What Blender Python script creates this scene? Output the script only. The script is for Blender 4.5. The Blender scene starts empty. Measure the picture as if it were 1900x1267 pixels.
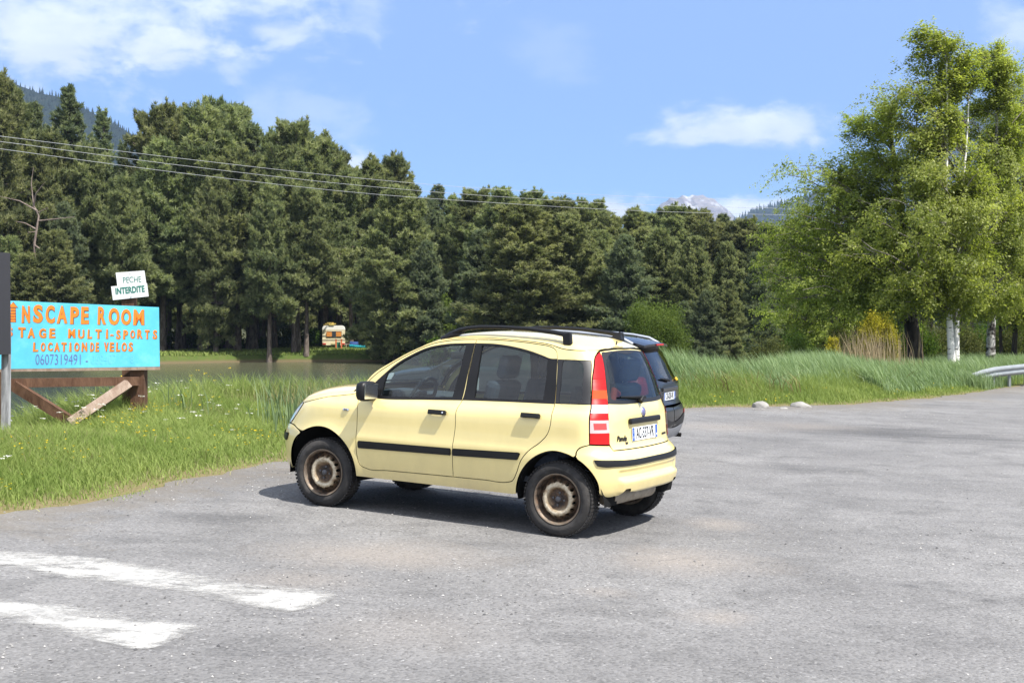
import numpy as np
import bpy, bmesh, math, random
from mathutils import Vector, Matrix, geometry
R = math.radians
scene = bpy.context.scene
col = scene.collection
random.seed(7); rng = np.random.default_rng(7)
# ------------------------------------------------------------------ camera, sky, sun, exposure
EYE = 1.783; PITCH = math.atan2(33.5, 2381.0); FPX = 2381.0
cam_d = bpy.data.cameras.new('camera'); cam = bpy.data.objects.new('camera', cam_d); col.objects.link(cam)
cam.location = (0, 0, EYE); cam.rotation_euler = (math.pi/2 - PITCH, 0, 0)
cam_d.sensor_width = 36.0; cam_d.lens = FPX/1900*36.0; cam_d.clip_end = 30000; cam_d.clip_start = .05
cam_d.dof.use_dof = False
scene.camera = cam
CF = np.array([-0.87456008, -0.04338944, 0.48297206]); CL = np.array([-0.48359481, 0.00453607, -0.87528023]); CU = np.array([0.03578713, -0.99904794, -0.02494998])
CO = np.array([0.71716911, 1.54043128, 10.82339687])
CW = np.array([[1, 0, 0], [0, -math.sin(PITCH), math.cos(PITCH)], [0, -math.cos(PITCH), -math.sin(PITCH)]])   # camera axes to world
def c2w(v): return CW @ np.asarray(v, float)
CAR_X, CAR_Y, CAR_Z = c2w(CF), c2w(CL), c2w(CU)
CAR_O = c2w(CO) + np.array([0, 0, EYE])
NP = CAR_Z
def plane_z(x, y): return CAR_O[2] - (NP[0]*(np.asarray(x) - CAR_O[0]) + NP[1]*(np.asarray(y) - CAR_O[1]))/NP[2]
def at(u, v, Y):                       # the place seen at photograph pixel (u, v) at distance Y
    d = c2w([(u - 950)/FPX, (v - 633.5)/FPX, 1.0]); return np.array([0, 0, EYE]) + d*(Y/d[1])
def gnd(u, v):                         # the place on the parking ground
    d = c2w([(u - 950)/FPX, (v - 633.5)/FPX, 1.0]); t = (NP @ (CAR_O - np.array([0, 0, EYE])))/(NP @ d); return np.array([0, 0, EYE]) + t*d
SUNV = 0.57*CAR_X - 0.125*CAR_Y - 1.0*CAR_Z; SUNV = SUNV/np.linalg.norm(SUNV)     # the way the light travels
sun_el = math.asin(-SUNV[2]); sun_az = math.atan2(-SUNV[0], -SUNV[1])
sd = bpy.data.lights.new('sun', 'SUN'); sd.energy = 4.2; sd.angle = R(.53); sd.color = (1, .955, .88)
sun = bpy.data.objects.new('sun', sd); col.objects.link(sun); sun.location = (0, 0, 60)
sun.rotation_euler = Vector(SUNV).to_track_quat('-Z', 'Y').to_euler()
scene.view_settings.view_transform = 'Standard'; scene.view_settings.look = 'None'
scene.view_settings.exposure = 1.15; scene.view_settings.gamma = 1.0
scene.cycles.use_denoising = True
scene.cycles.max_bounces = 8; scene.cycles.transparent_max_bounces = 16; scene.cycles.volume_bounces = 0
scene.cycles.caustics_reflective = False; scene.cycles.caustics_refractive = False
world = bpy.data.worlds.new('World'); scene.world = world; world.use_nodes = True
def nodes_of(m):
    nt = m.node_tree; return nt.nodes, nt.links
def N(nt, typ, **kw):
    n = nt.nodes.new(typ)
    for k, v in kw.items():
        if k[0] == '_': n.inputs[int(k[1:])].default_value = v
        else: setattr(n, k, v)
    return n
def ramp(nt, src, stops, interp='LINEAR'):
    n = nt.nodes.new('ShaderNodeValToRGB'); e = n.color_ramp.elements; n.color_ramp.interpolation = interp
    while len(e) > 1: e.remove(e[-1])
    e[0].position = stops[0][0]; e[0].color = (*stops[0][1], 1) if len(stops[0][1]) == 3 else stops[0][1]
    for p, c in stops[1:]:
        q = e.new(p); q.color = (*c, 1) if len(c) == 3 else c
    nt.links.new(src, n.inputs[0]); return n.outputs[0]
def g3(v): return (v, v, v)
def math_n(nt, op, a, b=None, c=None, clamp=False):
    n = nt.nodes.new('ShaderNodeMath'); n.operation = op; n.use_clamp = clamp
    for i, s in enumerate((a, b, c)):
        if s is None: continue
        if isinstance(s, (int, float)): n.inputs[i].default_value = s
        else: nt.links.new(s, n.inputs[i])
    return n.outputs[0]
def mixc(nt, f, a, b, blend='MIX'):
    n = nt.nodes.new('ShaderNodeMix'); n.data_type = 'RGBA'; n.blend_type = blend
    for i, s in ((0, f), (6, a), (7, b)):
        if isinstance(s, (int, float)): n.inputs[i].default_value = s
        elif isinstance(s, tuple): n.inputs[i].default_value = (*s, 1) if len(s) == 3 else s
        else: nt.links.new(s, n.inputs[i])
    return n.outputs[2]
def noise(nt, vec, scale, detail=4, rough=.55, dist=0.0, out=0):
    n = nt.nodes.new('ShaderNodeTexNoise'); n.inputs['Scale'].default_value = scale; n.inputs['Detail'].default_value = detail
    n.inputs['Roughness'].default_value = rough; n.inputs['Distortion'].default_value = dist
    if vec is not None: nt.links.new(vec, n.inputs['Vector'])
    return n.outputs[out]
def mapping(nt, vec, scale=(1, 1, 1), loc=(0, 0, 0), rot=(0, 0, 0)):
    n = nt.nodes.new('ShaderNodeMapping'); n.inputs['Scale'].default_value = scale; n.inputs['Location'].default_value = loc; n.inputs['Rotation'].default_value = rot
    nt.links.new(vec, n.inputs['Vector']); return n.outputs[0]

# ------------------------------------------------------------------ sky with its clouds (all by direction, infinitely far)
def build_sky():
    nt = world.node_tree; nt.nodes.clear()
    out = N(nt, 'ShaderNodeOutputWorld'); bg = N(nt, 'ShaderNodeBackground'); bg.inputs[1].default_value = 0.088
    sky = N(nt, 'ShaderNodeTexSky'); sky.sky_type = 'NISHITA'; sky.sun_disc = False
    sky.sun_elevation = sun_el; sky.sun_rotation = sun_az; sky.altitude = 1200; sky.air_density = 1.0; sky.dust_density = .05; sky.ozone_density = 1.2
    tc = N(nt, 'ShaderNodeTexCoord'); sep = N(nt, 'ShaderNodeSeparateXYZ'); nt.links.new(tc.outputs['Generated'], sep.inputs[0])
    az = math_n(nt, 'ARCTAN2', sep.outputs[0], sep.outputs[1]); el = math_n(nt, 'ARCSINE', sep.outputs[2])
    comb = N(nt, 'ShaderNodeCombineXYZ'); nt.links.new(az, comb.inputs[0]); nt.links.new(math_n(nt, 'MULTIPLY', el, 1.9), comb.inputs[1])
    v = comb.outputs[0]
    big = noise(nt, v, 16, 7, .62, .35); fine = noise(nt, v, 46, 6, .6, .2)
    tex = math_n(nt, 'ADD', math_n(nt, 'MULTIPLY', big, .7), math_n(nt, 'MULTIPLY', fine, .3))
    def blob(u, vv, ru, rv, flat=0.0):          # a cloud bank round one direction, wide ru x rv pixels of the photograph
        ca = math.atan2(u - 950, FPX); ce = math.atan2((600 - vv)*math.cos(ca), FPX); ra = ru/FPX; re = rv/FPX
        dx = math_n(nt, 'DIVIDE', math_n(nt, 'SUBTRACT', az, ca), ra); dy = math_n(nt, 'DIVIDE', math_n(nt, 'SUBTRACT', el, ce), re)
        if flat:
            dy = math_n(nt, 'MULTIPLY', dy, math_n(nt, 'ADD', 1.0, math_n(nt, 'MULTIPLY', math_n(nt, 'LESS_THAN', dy, 0.0), flat)))
        d = math_n(nt, 'SQRT', math_n(nt, 'ADD', math_n(nt, 'MULTIPLY', dx, dx), math_n(nt, 'MULTIPLY', dy, dy)))
        return math_n(nt, 'SUBTRACT', 1.0, d, clamp=False)
    banks = [(60, 60, 240, 110, .0, 1.0), (290, 100, 170, 62, .5, 1.0), (200, -30, 460, 95, .0, .9), (430, 130, 60, 30, 0, .5), (515, 60, 75, 28, .3, .75), (690, 22, 60, 45, 0, .42), (560, 215, 170, 60, 0, .30),
             (1370, 252, 175, 52, 1.2, .85), (1270, 262, 70, 34, 1.2, .8), (1470, 240, 70, 40, .8, .7), (650, 310, 42, 35, 0, .9), (1120, 395, 90, 26, .2, 1.0), (1400, 388, 150, 26, .1, .95), (1890, 55, 60, 45, 0, .6), (1020, 100, 90, 60, 0, .16),
             (-500, 150, 420, 160, 0, 1.0), (2500, 120, 380, 120, 0, .9), (-1500, 60, 600, 200, 0, .9), (560, -230, 500, 150, 0, .8)]
    tot = None
    for (u, vv, ru, rv, flat, k) in banks:
        b = blob(u, vv, ru*1.25, rv*1.35, flat)
        m = math_n(nt, 'ADD', math_n(nt, 'MULTIPLY', b, 1.0), math_n(nt, 'MULTIPLY', math_n(nt, 'SUBTRACT', tex, .5), 3.4))
        rm = N(nt, 'ShaderNodeMapRange'); rm.interpolation_type = 'SMOOTHSTEP'; rm.inputs['From Min'].default_value = .02; rm.inputs['From Max'].default_value = .95; rm.inputs['To Max'].default_value = k
        nt.links.new(m, rm.inputs['Value']); o = math_n(nt, 'MULTIPLY', rm.outputs[0], math_n(nt, 'GREATER_THAN', b, -.35))
        tot = o if tot is None else math_n(nt, 'MAXIMUM', tot, o)
    soft = noise(nt, tc.outputs['Generated'], 3.2, 6, .6, .3)
    for azd, eld, rad in ((165, 38, 62), (-120, 34, 52), (95, 36, 46), (0, 82, 30), (40, 58, 26), (-45, 52, 28)):     # unseen cloud fields added behind and overhead to fill the shade
        vec = (math.sin(R(azd))*math.cos(R(eld)), math.cos(R(azd))*math.cos(R(eld)), math.sin(R(eld))); dn = N(nt, 'ShaderNodeVectorMath'); dn.operation = 'DOT_PRODUCT'; dn.inputs[1].default_value = vec; nt.links.new(tc.outputs['Generated'], dn.inputs[0])
        b = math_n(nt, 'SUBTRACT', 1.0, math_n(nt, 'DIVIDE', math_n(nt, 'ARCCOSINE', dn.outputs['Value']), R(rad))); m = math_n(nt, 'ADD', math_n(nt, 'MULTIPLY', b, 1.6), math_n(nt, 'MULTIPLY', math_n(nt, 'SUBTRACT', soft, .5), 3.0))
        rm = N(nt, 'ShaderNodeMapRange'); rm.interpolation_type = 'SMOOTHSTEP'; rm.inputs['From Min'].default_value = .05; rm.inputs['From Max'].default_value = .7; rm.inputs['To Max'].default_value = .80; nt.links.new(m, rm.inputs['Value']); tot = math_n(nt, 'MAXIMUM', tot, rm.outputs[0])
    shade = noise(nt, mapping(nt, v, (1, 1, 1), (0, .035, 0)), 16, 5, .6, .35)
    cl = ramp(nt, shade, [(.3, (8.6, 8.7, 9.0)), (.62, (6.2, 6.5, 7.1))])
    hsv = N(nt, 'ShaderNodeHueSaturation'); hsv.inputs['Saturation'].default_value = 1.0; hsv.inputs['Value'].default_value = 1.0; nt.links.new(sky.outputs[0], hsv.inputs['Color'])
    elr = math_n(nt, 'MULTIPLY', el, 1.0, clamp=True)
    tint = ramp(nt, elr, [(0.0, (.37, .58, .92)), (.10, (.46, .68, 1.02)), (.25, (.50, .74, 1.16)), (.6, (1.0, 1.0, 1.05))])
    c = mixc(nt, tot, mixc(nt, 1.0, hsv.outputs[0], tint, 'MULTIPLY'), cl)
    nt.links.new(c, bg.inputs[0]); nt.links.new(bg.outputs[0], out.inputs[0])
build_sky()
# ------------------------------------------------------------------ helpers
def link(name, me, parent=None, mats=None):
    o = bpy.data.objects.new(name, me); col.objects.link(o)
    if parent is not None: o.parent = parent
    if mats is not None:
        for m in (mats if isinstance(mats, (list, tuple)) else [mats]): me.materials.append(m)
    return o
def tag(o, label=None, cat=None, group=None, kind=None):
    if label: o['label'] = label
    if cat: o['category'] = cat
    if group: o['group'] = group
    if kind: o['kind'] = kind
    return o
def empty(name, loc, label, cat, group=None, rz=0):
    o = bpy.data.objects.new(name, None); col.objects.link(o); o.location = loc; o.rotation_euler = (0, 0, rz); o.empty_display_size = .2
    return tag(o, label, cat, group)
def copy_tree(o, parent=None):
    c = o.copy(); col.objects.link(c); c.parent = parent
    for ch in list(o.children): copy_tree(ch, c)
    return c
def mesh_np(name, V, F, smooth=False, nrm=None, attrs=None, midx=None):
    """V (n,3); F list of index lists, or an (m,k) array"""
    me = bpy.data.meshes.new(name)
    if isinstance(F, np.ndarray):
        k = F.shape[1]; me.vertices.add(len(V)); me.vertices.foreach_set('co', np.asarray(V, np.float32).ravel())
        me.loops.add(F.size); me.loops.foreach_set('vertex_index', F.astype(np.int32).ravel())
        me.polygons.add(len(F)); me.polygons.foreach_set('loop_start', np.arange(0, F.size, k, dtype=np.int32))
        me.update(calc_edges=True)
    else:
        me.from_pydata([tuple(v) for v in V], [], F); me.update()
    if smooth is True: me.polygons.foreach_set('use_smooth', np.ones(len(me.polygons), bool))
    elif smooth is not False and smooth is not None: me.polygons.foreach_set('use_smooth', np.asarray(smooth, bool))
    if midx is not None: me.polygons.foreach_set('material_index', np.asarray(midx, np.int32))
    if attrs:
        for k, a in attrs.items():
            at_ = me.attributes.new(k, 'FLOAT', 'POINT'); at_.data.foreach_set('value', np.asarray(a, np.float32))
    if nrm is not None: me.normals_split_custom_set_from_vertices([tuple(n) for n in nrm])
    return me
class MB:
    """collects shapes into one mesh"""
    def __init__(s): s.V = []; s.F = []; s.S = []; s.M = []; s.mi = 0
    def add(s, V, F, smooth=False):
        o = len(s.V); s.V += [tuple(map(float, v)) for v in V]; s.F += [[i + o for i in f] for f in F]; s.S += [smooth]*len(F); s.M += [s.mi]*len(F)
    def box(s, c, d, M=None, bev=0.0, taper=None):
        c = np.array(c, float); d = np.array(d, float)/2
        if bev <= 0:
            V = [np.array([x, y, z])*d for z in (-1, 1) for y in (-1, 1) for x in (-1, 1)]
            if taper: V = [v*np.array([1 + (taper if v[2] > 0 else 0), 1 + (taper if v[2] > 0 else 0), 1]) for v in V]
            F = [[0, 2, 3, 1], [4, 5, 7, 6], [0, 1, 5, 4], [2, 6, 7, 3], [0, 4, 6, 2], [1, 3, 7, 5]]
        else:
            bm = bmesh.new(); bmesh.ops.create_cube(bm, size=2.0)
            for v in bm.verts: v.co = Vector(np.array(v.co)*d)
            bmesh.ops.bevel(bm, geom=list(bm.edges), offset=bev, segments=2, affect='EDGES', profile=.5)
            bm.verts.index_update(); V = [np.array(v.co) for v in bm.verts]; F = [[v.index for v in f.verts] for f in bm.faces]; bm.free()
        V = [np.array(v) + c for v in V]
        if M is not None: V = [np.array(M @ Vector(v)) for v in V]
        s.add(V, F, False)
    def tube(s, pts, r, n=8, caps=True, squash=None, smooth=True):
        pts = [np.array(p, float) for p in pts]; rs = r if hasattr(r, '__len__') else [r]*len(pts); V = []; F = []; up = None
        for i, p in enumerate(pts):
            t = pts[min(i + 1, len(pts) - 1)] - pts[max(i - 1, 0)]; t = t/(np.linalg.norm(t) + 1e-12)
            if up is None:
                up = np.array([0, 0, 1.]) if abs(t[2]) < .9 else np.array([1., 0, 0])
            a = np.cross(t, up); a = a/(np.linalg.norm(a) + 1e-12); b = np.cross(a, t); up = b
            for k in range(n):
                an = 2*math.pi*k/n; V.append(p + rs[i]*(a*math.cos(an)*(squash[0] if squash else 1) + b*math.sin(an)*(squash[1] if squash else 1)))
        for i in range(len(pts) - 1):
            for k in range(n):
                F.append([i*n + k, i*n + (k + 1) % n, (i + 1)*n + (k + 1) % n, (i + 1)*n + k])
        s.add(V, F, smooth)
        if caps:
            s.add(V[:n], [list(range(n))], False); s.add(V[-n:], [list(range(n))[::-1]], False)
    def lathe(s, prof, n=48, M=None, closed=False, smooth=True):
        """prof of (radius, y) turned about the local Y axis"""
        V = []; F = []; m = len(prof)
        for i in range(n):
            a = 2*math.pi*i/n
            for (r, y) in prof: V.append((r*math.cos(a), y, r*math.sin(a)))
        for i in range(n):
            j = (i + 1) % n
            for k in range(m - 1 + (1 if closed else 0)):
                k2 = (k + 1) % m; F.append([i*m + k, i*m + k2, j*m + k2, j*m + k])
        if M is not None: V = [np.array(M @ Vector(v)) for v in V]
        s.add(V, F, smooth)
    def prism(s, outline, d0, d1, M=None):
        """2-D outline (x, y) raised from z=d0 to d1"""
        n = len(outline); V = [(x, y, d0) for x, y in outline] + [(x, y, d1) for x, y in outline]
        F = [[i, (i + 1) % n, n + (i + 1) % n, n + i] for i in range(n)] + [list(range(n))[::-1], [n + i for i in range(n)]]
        if M is not None: V = [np.array(M @ Vector(v)) for v in V]
        s.add(V, F, False)
    def build(s, name, mats, parent=None):
        me = mesh_np(name, s.V, s.F, s.S, midx=s.M); return link(name, me, parent, mats)
def text_geo(txt, size, bold=0.0, depth=0.0, shear=0.0, space=1.0, sx=1.0):
    cu = bpy.data.curves.new('lettering', 'FONT'); cu.body = txt; cu.size = size; cu.offset = bold; cu.extrude = depth; cu.shear = shear; cu.space_character = space
    cu.align_x = 'CENTER'; cu.align_y = 'CENTER'; cu.resolution_u = 3
    o = bpy.data.objects.new('lettering', cu); col.objects.link(o)
    dg = bpy.context.evaluated_depsgraph_get(); me = bpy.data.meshes.new_from_object(o.evaluated_get(dg))
    V = [np.array(v.co)*np.array([sx, 1, 1]) for v in me.vertices]; F = [list(p.vertices) for p in me.polygons]
    bpy.data.objects.remove(o); bpy.data.curves.remove(cu); bpy.data.meshes.remove(me)
    return V, F
# ------------------------------------------------------------------ materials
MATS = {}
def pmat(name, base, rough=.5, metal=0.0, spec=.5, coat=0.0, coat_r=.05, var=0.0, vscale=6.0, bump=0.0, bscale=40.0, dirt=None, emit=None):
    if name in MATS: return MATS[name]
    m = bpy.data.materials.new(name); m.use_nodes = True; nt = m.node_tree; b = nt.nodes['Principled BSDF']
    b.inputs['Roughness'].default_value = rough; b.inputs['Metallic'].default_value = metal; b.inputs['Specular IOR Level'].default_value = spec
    b.inputs['Coat Weight'].default_value = coat; b.inputs['Coat Roughness'].default_value = coat_r
    b.inputs['Base Color'].default_value = (*base, 1)
    tc = N(nt, 'ShaderNodeTexCoord'); v = tc.outputs['Object']
    c = None
    if var > 0:
        f = noise(nt, v, vscale, 5, .6); c = mixc(nt, 1.0, ramp(nt, f, [(.3, g3(1 - var)), (.7, g3(1 + var*.6))]), base, 'MULTIPLY')
    if dirt:
        dcol, dsc, lo, hi, amt = dirt; f = noise(nt, v, dsc, 6, .65); f = ramp(nt, f, [(lo, g3(0)), (hi, g3(amt))])
        c = mixc(nt, f, c if c is not None else base, dcol)
    if c is not None: nt.links.new(c, b.inputs['Base Color'])
    if bump > 0:
        bn = N(nt, 'ShaderNodeBump'); bn.inputs['Strength'].default_value = bump; bn.inputs['Distance'].default_value = .01
        nt.links.new(noise(nt, v, bscale, 5, .6), bn.inputs['Height']); nt.links.new(bn.outputs[0], b.inputs['Normal'])
    if emit: b.inputs['Emission Color'].default_value = (*emit, 1); b.inputs['Emission Strength'].default_value = 1
    MATS[name] = m; return m
def glass_mat(name, tint, refl=1.0, rough=.01):
    m = bpy.data.materials.new(name); m.use_nodes = True; nt = m.node_tree; nt.nodes.clear()
    o = N(nt, 'ShaderNodeOutputMaterial'); t = N(nt, 'ShaderNodeBsdfTransparent'); t.inputs[0].default_value = (*tint, 1)
    g = N(nt, 'ShaderNodeBsdfGlossy'); g.inputs['Roughness'].default_value = rough
    lw = N(nt, 'ShaderNodeLayerWeight'); lw.inputs[0].default_value = .5; fr = N(nt, 'ShaderNodeMath'); fr.operation = 'MULTIPLY_ADD'; fr.inputs[1].default_value = .92; fr.inputs[2].default_value = .075; nt.links.new(math_n(nt, 'POWER', lw.outputs['Facing'], 5.0), fr.inputs[0])
    mx = N(nt, 'ShaderNodeMixShader'); nt.links.new(math_n(nt, 'MULTIPLY', fr.outputs[0], refl), mx.inputs[0]); nt.links.new(t.outputs[0], mx.inputs[1]); nt.links.new(g.outputs[0], mx.inputs[2]); nt.links.new(mx.outputs[0], o.inputs[0])
    return m
def pch(xs, ys):
    xs=np.array(xs,float); ys=np.array(ys,float); h=np.diff(xs); d=np.diff(ys)/h
    m=np.zeros(len(xs)); m[0]=d[0]; m[-1]=d[-1]
    for i in range(1,len(xs)-1):
        if d[i-1]*d[i]>0:
            w1=2*h[i]+h[i-1]; w2=h[i]+2*h[i-1]; m[i]=(w1+w2)/(w1/d[i-1]+w2/d[i])
    def f(x):
        x=np.clip(np.asarray(x,float),xs[0],xs[-1]); k=np.clip(np.searchsorted(xs,x)-1,0,len(h)-1)
        t=(x-xs[k])/h[k]; t2=t*t; t3=t2*t
        return (2*t3-3*t2+1)*ys[k]+(t3-2*t2+t)*h[k]*m[k]+(-2*t3+3*t2)*ys[k+1]+(t3-t2)*h[k]*m[k+1]
    return f
def sst(a,b,x):
    t=np.clip((np.asarray(x,float)-a)/(b-a),0,1); return t*t*(3-2*t)
class Shape:
    """rounded box of a car: chart A (s, z) goes round the flanks, chart B (x, y) covers bonnet, screen and roof"""
    def __init__(S, k):
        S.k=k
        S.Wz=pch(*k['Wz']); S.rx=pch(*k['rear']); S.fx=pch(*k['front']); S.zc=pch(*k['zc']); S.zs=pch(*k['zs'])
        xr,ar,nr=k['xr'],k['ar'],k['nr']; xf,af,nf=k['xf'],k['af'],k['nf']
        th=np.linspace(0,np.pi/2,400)
        R=np.stack([xr+ar*(1-np.sin(th)**(2/nr)),np.cos(th)**(2/nr)],1)
        F=np.stack([xf-af*(1-np.sin(th)**(2/nf)),np.cos(th)**(2/nf)],1)[::-1]
        pts=np.concatenate([F,R[:]]); w0=k['w0']
        d=np.hypot(np.diff(pts[:,0]),np.diff(pts[:,1])*w0); s=np.concatenate([[0],np.cumsum(d)])
        keep=np.concatenate([[True],d>1e-9]); pts=pts[keep]; s=s[keep]
        s=s-np.interp(-(xr+ar),-pts[:,0],s)      # s = 0 where the rear corner starts
        S.s=s; S.px=pts[:,0]; S.py=pts[:,1]; S.s0=s[0]; S.s1=s[-1]
        S.x0=xr+ar
        # shoulder outline in plan
        ss=np.concatenate([np.linspace(S.s0,S.s1,3000)]); z=S.zsh(ss); P=S.A(ss,z)
        o=np.argsort(P[:,0]); S.ox=P[o,0]; S.oy=np.maximum(P[o,1],1e-4); S.oz=P[o,2]
    def zsh(S,s):
        x=np.interp(s,S.s,S.px); y=np.interp(s,S.s,S.py)
        return S.zs(x)+S.k['rear_arch']*(1-y**2)*(x<0.5)+S.k['nose_arch']*(1-y**2)*(x>1.5)
    def A(S,s,z):
        k=S.k; s=np.asarray(s,float); z=np.asarray(z,float)
        xs=np.interp(s,S.s,S.px); yf=np.interp(s,S.s,S.py)
        x=xs+sst(*k['ra'],xs)*(S.rx(z)-k['xr'])+sst(*k['fa'],xs)*(S.fx(z)-k['xf'])
        zz=z-k['wedge']*(k['wx']-x)*sst(.55,.95,z)
        W=S.Wz(zz)
        W=W-(1-sst(1.35,2.1,x)*0)*0
        y=yf*W
        for (wx,wz,r0,amp,wd) in k['flare']:
            r=np.hypot(x-wx,z-wz); y=y+amp*np.exp(-((r-r0)/wd)**2)*sst(.2,.8,yf)*(np.where(r<r0,1,1))
        if k.get('pinch'):   # bonnet part narrows towards its shoulder
            a,b,c=k['pinch']; y=y-a*sst(b,c,x)*sst(.70,.95,z)*yf
        return np.stack([x,y,z],-1)
    def B(S,x,y):
        x=np.asarray(x,float); y=np.asarray(y,float)
        ye=np.interp(x,S.ox,S.oy); ze=np.interp(x,S.ox,S.oz); p,q=S.k['pq']
        t=np.clip(np.abs(y)/ye,0,1)
        hf=np.clip((x-S.ox[0]+.002)/.22,0,1)**.5*np.clip((S.ox[-1]-x+.002)/.25,0,1)**.5
        return np.stack([x,y,ze+np.maximum(S.zc(x)-ze,0.0)*hf*(1-t**p)**(1/q)],-1)
    def NA(S,s,z,e=2e-3):
        du=S.A(np.asarray(s)+e,z)-S.A(np.asarray(s)-e,z); dv=S.A(s,np.asarray(z)+e)-S.A(s,np.asarray(z)-e)
        n=np.cross(du,dv); return n/(np.linalg.norm(n,axis=-1,keepdims=True)+1e-12)
    def NB(S,x,y,e=3e-3):
        x=np.asarray(x,float);y=np.asarray(y,float)
        ye=np.interp(x,S.ox,S.oy); y=np.clip(y,-ye+e*1.2,ye-e*1.2)
        du=S.B(x+e,y)-S.B(x-e,y); dv=S.B(x,y+e)-S.B(x,y-e)
        n=np.cross(du,dv); return n/(np.linalg.norm(n,axis=-1,keepdims=True)+1e-12)
PANDA=dict(
 Wz=([.18,.24,.30,.38,.46,.55,.60,.64,.70,.78,.86,.905,.94,.97,1.0,1.25,1.50,1.56],[.705,.738,.760,.773,.781,.787,.791,.791,.783,.778,.775,.771,.760,.740,.713,.640,.558,.535]),
 rear=([.20,.30,.38,.48,.60,.655,.69,.73,.85,1.0,1.06,1.25,1.45,1.56],[-.375,-.43,-.475,-.49,-.485,-.465,-.425,-.405,-.392,-.376,-.36,-.30,-.21,-.13]),
 front=([.18,.26,.36,.55,.64,.70,.80,.90,.97],[2.91,2.97,3.01,3.03,3.01,2.98,2.92,2.83,2.75]),
 zc=([-.55,-.2,.0,.4,.8,1.1,1.3,1.5,1.75,1.98,2.02,2.2,2.45,2.65,2.80,2.9,3.03],[1.49,1.545,1.572,1.597,1.60,1.578,1.525,1.42,1.24,1.087,1.078,1.066,1.045,1.005,.945,.90,.85]),
 zs=([-.6,-.2,.0,.154,.35,.6,.8,.95,1.06,1.21,1.34,1.45,1.58,1.74,1.85,1.926,1.96,2.02,2.2,2.45,2.65,2.80,2.99],[1.462,1.475,1.488,1.503,1.522,1.535,1.540,1.538,1.528,1.510,1.484,1.437,1.374,1.281,1.212,1.140,1.085,1.01,.978,.953,.92,.885,.84]),
 xr=-.49,ar=.30,nr=3.3,xf=3.03,af=.74,nf=2.7,w0=.79,rear_arch=.035,nose_arch=.0,
 ra=(.30,-.34),fa=(2.1,2.85),wedge=.022,wx=.9,
 flare=[(0,.30,.36,.012,.06),(2.305,.30,.36,.012,.06)],pq=(2.6,1.9))
def resample(pts, h, closed=True):
    """smooth closed loop; a third entry 1 marks a corner"""
    P = np.array([p[:2] for p in pts], float); C = [len(p) > 2 and p[2] for p in pts]; n = len(P); out = []
    for i in range(n):
        p1, p2 = P[i], P[(i + 1) % n]; p0 = P[(i - 1) % n] if not C[i] else 2*p1 - p2; p3 = P[(i + 2) % n] if not C[(i + 1) % n] else 2*p2 - p1
        L = np.linalg.norm(p2 - p1); k = max(1, int(math.ceil(L/h)))
        d1 = max(np.linalg.norm(p1 - p0), 1e-6); d2 = max(L, 1e-6); d3 = max(np.linalg.norm(p3 - p2), 1e-6)
        m1 = ((p1 - p0)/d1*d2 + (p2 - p1)/d2*d1)/(d1 + d2) if not C[i] else (p2 - p1)/d2
        m2 = ((p2 - p1)/d2*d3 + (p3 - p2)/d3*d2)/(d2 + d3) if not C[(i + 1) % n] else (p2 - p1)/d2
        m1 = m1*d2; m2 = m2*d2
        for j in range(k):
            t = j/k; t2 = t*t; t3 = t2*t
            out.append((2*t3 - 3*t2 + 1)*p1 + (t3 - 2*t2 + t)*m1 + (-2*t3 + 3*t2)*p2 + (t3 - t2)*m2)
    return np.array(out)
def area2(P): return .5*np.sum(P[:, 0]*np.roll(P[:, 1], -1) - np.roll(P[:, 0], -1)*P[:, 1])
def shrink(P, g):
    if area2(P) < 0: P = P[::-1]
    a = P - np.roll(P, 1, 0); b = np.roll(P, -1, 0) - P
    na = np.stack([-a[:, 1], a[:, 0]], 1); nb = np.stack([-b[:, 1], b[:, 0]], 1)
    na /= np.linalg.norm(na, axis=1, keepdims=True) + 1e-12; nb /= np.linalg.norm(nb, axis=1, keepdims=True) + 1e-12
    n = na + nb; n /= np.linalg.norm(n, axis=1, keepdims=True) + 1e-9
    return P + n*g
def pip(P, Q):
    x, y = Q[:, 0], Q[:, 1]; r = np.zeros(len(Q), bool); n = len(P); j = n - 1
    for i in range(n):
        yi, yj, xi, xj = P[i, 1], P[j, 1], P[i, 0], P[j, 0]
        c = (yi > y) != (yj > y)
        if c.any(): r ^= c & (x < (xj - xi)*(y - yi)/((yj - yi) if yj != yi else 1e-12) + xi)
        j = i
    return r
# ------------------------------------------------------------------ ground, asphalt, pond, far mountains
ZW = -1.70
edge_px = [(0, 950), (60, 946), (125, 938), (185, 929), (245, 914), (300, 902), (344, 893), (430, 876), (520, 859)]
EL = [(-60, -10), (-30, 0), (-9, 6.6)] + [tuple(gnd(*p)[:2]) for p in edge_px] + [(-2.38, 15.4), (-2.62, 17.2), (-2.6, 19.4), (-1.7, 21.4), (.3, 22.6)]
EL += [tuple(gnd(*p)[:2]) for p in [(1272, 758), (1330, 755.5), (1440, 753), (1510, 752), (1560, 751), (1640, 745), (1730, 738), (1828, 726), (1900, 714)]] + [(22, 48), (40, 80), (70, 120)]
EL = np.array(EL)
PK = np.concatenate([EL, [(90, 120), (90, -30), (-60, -30)]])
def seg_dist(P, A):
    d = np.full(len(P), 1e9)
    for i in range(len(A) - 1):
        a, b = A[i], A[i + 1]; ab = b - a; t = np.clip(((P - a) @ ab)/(ab @ ab), 0, 1); d = np.minimum(d, np.linalg.norm(P - a - t[:, None]*ab, axis=1))
    return d
def edge_d(x, y):                          # metres outside the asphalt (negative inside)
    P = np.stack([np.ravel(x), np.ravel(y)], 1); d = seg_dist(P, EL); return np.where(pip(PK, P), -d, d)
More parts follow.
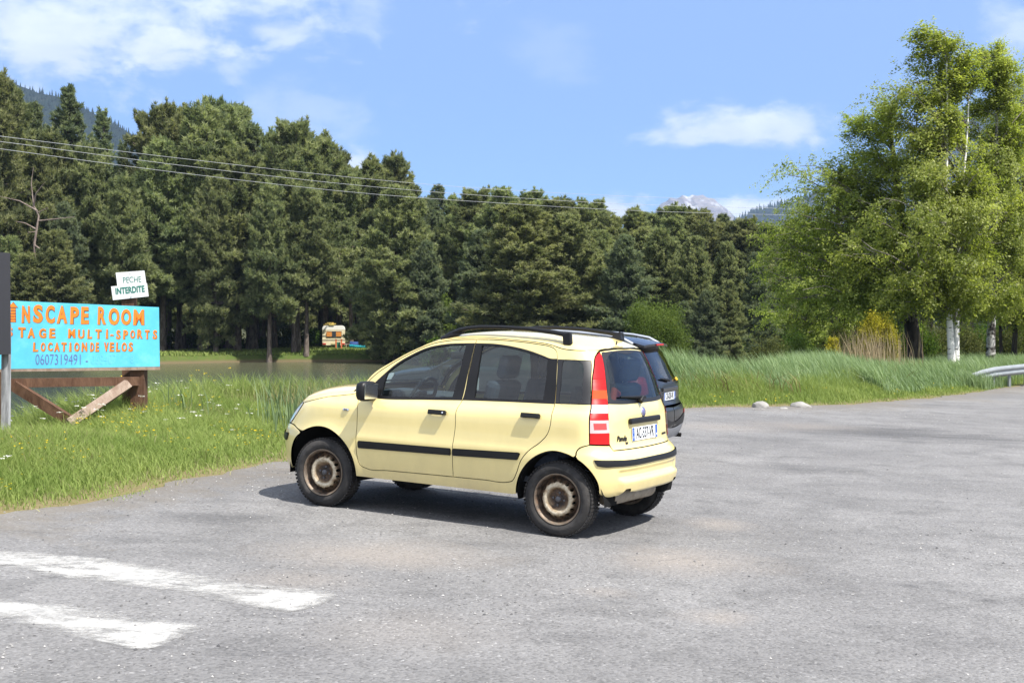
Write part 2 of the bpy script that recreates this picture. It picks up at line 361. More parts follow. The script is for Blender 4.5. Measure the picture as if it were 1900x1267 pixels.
def vnoise(x, y, s, seed=0):
    x = np.asarray(x)/s + seed*17.3; y = np.asarray(y)/s + seed*9.1; xi = np.floor(x); yi = np.floor(y); fx = x - xi; fy = y - yi
    h = lambda a, b: np.modf(np.abs(np.sin(a*127.1 + b*311.7 + seed)*43758.5453))[0]
    fx = fx*fx*(3 - 2*fx); fy = fy*fy*(3 - 2*fy)
    return (h(xi, yi)*(1 - fx) + h(xi + 1, yi)*fx)*(1 - fy) + (h(xi, yi + 1)*(1 - fx) + h(xi + 1, yi + 1)*fx)*fy
SHORE = np.array([(-140, 92), (-60, 101), (-34, 107), (-30, 110.5), (-24, 115), (-18, 116.5), (-10, 116), (0, 113), (10, 106), (14, 96)])
POND = np.concatenate([SHORE, [(15, 70), (9, 45), (4.5, 33), (1.5, 28.5), (-2.5, 26.5), (-8, 25.5), (-16, 21), (-40, 8), (-140, -30)]])
def height(x, y):
    x = np.asarray(x, float); y = np.asarray(y, float); sh = x.shape; X = x.ravel(); Y = y.ravel(); P = np.stack([X, Y], 1)
    d = edge_d(X, Y); pz = plane_z(X, np.minimum(Y, 60)); pd = seg_dist(P, np.concatenate([POND, POND[:1]])); pd = np.where(pip(POND, P), -pd, pd)
    land = -1.02 + .5*sst(125, 190, Y) + .10*(vnoise(X, Y, 6, 1) - .5) + .05*(vnoise(X, Y, 1.7, 2) - .5)
    land = np.where(X > 6, np.maximum(land, -1.0 + .55*sst(6, 26, X)), land)
    bed = ZW - .5
    base = np.where(Y > 80, bed + (land - bed)*sst(-.5, .9, pd), bed + (land - bed)*sst(-2.0, 3.5, pd))
    base = base + np.where(pd > .5, .22*sst(.5, 9, pd)*(Y > 80)*np.clip((X + 30)/10, 0, 1), 0)
    k = np.where(X < 2.5, sst(1.7, 8.6, d), sst(2.2, 10.5, d)); z = (pz + .04*sst(0, 1, d) + .05*(vnoise(X, Y, 1.1, 3) - .5)*sst(.3, 1.5, d))*(1 - k) + base*k
    z = np.where(d < -.15, pz - .06, np.where(d < .1, pz - .012, z)); return z.reshape(sh)
def asphalt_nodes(nt, v):
    """colour, height of the old sun-bleached asphalt"""
    big = noise(nt, v, .35, 5, .6); mid = noise(nt, v, 1.6, 6, .65, .4)
    c = mixc(nt, ramp(nt, big, [(.32, g3(0)), (.68, g3(1))]), (.142, .139, .139), (.214, .210, .208))
    c = mixc(nt, ramp(nt, mid, [(.30, g3(.75)), (.52, g3(0))]), c, (.113, .111, .111))
    str_ = noise(nt, mapping(nt, v, (.55, 2.4, 1), rot=(0, 0, .35)), 1.3, 6, .7, .5)
    c = mixc(nt, ramp(nt, str_, [(.57, g3(0)), (.72, g3(.55))]), c, (.100, .099, .102))
    dust = None
    for (u, w, ru, rw, k) in [(700, 1028, 230, 34, .9), (560, 1075, 150, 22, .55), (1285, 1042, 150, 32, 1.0), (1335, 972, 70, 14, .8), (1335, 1145, 80, 18, .75), (1120, 1098, 60, 12, .5), (1480, 790, 110, 9, .6), (760, 1170, 200, 50, .35), (1330, 792, 120, 10, .6)]:
        p = gnd(u, w); q = gnd(u + ru, w); r1 = np.linalg.norm(q - p); s_ = gnd(u, w + rw); r2 = np.linalg.norm(s_ - p)
        m = mapping(nt, v, (1/r1, 1/r2, 0), (-p[0]/r1, -p[1]/r2, 0)); L = N(nt, 'ShaderNodeVectorMath'); L.operation = 'LENGTH'; nt.links.new(m, L.inputs[0])
        f = math_n(nt, 'SUBTRACT', 1.15, math_n(nt, 'ADD', L.outputs['Value'], math_n(nt, 'MULTIPLY', math_n(nt, 'SUBTRACT', mid, .5), 1.5)), clamp=True)
        f = math_n(nt, 'MULTIPLY', f, k*.85, clamp=True); dust = f if dust is None else math_n(nt, 'MAXIMUM', dust, f)
    dark = None
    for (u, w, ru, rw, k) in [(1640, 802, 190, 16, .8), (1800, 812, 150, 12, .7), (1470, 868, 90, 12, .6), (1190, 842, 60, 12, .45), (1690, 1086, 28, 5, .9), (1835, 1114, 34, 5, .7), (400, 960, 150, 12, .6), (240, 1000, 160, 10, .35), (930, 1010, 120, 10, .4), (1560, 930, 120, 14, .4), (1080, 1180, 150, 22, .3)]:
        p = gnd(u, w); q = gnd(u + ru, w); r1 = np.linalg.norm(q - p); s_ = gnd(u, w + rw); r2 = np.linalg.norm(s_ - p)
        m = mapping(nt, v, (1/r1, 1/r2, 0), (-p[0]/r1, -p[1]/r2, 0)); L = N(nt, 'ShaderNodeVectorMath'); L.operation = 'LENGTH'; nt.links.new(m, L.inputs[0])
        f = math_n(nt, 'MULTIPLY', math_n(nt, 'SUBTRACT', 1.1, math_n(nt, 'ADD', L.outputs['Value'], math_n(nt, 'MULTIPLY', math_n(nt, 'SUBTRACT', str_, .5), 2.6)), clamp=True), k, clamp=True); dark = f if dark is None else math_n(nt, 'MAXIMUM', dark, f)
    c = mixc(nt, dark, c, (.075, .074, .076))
    c = mixc(nt, dust, c, (.236, .214, .194))
    vor = N(nt, 'ShaderNodeTexVoronoi'); vor.inputs['Scale'].default_value = 62; nt.links.new(v, vor.inputs['Vector'])
    st = ramp(nt, vor.outputs['Color'], [(.0, g3(.42)), (.18, g3(.72)), (.55, g3(1.0)), (.86, g3(1.12)), (.97, g3(1.75))])
    c = mixc(nt, math_n(nt, 'SUBTRACT', .9, math_n(nt, 'MULTIPLY', dust, .45)), c, mixc(nt, 1.0, c, st, 'MULTIPLY'))
    vor2 = N(nt, 'ShaderNodeTexVoronoi'); vor2.inputs['Scale'].default_value = 15; vor2.inputs['Randomness'].default_value = 1.0; nt.links.new(v, vor2.inputs['Vector'])
    pit = math_n(nt, 'MULTIPLY', ramp(nt, vor2.outputs['Distance'], [(.10, g3(1)), (.16, g3(0))]), ramp(nt, noise(nt, v, 2.2, 4, .7), [(.5, g3(0)), (.62, g3(1))]))
    c = mixc(nt, math_n(nt, 'MULTIPLY', pit, .6), c, (.07, .07, .075))
    hgt = math_n(nt, 'ADD', math_n(nt, 'MULTIPLY', vor.outputs['Distance'], -.55), math_n(nt, 'MULTIPLY', noise(nt, v, 26, 5, .7), .9))
    hgt = math_n(nt, 'ADD', hgt, math_n(nt, 'MULTIPLY', mid, .8))
    return c, hgt
def asphalt_mat(paint_=False):
    m = bpy.data.materials.new('worn_white_paint' if paint_ else 'old_asphalt'); m.use_nodes = True; nt = m.node_tree; b = nt.nodes['Principled BSDF']; b.inputs['Roughness'].default_value = .88; b.inputs['Specular IOR Level'].default_value = .25
    g = N(nt, 'ShaderNodeNewGeometry'); v = g.outputs['Position']; c, h = asphalt_nodes(nt, v)
    if paint_:
        at_ = N(nt, 'ShaderNodeAttribute'); at_.attribute_name = 'edge'
        wear = math_n(nt, 'ADD', math_n(nt, 'MULTIPLY', noise(nt, mapping(nt, v, (1, 2.2, 1), rot=(0, 0, .2)), 1.7, 7, .70, .5), 1.7), math_n(nt, 'MULTIPLY', noise(nt, v, 42, 4, .7), .60))
        f = math_n(nt, 'MULTIPLY', ramp(nt, math_n(nt, 'MULTIPLY', .5, math_n(nt, 'ADD', wear, math_n(nt, 'MULTIPLY', at_.outputs['Fac'], .335))), [(.57, g3(0)), (.77, g3(.92))]), ramp(nt, at_.outputs['Fac'], [(0, g3(0)), (.18, g3(1))]))
        c = mixc(nt, ramp(nt, noise(nt, v, 9, 5, .6), [(.35, g3(0)), (.7, g3(1))]), (.29, .287, .28), (.50, .492, .475))
        o_ = nt.nodes['Material Output']; tr = N(nt, 'ShaderNodeBsdfTransparent'); mx = N(nt, 'ShaderNodeMixShader'); nt.links.new(f, mx.inputs[0]); nt.links.new(tr.outputs[0], mx.inputs[1]); nt.links.new(b.outputs[0], mx.inputs[2]); nt.links.new(mx.outputs[0], o_.inputs['Surface'])
    else:
        at_ = N(nt, 'ShaderNodeAttribute'); at_.attribute_name = 'edge'; ef = math_n(nt, 'ADD', at_.outputs['Fac'], math_n(nt, 'MULTIPLY', math_n(nt, 'SUBTRACT', noise(nt, v, 3.5, 6, .7), .5), 1.3)); c = mixc(nt, ramp(nt, ef, [(.45, g3(0)), (1.0, g3(.75))]), c, (.145, .127, .104))
        ck = N(nt, 'ShaderNodeTexVoronoi'); ck.feature = 'DISTANCE_TO_EDGE'; ck.inputs['Scale'].default_value = .55; dv = N(nt, 'ShaderNodeVectorMath'); dv.operation = 'ADD'; nt.links.new(v, dv.inputs[0]); sc_ = N(nt, 'ShaderNodeVectorMath'); sc_.operation = 'SCALE'; sc_.inputs['Scale'].default_value = .7; nt.links.new(noise(nt, v, 1.4, 6, .7, 0, 1), sc_.inputs[0]); nt.links.new(sc_.outputs[0], dv.inputs[1]); nt.links.new(dv.outputs[0], ck.inputs['Vector'])
        cf = math_n(nt, 'MULTIPLY', ramp(nt, ck.outputs['Distance'], [(.002, g3(1)), (.007, g3(0))]), ramp(nt, noise(nt, v, .6, 3, .6), [(.56, g3(0)), (.66, g3(.7))])); c = mixc(nt, cf, c, (.075, .07, .068))
    nt.links.new(c, b.inputs['Base Color']); bn = N(nt, 'ShaderNodeBump'); bn.inputs['Strength'].default_value = .55; bn.inputs['Distance'].default_value = .012; nt.links.new(h, bn.inputs['Height']); nt.links.new(bn.outputs[0], b.inputs['Normal'])
    return m
def soil_mat():
    m = bpy.data.materials.new('grassy_soil'); m.use_nodes = True; nt = m.node_tree; b = nt.nodes['Principled BSDF']; b.inputs['Roughness'].default_value = .95; b.inputs['Specular IOR Level'].default_value = .1
    g = N(nt, 'ShaderNodeNewGeometry'); v = g.outputs['Position']; n1 = noise(nt, v, .5, 6, .65); n2 = noise(nt, v, 5, 6, .7)
    c = mixc(nt, ramp(nt, n1, [(.35, g3(0)), (.65, g3(1))]), (.050, .085, .018), (.085, .115, .028)); c = mixc(nt, ramp(nt, n2, [(.5, g3(0)), (.7, g3(.8))]), c, (.12, .095, .055))
    sp = N(nt, 'ShaderNodeSeparateXYZ'); nt.links.new(v, sp.inputs[0]); lowf = N(nt, 'ShaderNodeMapRange'); lowf.inputs['From Min'].default_value = ZW + .38; lowf.inputs['From Max'].default_value = ZW + .16; nt.links.new(math_n(nt, 'ADD', sp.outputs[2], math_n(nt, 'MULTIPLY', n2, .12)), lowf.inputs['Value'])
    c = mixc(nt, math_n(nt, 'MULTIPLY', lowf.outputs[0], .9), c, (.13, .098, .06))
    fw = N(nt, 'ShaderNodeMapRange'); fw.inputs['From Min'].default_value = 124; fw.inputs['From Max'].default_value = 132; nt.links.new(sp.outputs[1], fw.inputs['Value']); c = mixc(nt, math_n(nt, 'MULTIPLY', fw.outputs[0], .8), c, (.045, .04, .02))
    ea = N(nt, 'ShaderNodeAttribute'); ea.attribute_name = 'edge'; c = mixc(nt, ramp(nt, math_n(nt, 'ADD', ea.outputs['Fac'], math_n(nt, 'MULTIPLY', math_n(nt, 'SUBTRACT', n2, .5), .9)), [(.3, g3(0)), (.75, g3(.9))]), c, (.185, .150, .080))
    nt.links.new(c, b.inputs['Base Color']); bn = N(nt, 'ShaderNodeBump'); bn.inputs['Strength'].default_value = .8; bn.inputs['Distance'].default_value = .08; nt.links.new(n2, bn.inputs['Height']); nt.links.new(bn.outputs[0], b.inputs['Normal']); return m
def grid_mesh(name, xs, ys, fz, mat, smooth=True, edge=None):
    X, Y = np.meshgrid(xs, ys); Z = fz(X, Y); V = np.stack([X, Y, Z], -1).reshape(-1, 3); nx, ny = len(xs), len(ys)
    i, j = np.meshgrid(np.arange(nx - 1), np.arange(ny - 1)); a = (j*nx + i).ravel(); F = np.stack([a, a + 1, a + nx + 1, a + nx], 1)
    return link(name, mesh_np(name, V, F, smooth, None, {'edge': edge(V[:, 0], V[:, 1])} if edge else None), None, mat)
def build_setting():
    M_SOIL = soil_mat()
    xs = np.concatenate([np.arange(-150, -34, 4), np.arange(-34, 26, .5), np.arange(26, 130, 4)]); ys = np.concatenate([np.arange(-30, 4, 3), np.arange(4, 50, .5), np.arange(50, 100, 2), np.arange(100, 130, .5), np.arange(130, 330, 5)])
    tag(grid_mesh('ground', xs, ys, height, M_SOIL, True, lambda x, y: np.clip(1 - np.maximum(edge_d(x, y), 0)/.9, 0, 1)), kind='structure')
    far = np.array([-7000, -2500, -900, -149]); V = [(-9000, 320, -1.3), (9000, 320, -1.3), (9000, 9500, -1.3), (-9000, 9500, -1.3), (-9000, -300, -1.35), (-148, -300, -1.35), (-148, 320, -1.35), (-9000, 320.1, -1.35), (128, -300, -1.35), (9000, -300, -1.35), (9000, 320, -1.35), (128, 320, -1.35)]
    tag(link('plain', mesh_np('plain', V, [[0, 1, 2, 3], [4, 5, 6, 7], [8, 9, 10, 11]]), None, M_SOIL), kind='structure')
    # asphalt with a ragged edge
    E = resample([tuple(p) + (1,) for p in PK], .22); d = seg_dist(E, EL); jit = (vnoise(E[:, 0], E[:, 1], .55, 5) - .5)*.34 + (vnoise(E[:, 0], E[:, 1], .16, 6) - .5)*.16
    nn = shrink(E, 1.0) - E if area2(E) > 0 else (shrink(E[::-1], 1.0)[::-1] - E); E = np.where((d < .01)[:, None], E + nn*jit[:, None], E)
    G = np.array([(x, y) for x in np.arange(-56, 88, 3.) for y in np.arange(-28, 118, 3.)]); G = G[pip(PK, G) & (edge_d(G[:, 0], G[:, 1]) < -1.2)]
    r = geometry.delaunay_2d_cdt([Vector(p) for p in np.concatenate([E, G])], [(i, (i + 1) % len(E)) for i in range(len(E))], [], 1, 1e-7)
    Q = np.array([tuple(v) for v in r[0]]); z = plane_z(Q[:, 0], Q[:, 1]); V = np.column_stack([Q, z]); F = [list(f) for f in r[2]]
    F = [f if area2(Q[f]) > 0 else f[::-1] for f in F]
    ea = np.clip(1 - (-edge_d(Q[:, 0], Q[:, 1]))/1.0, 0, 1); tag(link('parking_ground', mesh_np('parking_ground', V, F, False, None, {'edge': ea}), None, asphalt_mat()), kind='structure')
    # worn white bands of an old marking
    mp = asphalt_mat(True)
    for outl in ([(-160, 1008), (0, 1018), (160, 1031), (290, 1052), (390, 1070), (480, 1084), (628, 1102), (600, 1120), (540, 1136), (440, 1122), (340, 1104), (200, 1084), (60, 1066), (0, 1057), (-160, 1040)], [(-160, 1098), (0, 1110), (120, 1119), (220, 1132), (300, 1148), (380, 1164), (330, 1188), (268, 1208), (190, 1193), (110, 1178), (0, 1152), (-160, 1118)]):
        L = resample([tuple(gnd(*p)[:2]) for p in outl], .06); L = L if area2(L) > 0 else L[::-1]; lo, hi = L.min(0), L.max(0); G = np.array([(x, y) for x in np.arange(lo[0], hi[0], .06) for y in np.arange(lo[1], hi[1], .06)]); G = G[pip(L, G)]; dl = seg_dist(G, np.concatenate([L, L[:1]])); G = G[dl > .03]
        r = geometry.delaunay_2d_cdt([Vector(p) for p in np.concatenate([L, G])], [(i, (i + 1) % len(L)) for i in range(len(L))], [], 1, 1e-7); Q = np.array([tuple(v) for v in r[0]]); F = [list(f) if area2(Q[list(f)]) > 0 else list(f)[::-1] for f in r[2]]
        e = np.clip(seg_dist(Q, np.concatenate([L, L[:1]]))/.16, 0, 1)
        tag(link('road_marking', mesh_np('road_marking', np.column_stack([Q, plane_z(Q[:, 0], Q[:, 1]) + .004]), F, False, None, {'edge': e}), None, mp), kind='structure')
    # pond
    m = bpy.data.materials.new('pond_water'); m.use_nodes = True; nt = m.node_tree; b = nt.nodes['Principled BSDF']; b.inputs['Roughness'].default_value = .09; b.inputs['IOR'].default_value = 1.33
    g = N(nt, 'ShaderNodeNewGeometry'); v = g.outputs['Position']; sp = N(nt, 'ShaderNodeSeparateXYZ'); nt.links.new(v, sp.inputs[0])
    sh = N(nt, 'ShaderNodeMapRange'); sh.inputs['From Min'].default_value = 78; sh.inputs['From Max'].default_value = 104; nt.links.new(math_n(nt, 'ADD', sp.outputs[1], math_n(nt, 'MULTIPLY', noise(nt, mapping(nt, v, (.1, .6, 1)), 1, 4), 9)), sh.inputs['Value'])
    nt.links.new(mixc(nt, sh.outputs[0], (.045, .060, .055), (.088, .090, .055)), b.inputs['Base Color'])
    w = noise(nt, mapping(nt, v, (1.1, 2.6, 1)), 1.3, 4, .6, .5); w2 = noise(nt, mapping(nt, v, (.25, .9, 1)), .5, 3, .5)
    bn = N(nt, 'ShaderNodeBump'); bn.inputs['Strength'].default_value = .55; bn.inputs['Distance'].default_value = .16; nt.links.new(math_n(nt, 'ADD', w, w2), bn.inputs['Height']); nt.links.new(bn.outputs[0], b.inputs['Normal'])
    P = resample([tuple(p) for p in POND], 3.0); tag(link('pond_water', mesh_np('pond_water', [(p[0]*1.0, p[1], ZW) for p in np.concatenate([shrink(P, -1.2)])], [list(range(len(P)))]), None, m), kind='structure')
    # sandy path on the far bank
    pa = [at(u, v_, 122) for u, v_ in [(150, 656), (260, 655.5), (330, 656), (390, 657.5), (425, 659)]]; L = [(p[0], p[1] + k) for k in (.9, -.9) for p in (pa if k > 0 else pa[::-1])]
    L = resample([q + (1,) for q in L], .5); r = geometry.delaunay_2d_cdt([Vector(p) for p in L], [(i, (i + 1) % len(L)) for i in range(len(L))], [], 1, 1e-7); Q = np.array([tuple(q) for q in r[0]])
    tag(link('footpath', mesh_np('footpath', np.column_stack([Q, height(Q[:, 0], Q[:, 1]) + .05]), [list(f) if area2(Q[list(f)]) > 0 else list(f)[::-1] for f in r[2]]), None, pmat('path_sand', (.36, .31, .23), .95, var=.3, vscale=3)), kind='structure')
build_setting()
# ------------------------------------------------------------------ mountains
def ridge(name, pts, Y, depth, mat, nx=160, nd=46, rough=10.0, seed=1, foot=-3.0, conv=1.0, back=.35, lo=2.4):
    pts = sorted(pts); us = [p[0] for p in pts]; vs = [p[1] for p in pts]; u = np.linspace(us[0], us[-1], nx); v = pch(us, vs)(u)
    top = (600 - v)/FPX*Y; x = (u - 950)/FPX*Y; V = []; F = []; rows = []
    for k in range(nd + 8):
        if k <= nd: t = k/nd; yy = Y - depth*(1 - t); zz = foot + (top - foot)*t**conv
        else: t = (k - nd)/8; yy = Y + depth*back*t; zz = top*(1 - .7*t)
        xx = x*(yy/Y*.35 + .65); amp = rough*(np.sin(min(1, k/nd)*math.pi)*.9 + .22)
        z = zz + amp*((vnoise(xx, yy, rough*lo*2.4, seed) - .5)*2.2 + (vnoise(xx, yy, rough*lo*.8, seed + 3) - .5)*1.0 + (vnoise(xx, yy, rough*lo*.3, seed + 5) - .5)*.5)
        rows.append(np.column_stack([xx, np.full(nx, yy), z]))
    V = np.concatenate(rows); n = len(rows); i, j = np.meshgrid(np.arange(nx - 1), np.arange(n - 1)); a = (j*nx + i).ravel(); F = np.stack([a, a + 1, a + nx + 1, a + nx], 1)
    return tag(link(name, mesh_np(name, V, F, True), None, mat), kind='structure'), V.reshape(n, nx, 3)
def rock_mat(name, c1, c2, c3, sc, lo=.45, hi=.62):
    m = bpy.data.materials.new(name); m.use_nodes = True; nt = m.node_tree; b = nt.nodes['Principled BSDF']; b.inputs['Roughness'].default_value = .95; b.inputs['Specular IOR Level'].default_value = .05
    g = N(nt, 'ShaderNodeNewGeometry'); v = g.outputs['Position']; n1 = noise(nt, mapping(nt, v, (1, 1, 2.2)), sc, 8, .68, .6); n2 = noise(nt, mapping(nt, v, (1.6, .5, .5)), sc*2.3, 6, .65)
    c = mixc(nt, ramp(nt, n1, [(lo, g3(0)), (hi, g3(1))]), c1, c2); c = mixc(nt, ramp(nt, n2, [(.58, g3(0)), (.66, g3(.8))]), c, c3); nt.links.new(c, b.inputs['Base Color'])
    bn = N(nt, 'ShaderNodeBump'); bn.inputs['Strength'].default_value = 1; bn.inputs['Distance'].default_value = 1.0/sc*.15; nt.links.new(n1, bn.inputs['Height']); nt.links.new(bn.outputs[0], b.inputs['Normal']); return m
def far_cones(name, pts, hmin, hmax, mat, label):
    n = len(pts); h = rng.uniform(hmin, hmax, n); r = h*rng.uniform(.13, .2, n); a0 = rng.uniform(0, 6.28, n); V = np.zeros((n, 6, 3))
    for k in range(5): a = a0 + k*1.2566; V[:, k] = np.stack([pts[:, 0] + r*np.cos(a), pts[:, 1] + r*np.sin(a), pts[:, 2] + h*.08], 1)
    V[:, 5] = pts + np.stack([0*h, 0*h, h], 1); F = np.array([[k, (k + 1) % 5, 5] for k in range(5)])
    return tag(link(name, mesh_np(name, V.reshape(-1, 3), (F[None] + np.arange(n)[:, None, None]*6).reshape(-1, 3)), None, mat), label, kind='stuff')
M_FAR = pmat('far_conifers', (.016, .026, .020), .95, spec=.05)
_, Rg = ridge('mountain_slope', [(-520, 30), (-300, 40), (-150, 75), (0, 138), (60, 163), (120, 182), (180, 212), (230, 240), (262, 262), (330, 320), (420, 400), (520, 480), (640, 590)], 2300, 1300, rock_mat('forest_floor', (.015, .024, .018), (.020, .030, .020), (.04, .045, .035), .004), rough=16, seed=2)
k = rng.integers(6, 47, 9000); i = rng.integers(8, 158, 9000); tt = rng.random((9000, 2)); P = Rg[k, i] + (Rg[np.minimum(k + 1, 48), i] - Rg[k, i])*tt[:, :1] + (Rg[k, np.minimum(i + 1, 159)] - Rg[k, i])*tt[:, 1:]; far_cones('mountain_forest', P, 8, 15, M_FAR, 'dark conifer forest covering the mountain slope')
ridge('rocky_peak', [(1120, 470), (1180, 425), (1210, 402), (1216, 390), (1226, 378), (1236, 373), (1244, 366), (1256, 367), (1266, 362), (1276, 365), (1284, 361), (1294, 363), (1302, 362), (1312, 368), (1322, 370), (1335, 381), (1352, 393), (1366, 405), (1385, 403), (1405, 401), (1430, 410), (1500, 430), (1600, 470)], 7200, 2600, rock_mat('pale_rock', (.30, .27, .27), (.17, .155, .165), (.60, .60, .62), .0030), rough=30, seed=4, nx=300, nd=80)
_, Rg = ridge('far_mountain', [(1300, 470), (1345, 425), (1385, 402), (1420, 386), (1455, 378), (1500, 362), (1560, 335), (1640, 296), (1720, 255), (1800, 205), (1870, 160), (1930, 128), (2100, 60), (2400, 20)], 4200, 2000, rock_mat('far_slope', (.028, .042, .025), (.040, .050, .032), (.24, .22, .20), .0022), rough=26, seed=7)
k = rng.integers(18, 47, 6000); i = rng.integers(4, 158, 6000); tt = rng.random((6000, 2)); P = Rg[k, i] + (Rg[np.minimum(k + 1, 48), i] - Rg[k, i])*tt[:, :1] + (Rg[k, np.minimum(i + 1, 159)] - Rg[k, i])*tt[:, 1:]; far_cones('far_forest', P, 16, 30, M_FAR, 'dark conifers on the far blue mountain slope')
# ------------------------------------------------------------------ foliage
def leaf_mat(name, c_dark, c_pale, trans=.35, tcol=1.5, hue_var=.0, gloss=.0, grough=.4):
    """the colour varies from clump to clump (attribute v) and from plant to plant"""
    m = bpy.data.materials.new(name); m.use_nodes = True; nt = m.node_tree; nt.nodes.clear(); o = N(nt, 'ShaderNodeOutputMaterial')
    a = N(nt, 'ShaderNodeAttribute'); a.attribute_name = 'v'; oi = N(nt, 'ShaderNodeObjectInfo')
    c = mixc(nt, a.outputs['Fac'], c_dark, c_pale)
    h = N(nt, 'ShaderNodeHueSaturation'); nt.links.new(c, h.inputs['Color']); nt.links.new(math_n(nt, 'ADD', .5 - hue_var/2, math_n(nt, 'MULTIPLY', oi.outputs['Random'], hue_var)), h.inputs['Hue']); nt.links.new(math_n(nt, 'ADD', .86, math_n(nt, 'MULTIPLY', oi.outputs['Random'], .3)), h.inputs['Value'])
    d = N(nt, 'ShaderNodeBsdfDiffuse'); t = N(nt, 'ShaderNodeBsdfTranslucent'); nt.links.new(h.outputs[0], d.inputs[0]); nt.links.new(mixc(nt, 1.0, h.outputs[0], (tcol, tcol*1.05, tcol*.6), 'MULTIPLY'), t.inputs[0])
    mx = N(nt, 'ShaderNodeMixShader'); mx.inputs[0].default_value = trans; nt.links.new(d.outputs[0], mx.inputs[1]); nt.links.new(t.outputs[0], mx.inputs[2]); s = mx.outputs[0]
    if gloss > 0:
        g = N(nt, 'ShaderNodeBsdfGlossy'); g.inputs['Roughness'].default_value = grough; m2 = N(nt, 'ShaderNodeMixShader'); m2.inputs[0].default_value = gloss; nt.links.new(s, m2.inputs[1]); nt.links.new(g.outputs[0], m2.inputs[2]); s = m2.outputs[0]
    nt.links.new(s, o.inputs[0]); return m
def bark_mat(name, c1, c2, sc=6, stretch=.25, lo=.42, hi=.6):
    m = bpy.data.materials.new(name); m.use_nodes = True; nt = m.node_tree; b = nt.nodes['Principled BSDF']; b.inputs['Roughness'].default_value = .9; b.inputs['Specular IOR Level'].default_value = .15
    tc = N(nt, 'ShaderNodeTexCoord'); n1 = noise(nt, mapping(nt, tc.outputs['Object'], (1, 1, stretch)), sc, 6, .65, .4); nt.links.new(mixc(nt, ramp(nt, n1, [(lo, g3(0)), (hi, g3(1))]), c1, c2), b.inputs['Base Color'])
    bn = N(nt, 'ShaderNodeBump'); bn.inputs['Strength'].default_value = .7; bn.inputs['Distance'].default_value = .03; nt.links.new(n1, bn.inputs['Height']); nt.links.new(bn.outputs[0], b.inputs['Normal']); return m
M_NEED = leaf_mat('pine_needles', (.106, .132, .070), (.318, .338, .172), .46, 1.2, .03)
M_NEEDB = leaf_mat('blue_green_needles', (.098, .128, .084), (.250, .282, .176), .46, 1.2, .02)
M_BARK = bark_mat('pine_bark', (.085, .068, .055), (.20, .165, .14)); M_BARKR = bark_mat('pine_upper_bark', (.10, .06, .04), (.22, .13, .08))
M_BIRCHL = leaf_mat('birch_leaves', (.140, .178, .030), (.345, .385, .092), .55, 1.5, .02, .02, .5)
M_BIRCHB = bark_mat('white_birch_bark', (.05, .045, .04), (.72, .70, .66), 3.2, 2.6, .36, .44); M_DARKB = bark_mat('dark_bark', (.022, .019, .017), (.06, .05, .042))
M_LIMB = bark_mat('grey_brown_limbs', (.10, .085, .075), (.30, .27, .24), 5, .4); M_BIRCHB2 = bark_mat('half_black_birch_bark', (.035, .03, .027), (.42, .40, .38), 3.0, 1.4, .46, .56)
def wood_tubes(tubes):
    b = MB()
    for pts, rs, n in tubes: b.tube(pts, rs, n, caps=False)
    return b
def norm(v): return v/(np.linalg.norm(v) + 1e-12)
def tri_fans(C, D, k, L, w, r, spread=1.0):
    """around each centre C with outward direction D: k thin triangles"""
    n = len(C); base = np.repeat(C, k, 0); d = np.repeat(D, k, 0) + r.normal(0, .62*spread, (n*k, 3)); d /= np.linalg.norm(d, axis=1, keepdims=True)
    s = np.repeat(D, k, 0)*1.0 + np.array([0, 0, .30]) + r.normal(0, .36, (n*k, 3)); s = np.cross(d, s); s /= np.linalg.norm(s, axis=1, keepdims=True) + 1e-9; ll = L*r.uniform(.6, 1.15, (n*k, 1)); ww = w*r.uniform(.7, 1.3, (n*k, 1))
    b0 = base - d*ll*.15 + r.normal(0, L*.10, (n*k, 3)); V = np.stack([b0 - s*ww*.5 + d*ll*.35, b0 + s*ww*.5 + d*ll*.35, b0 + d*ll, b0], 1).reshape(-1, 3)
    i = np.arange(n*k)*4; F = np.stack([i + 3, i + 1, i + 2, i], 1); return V, F
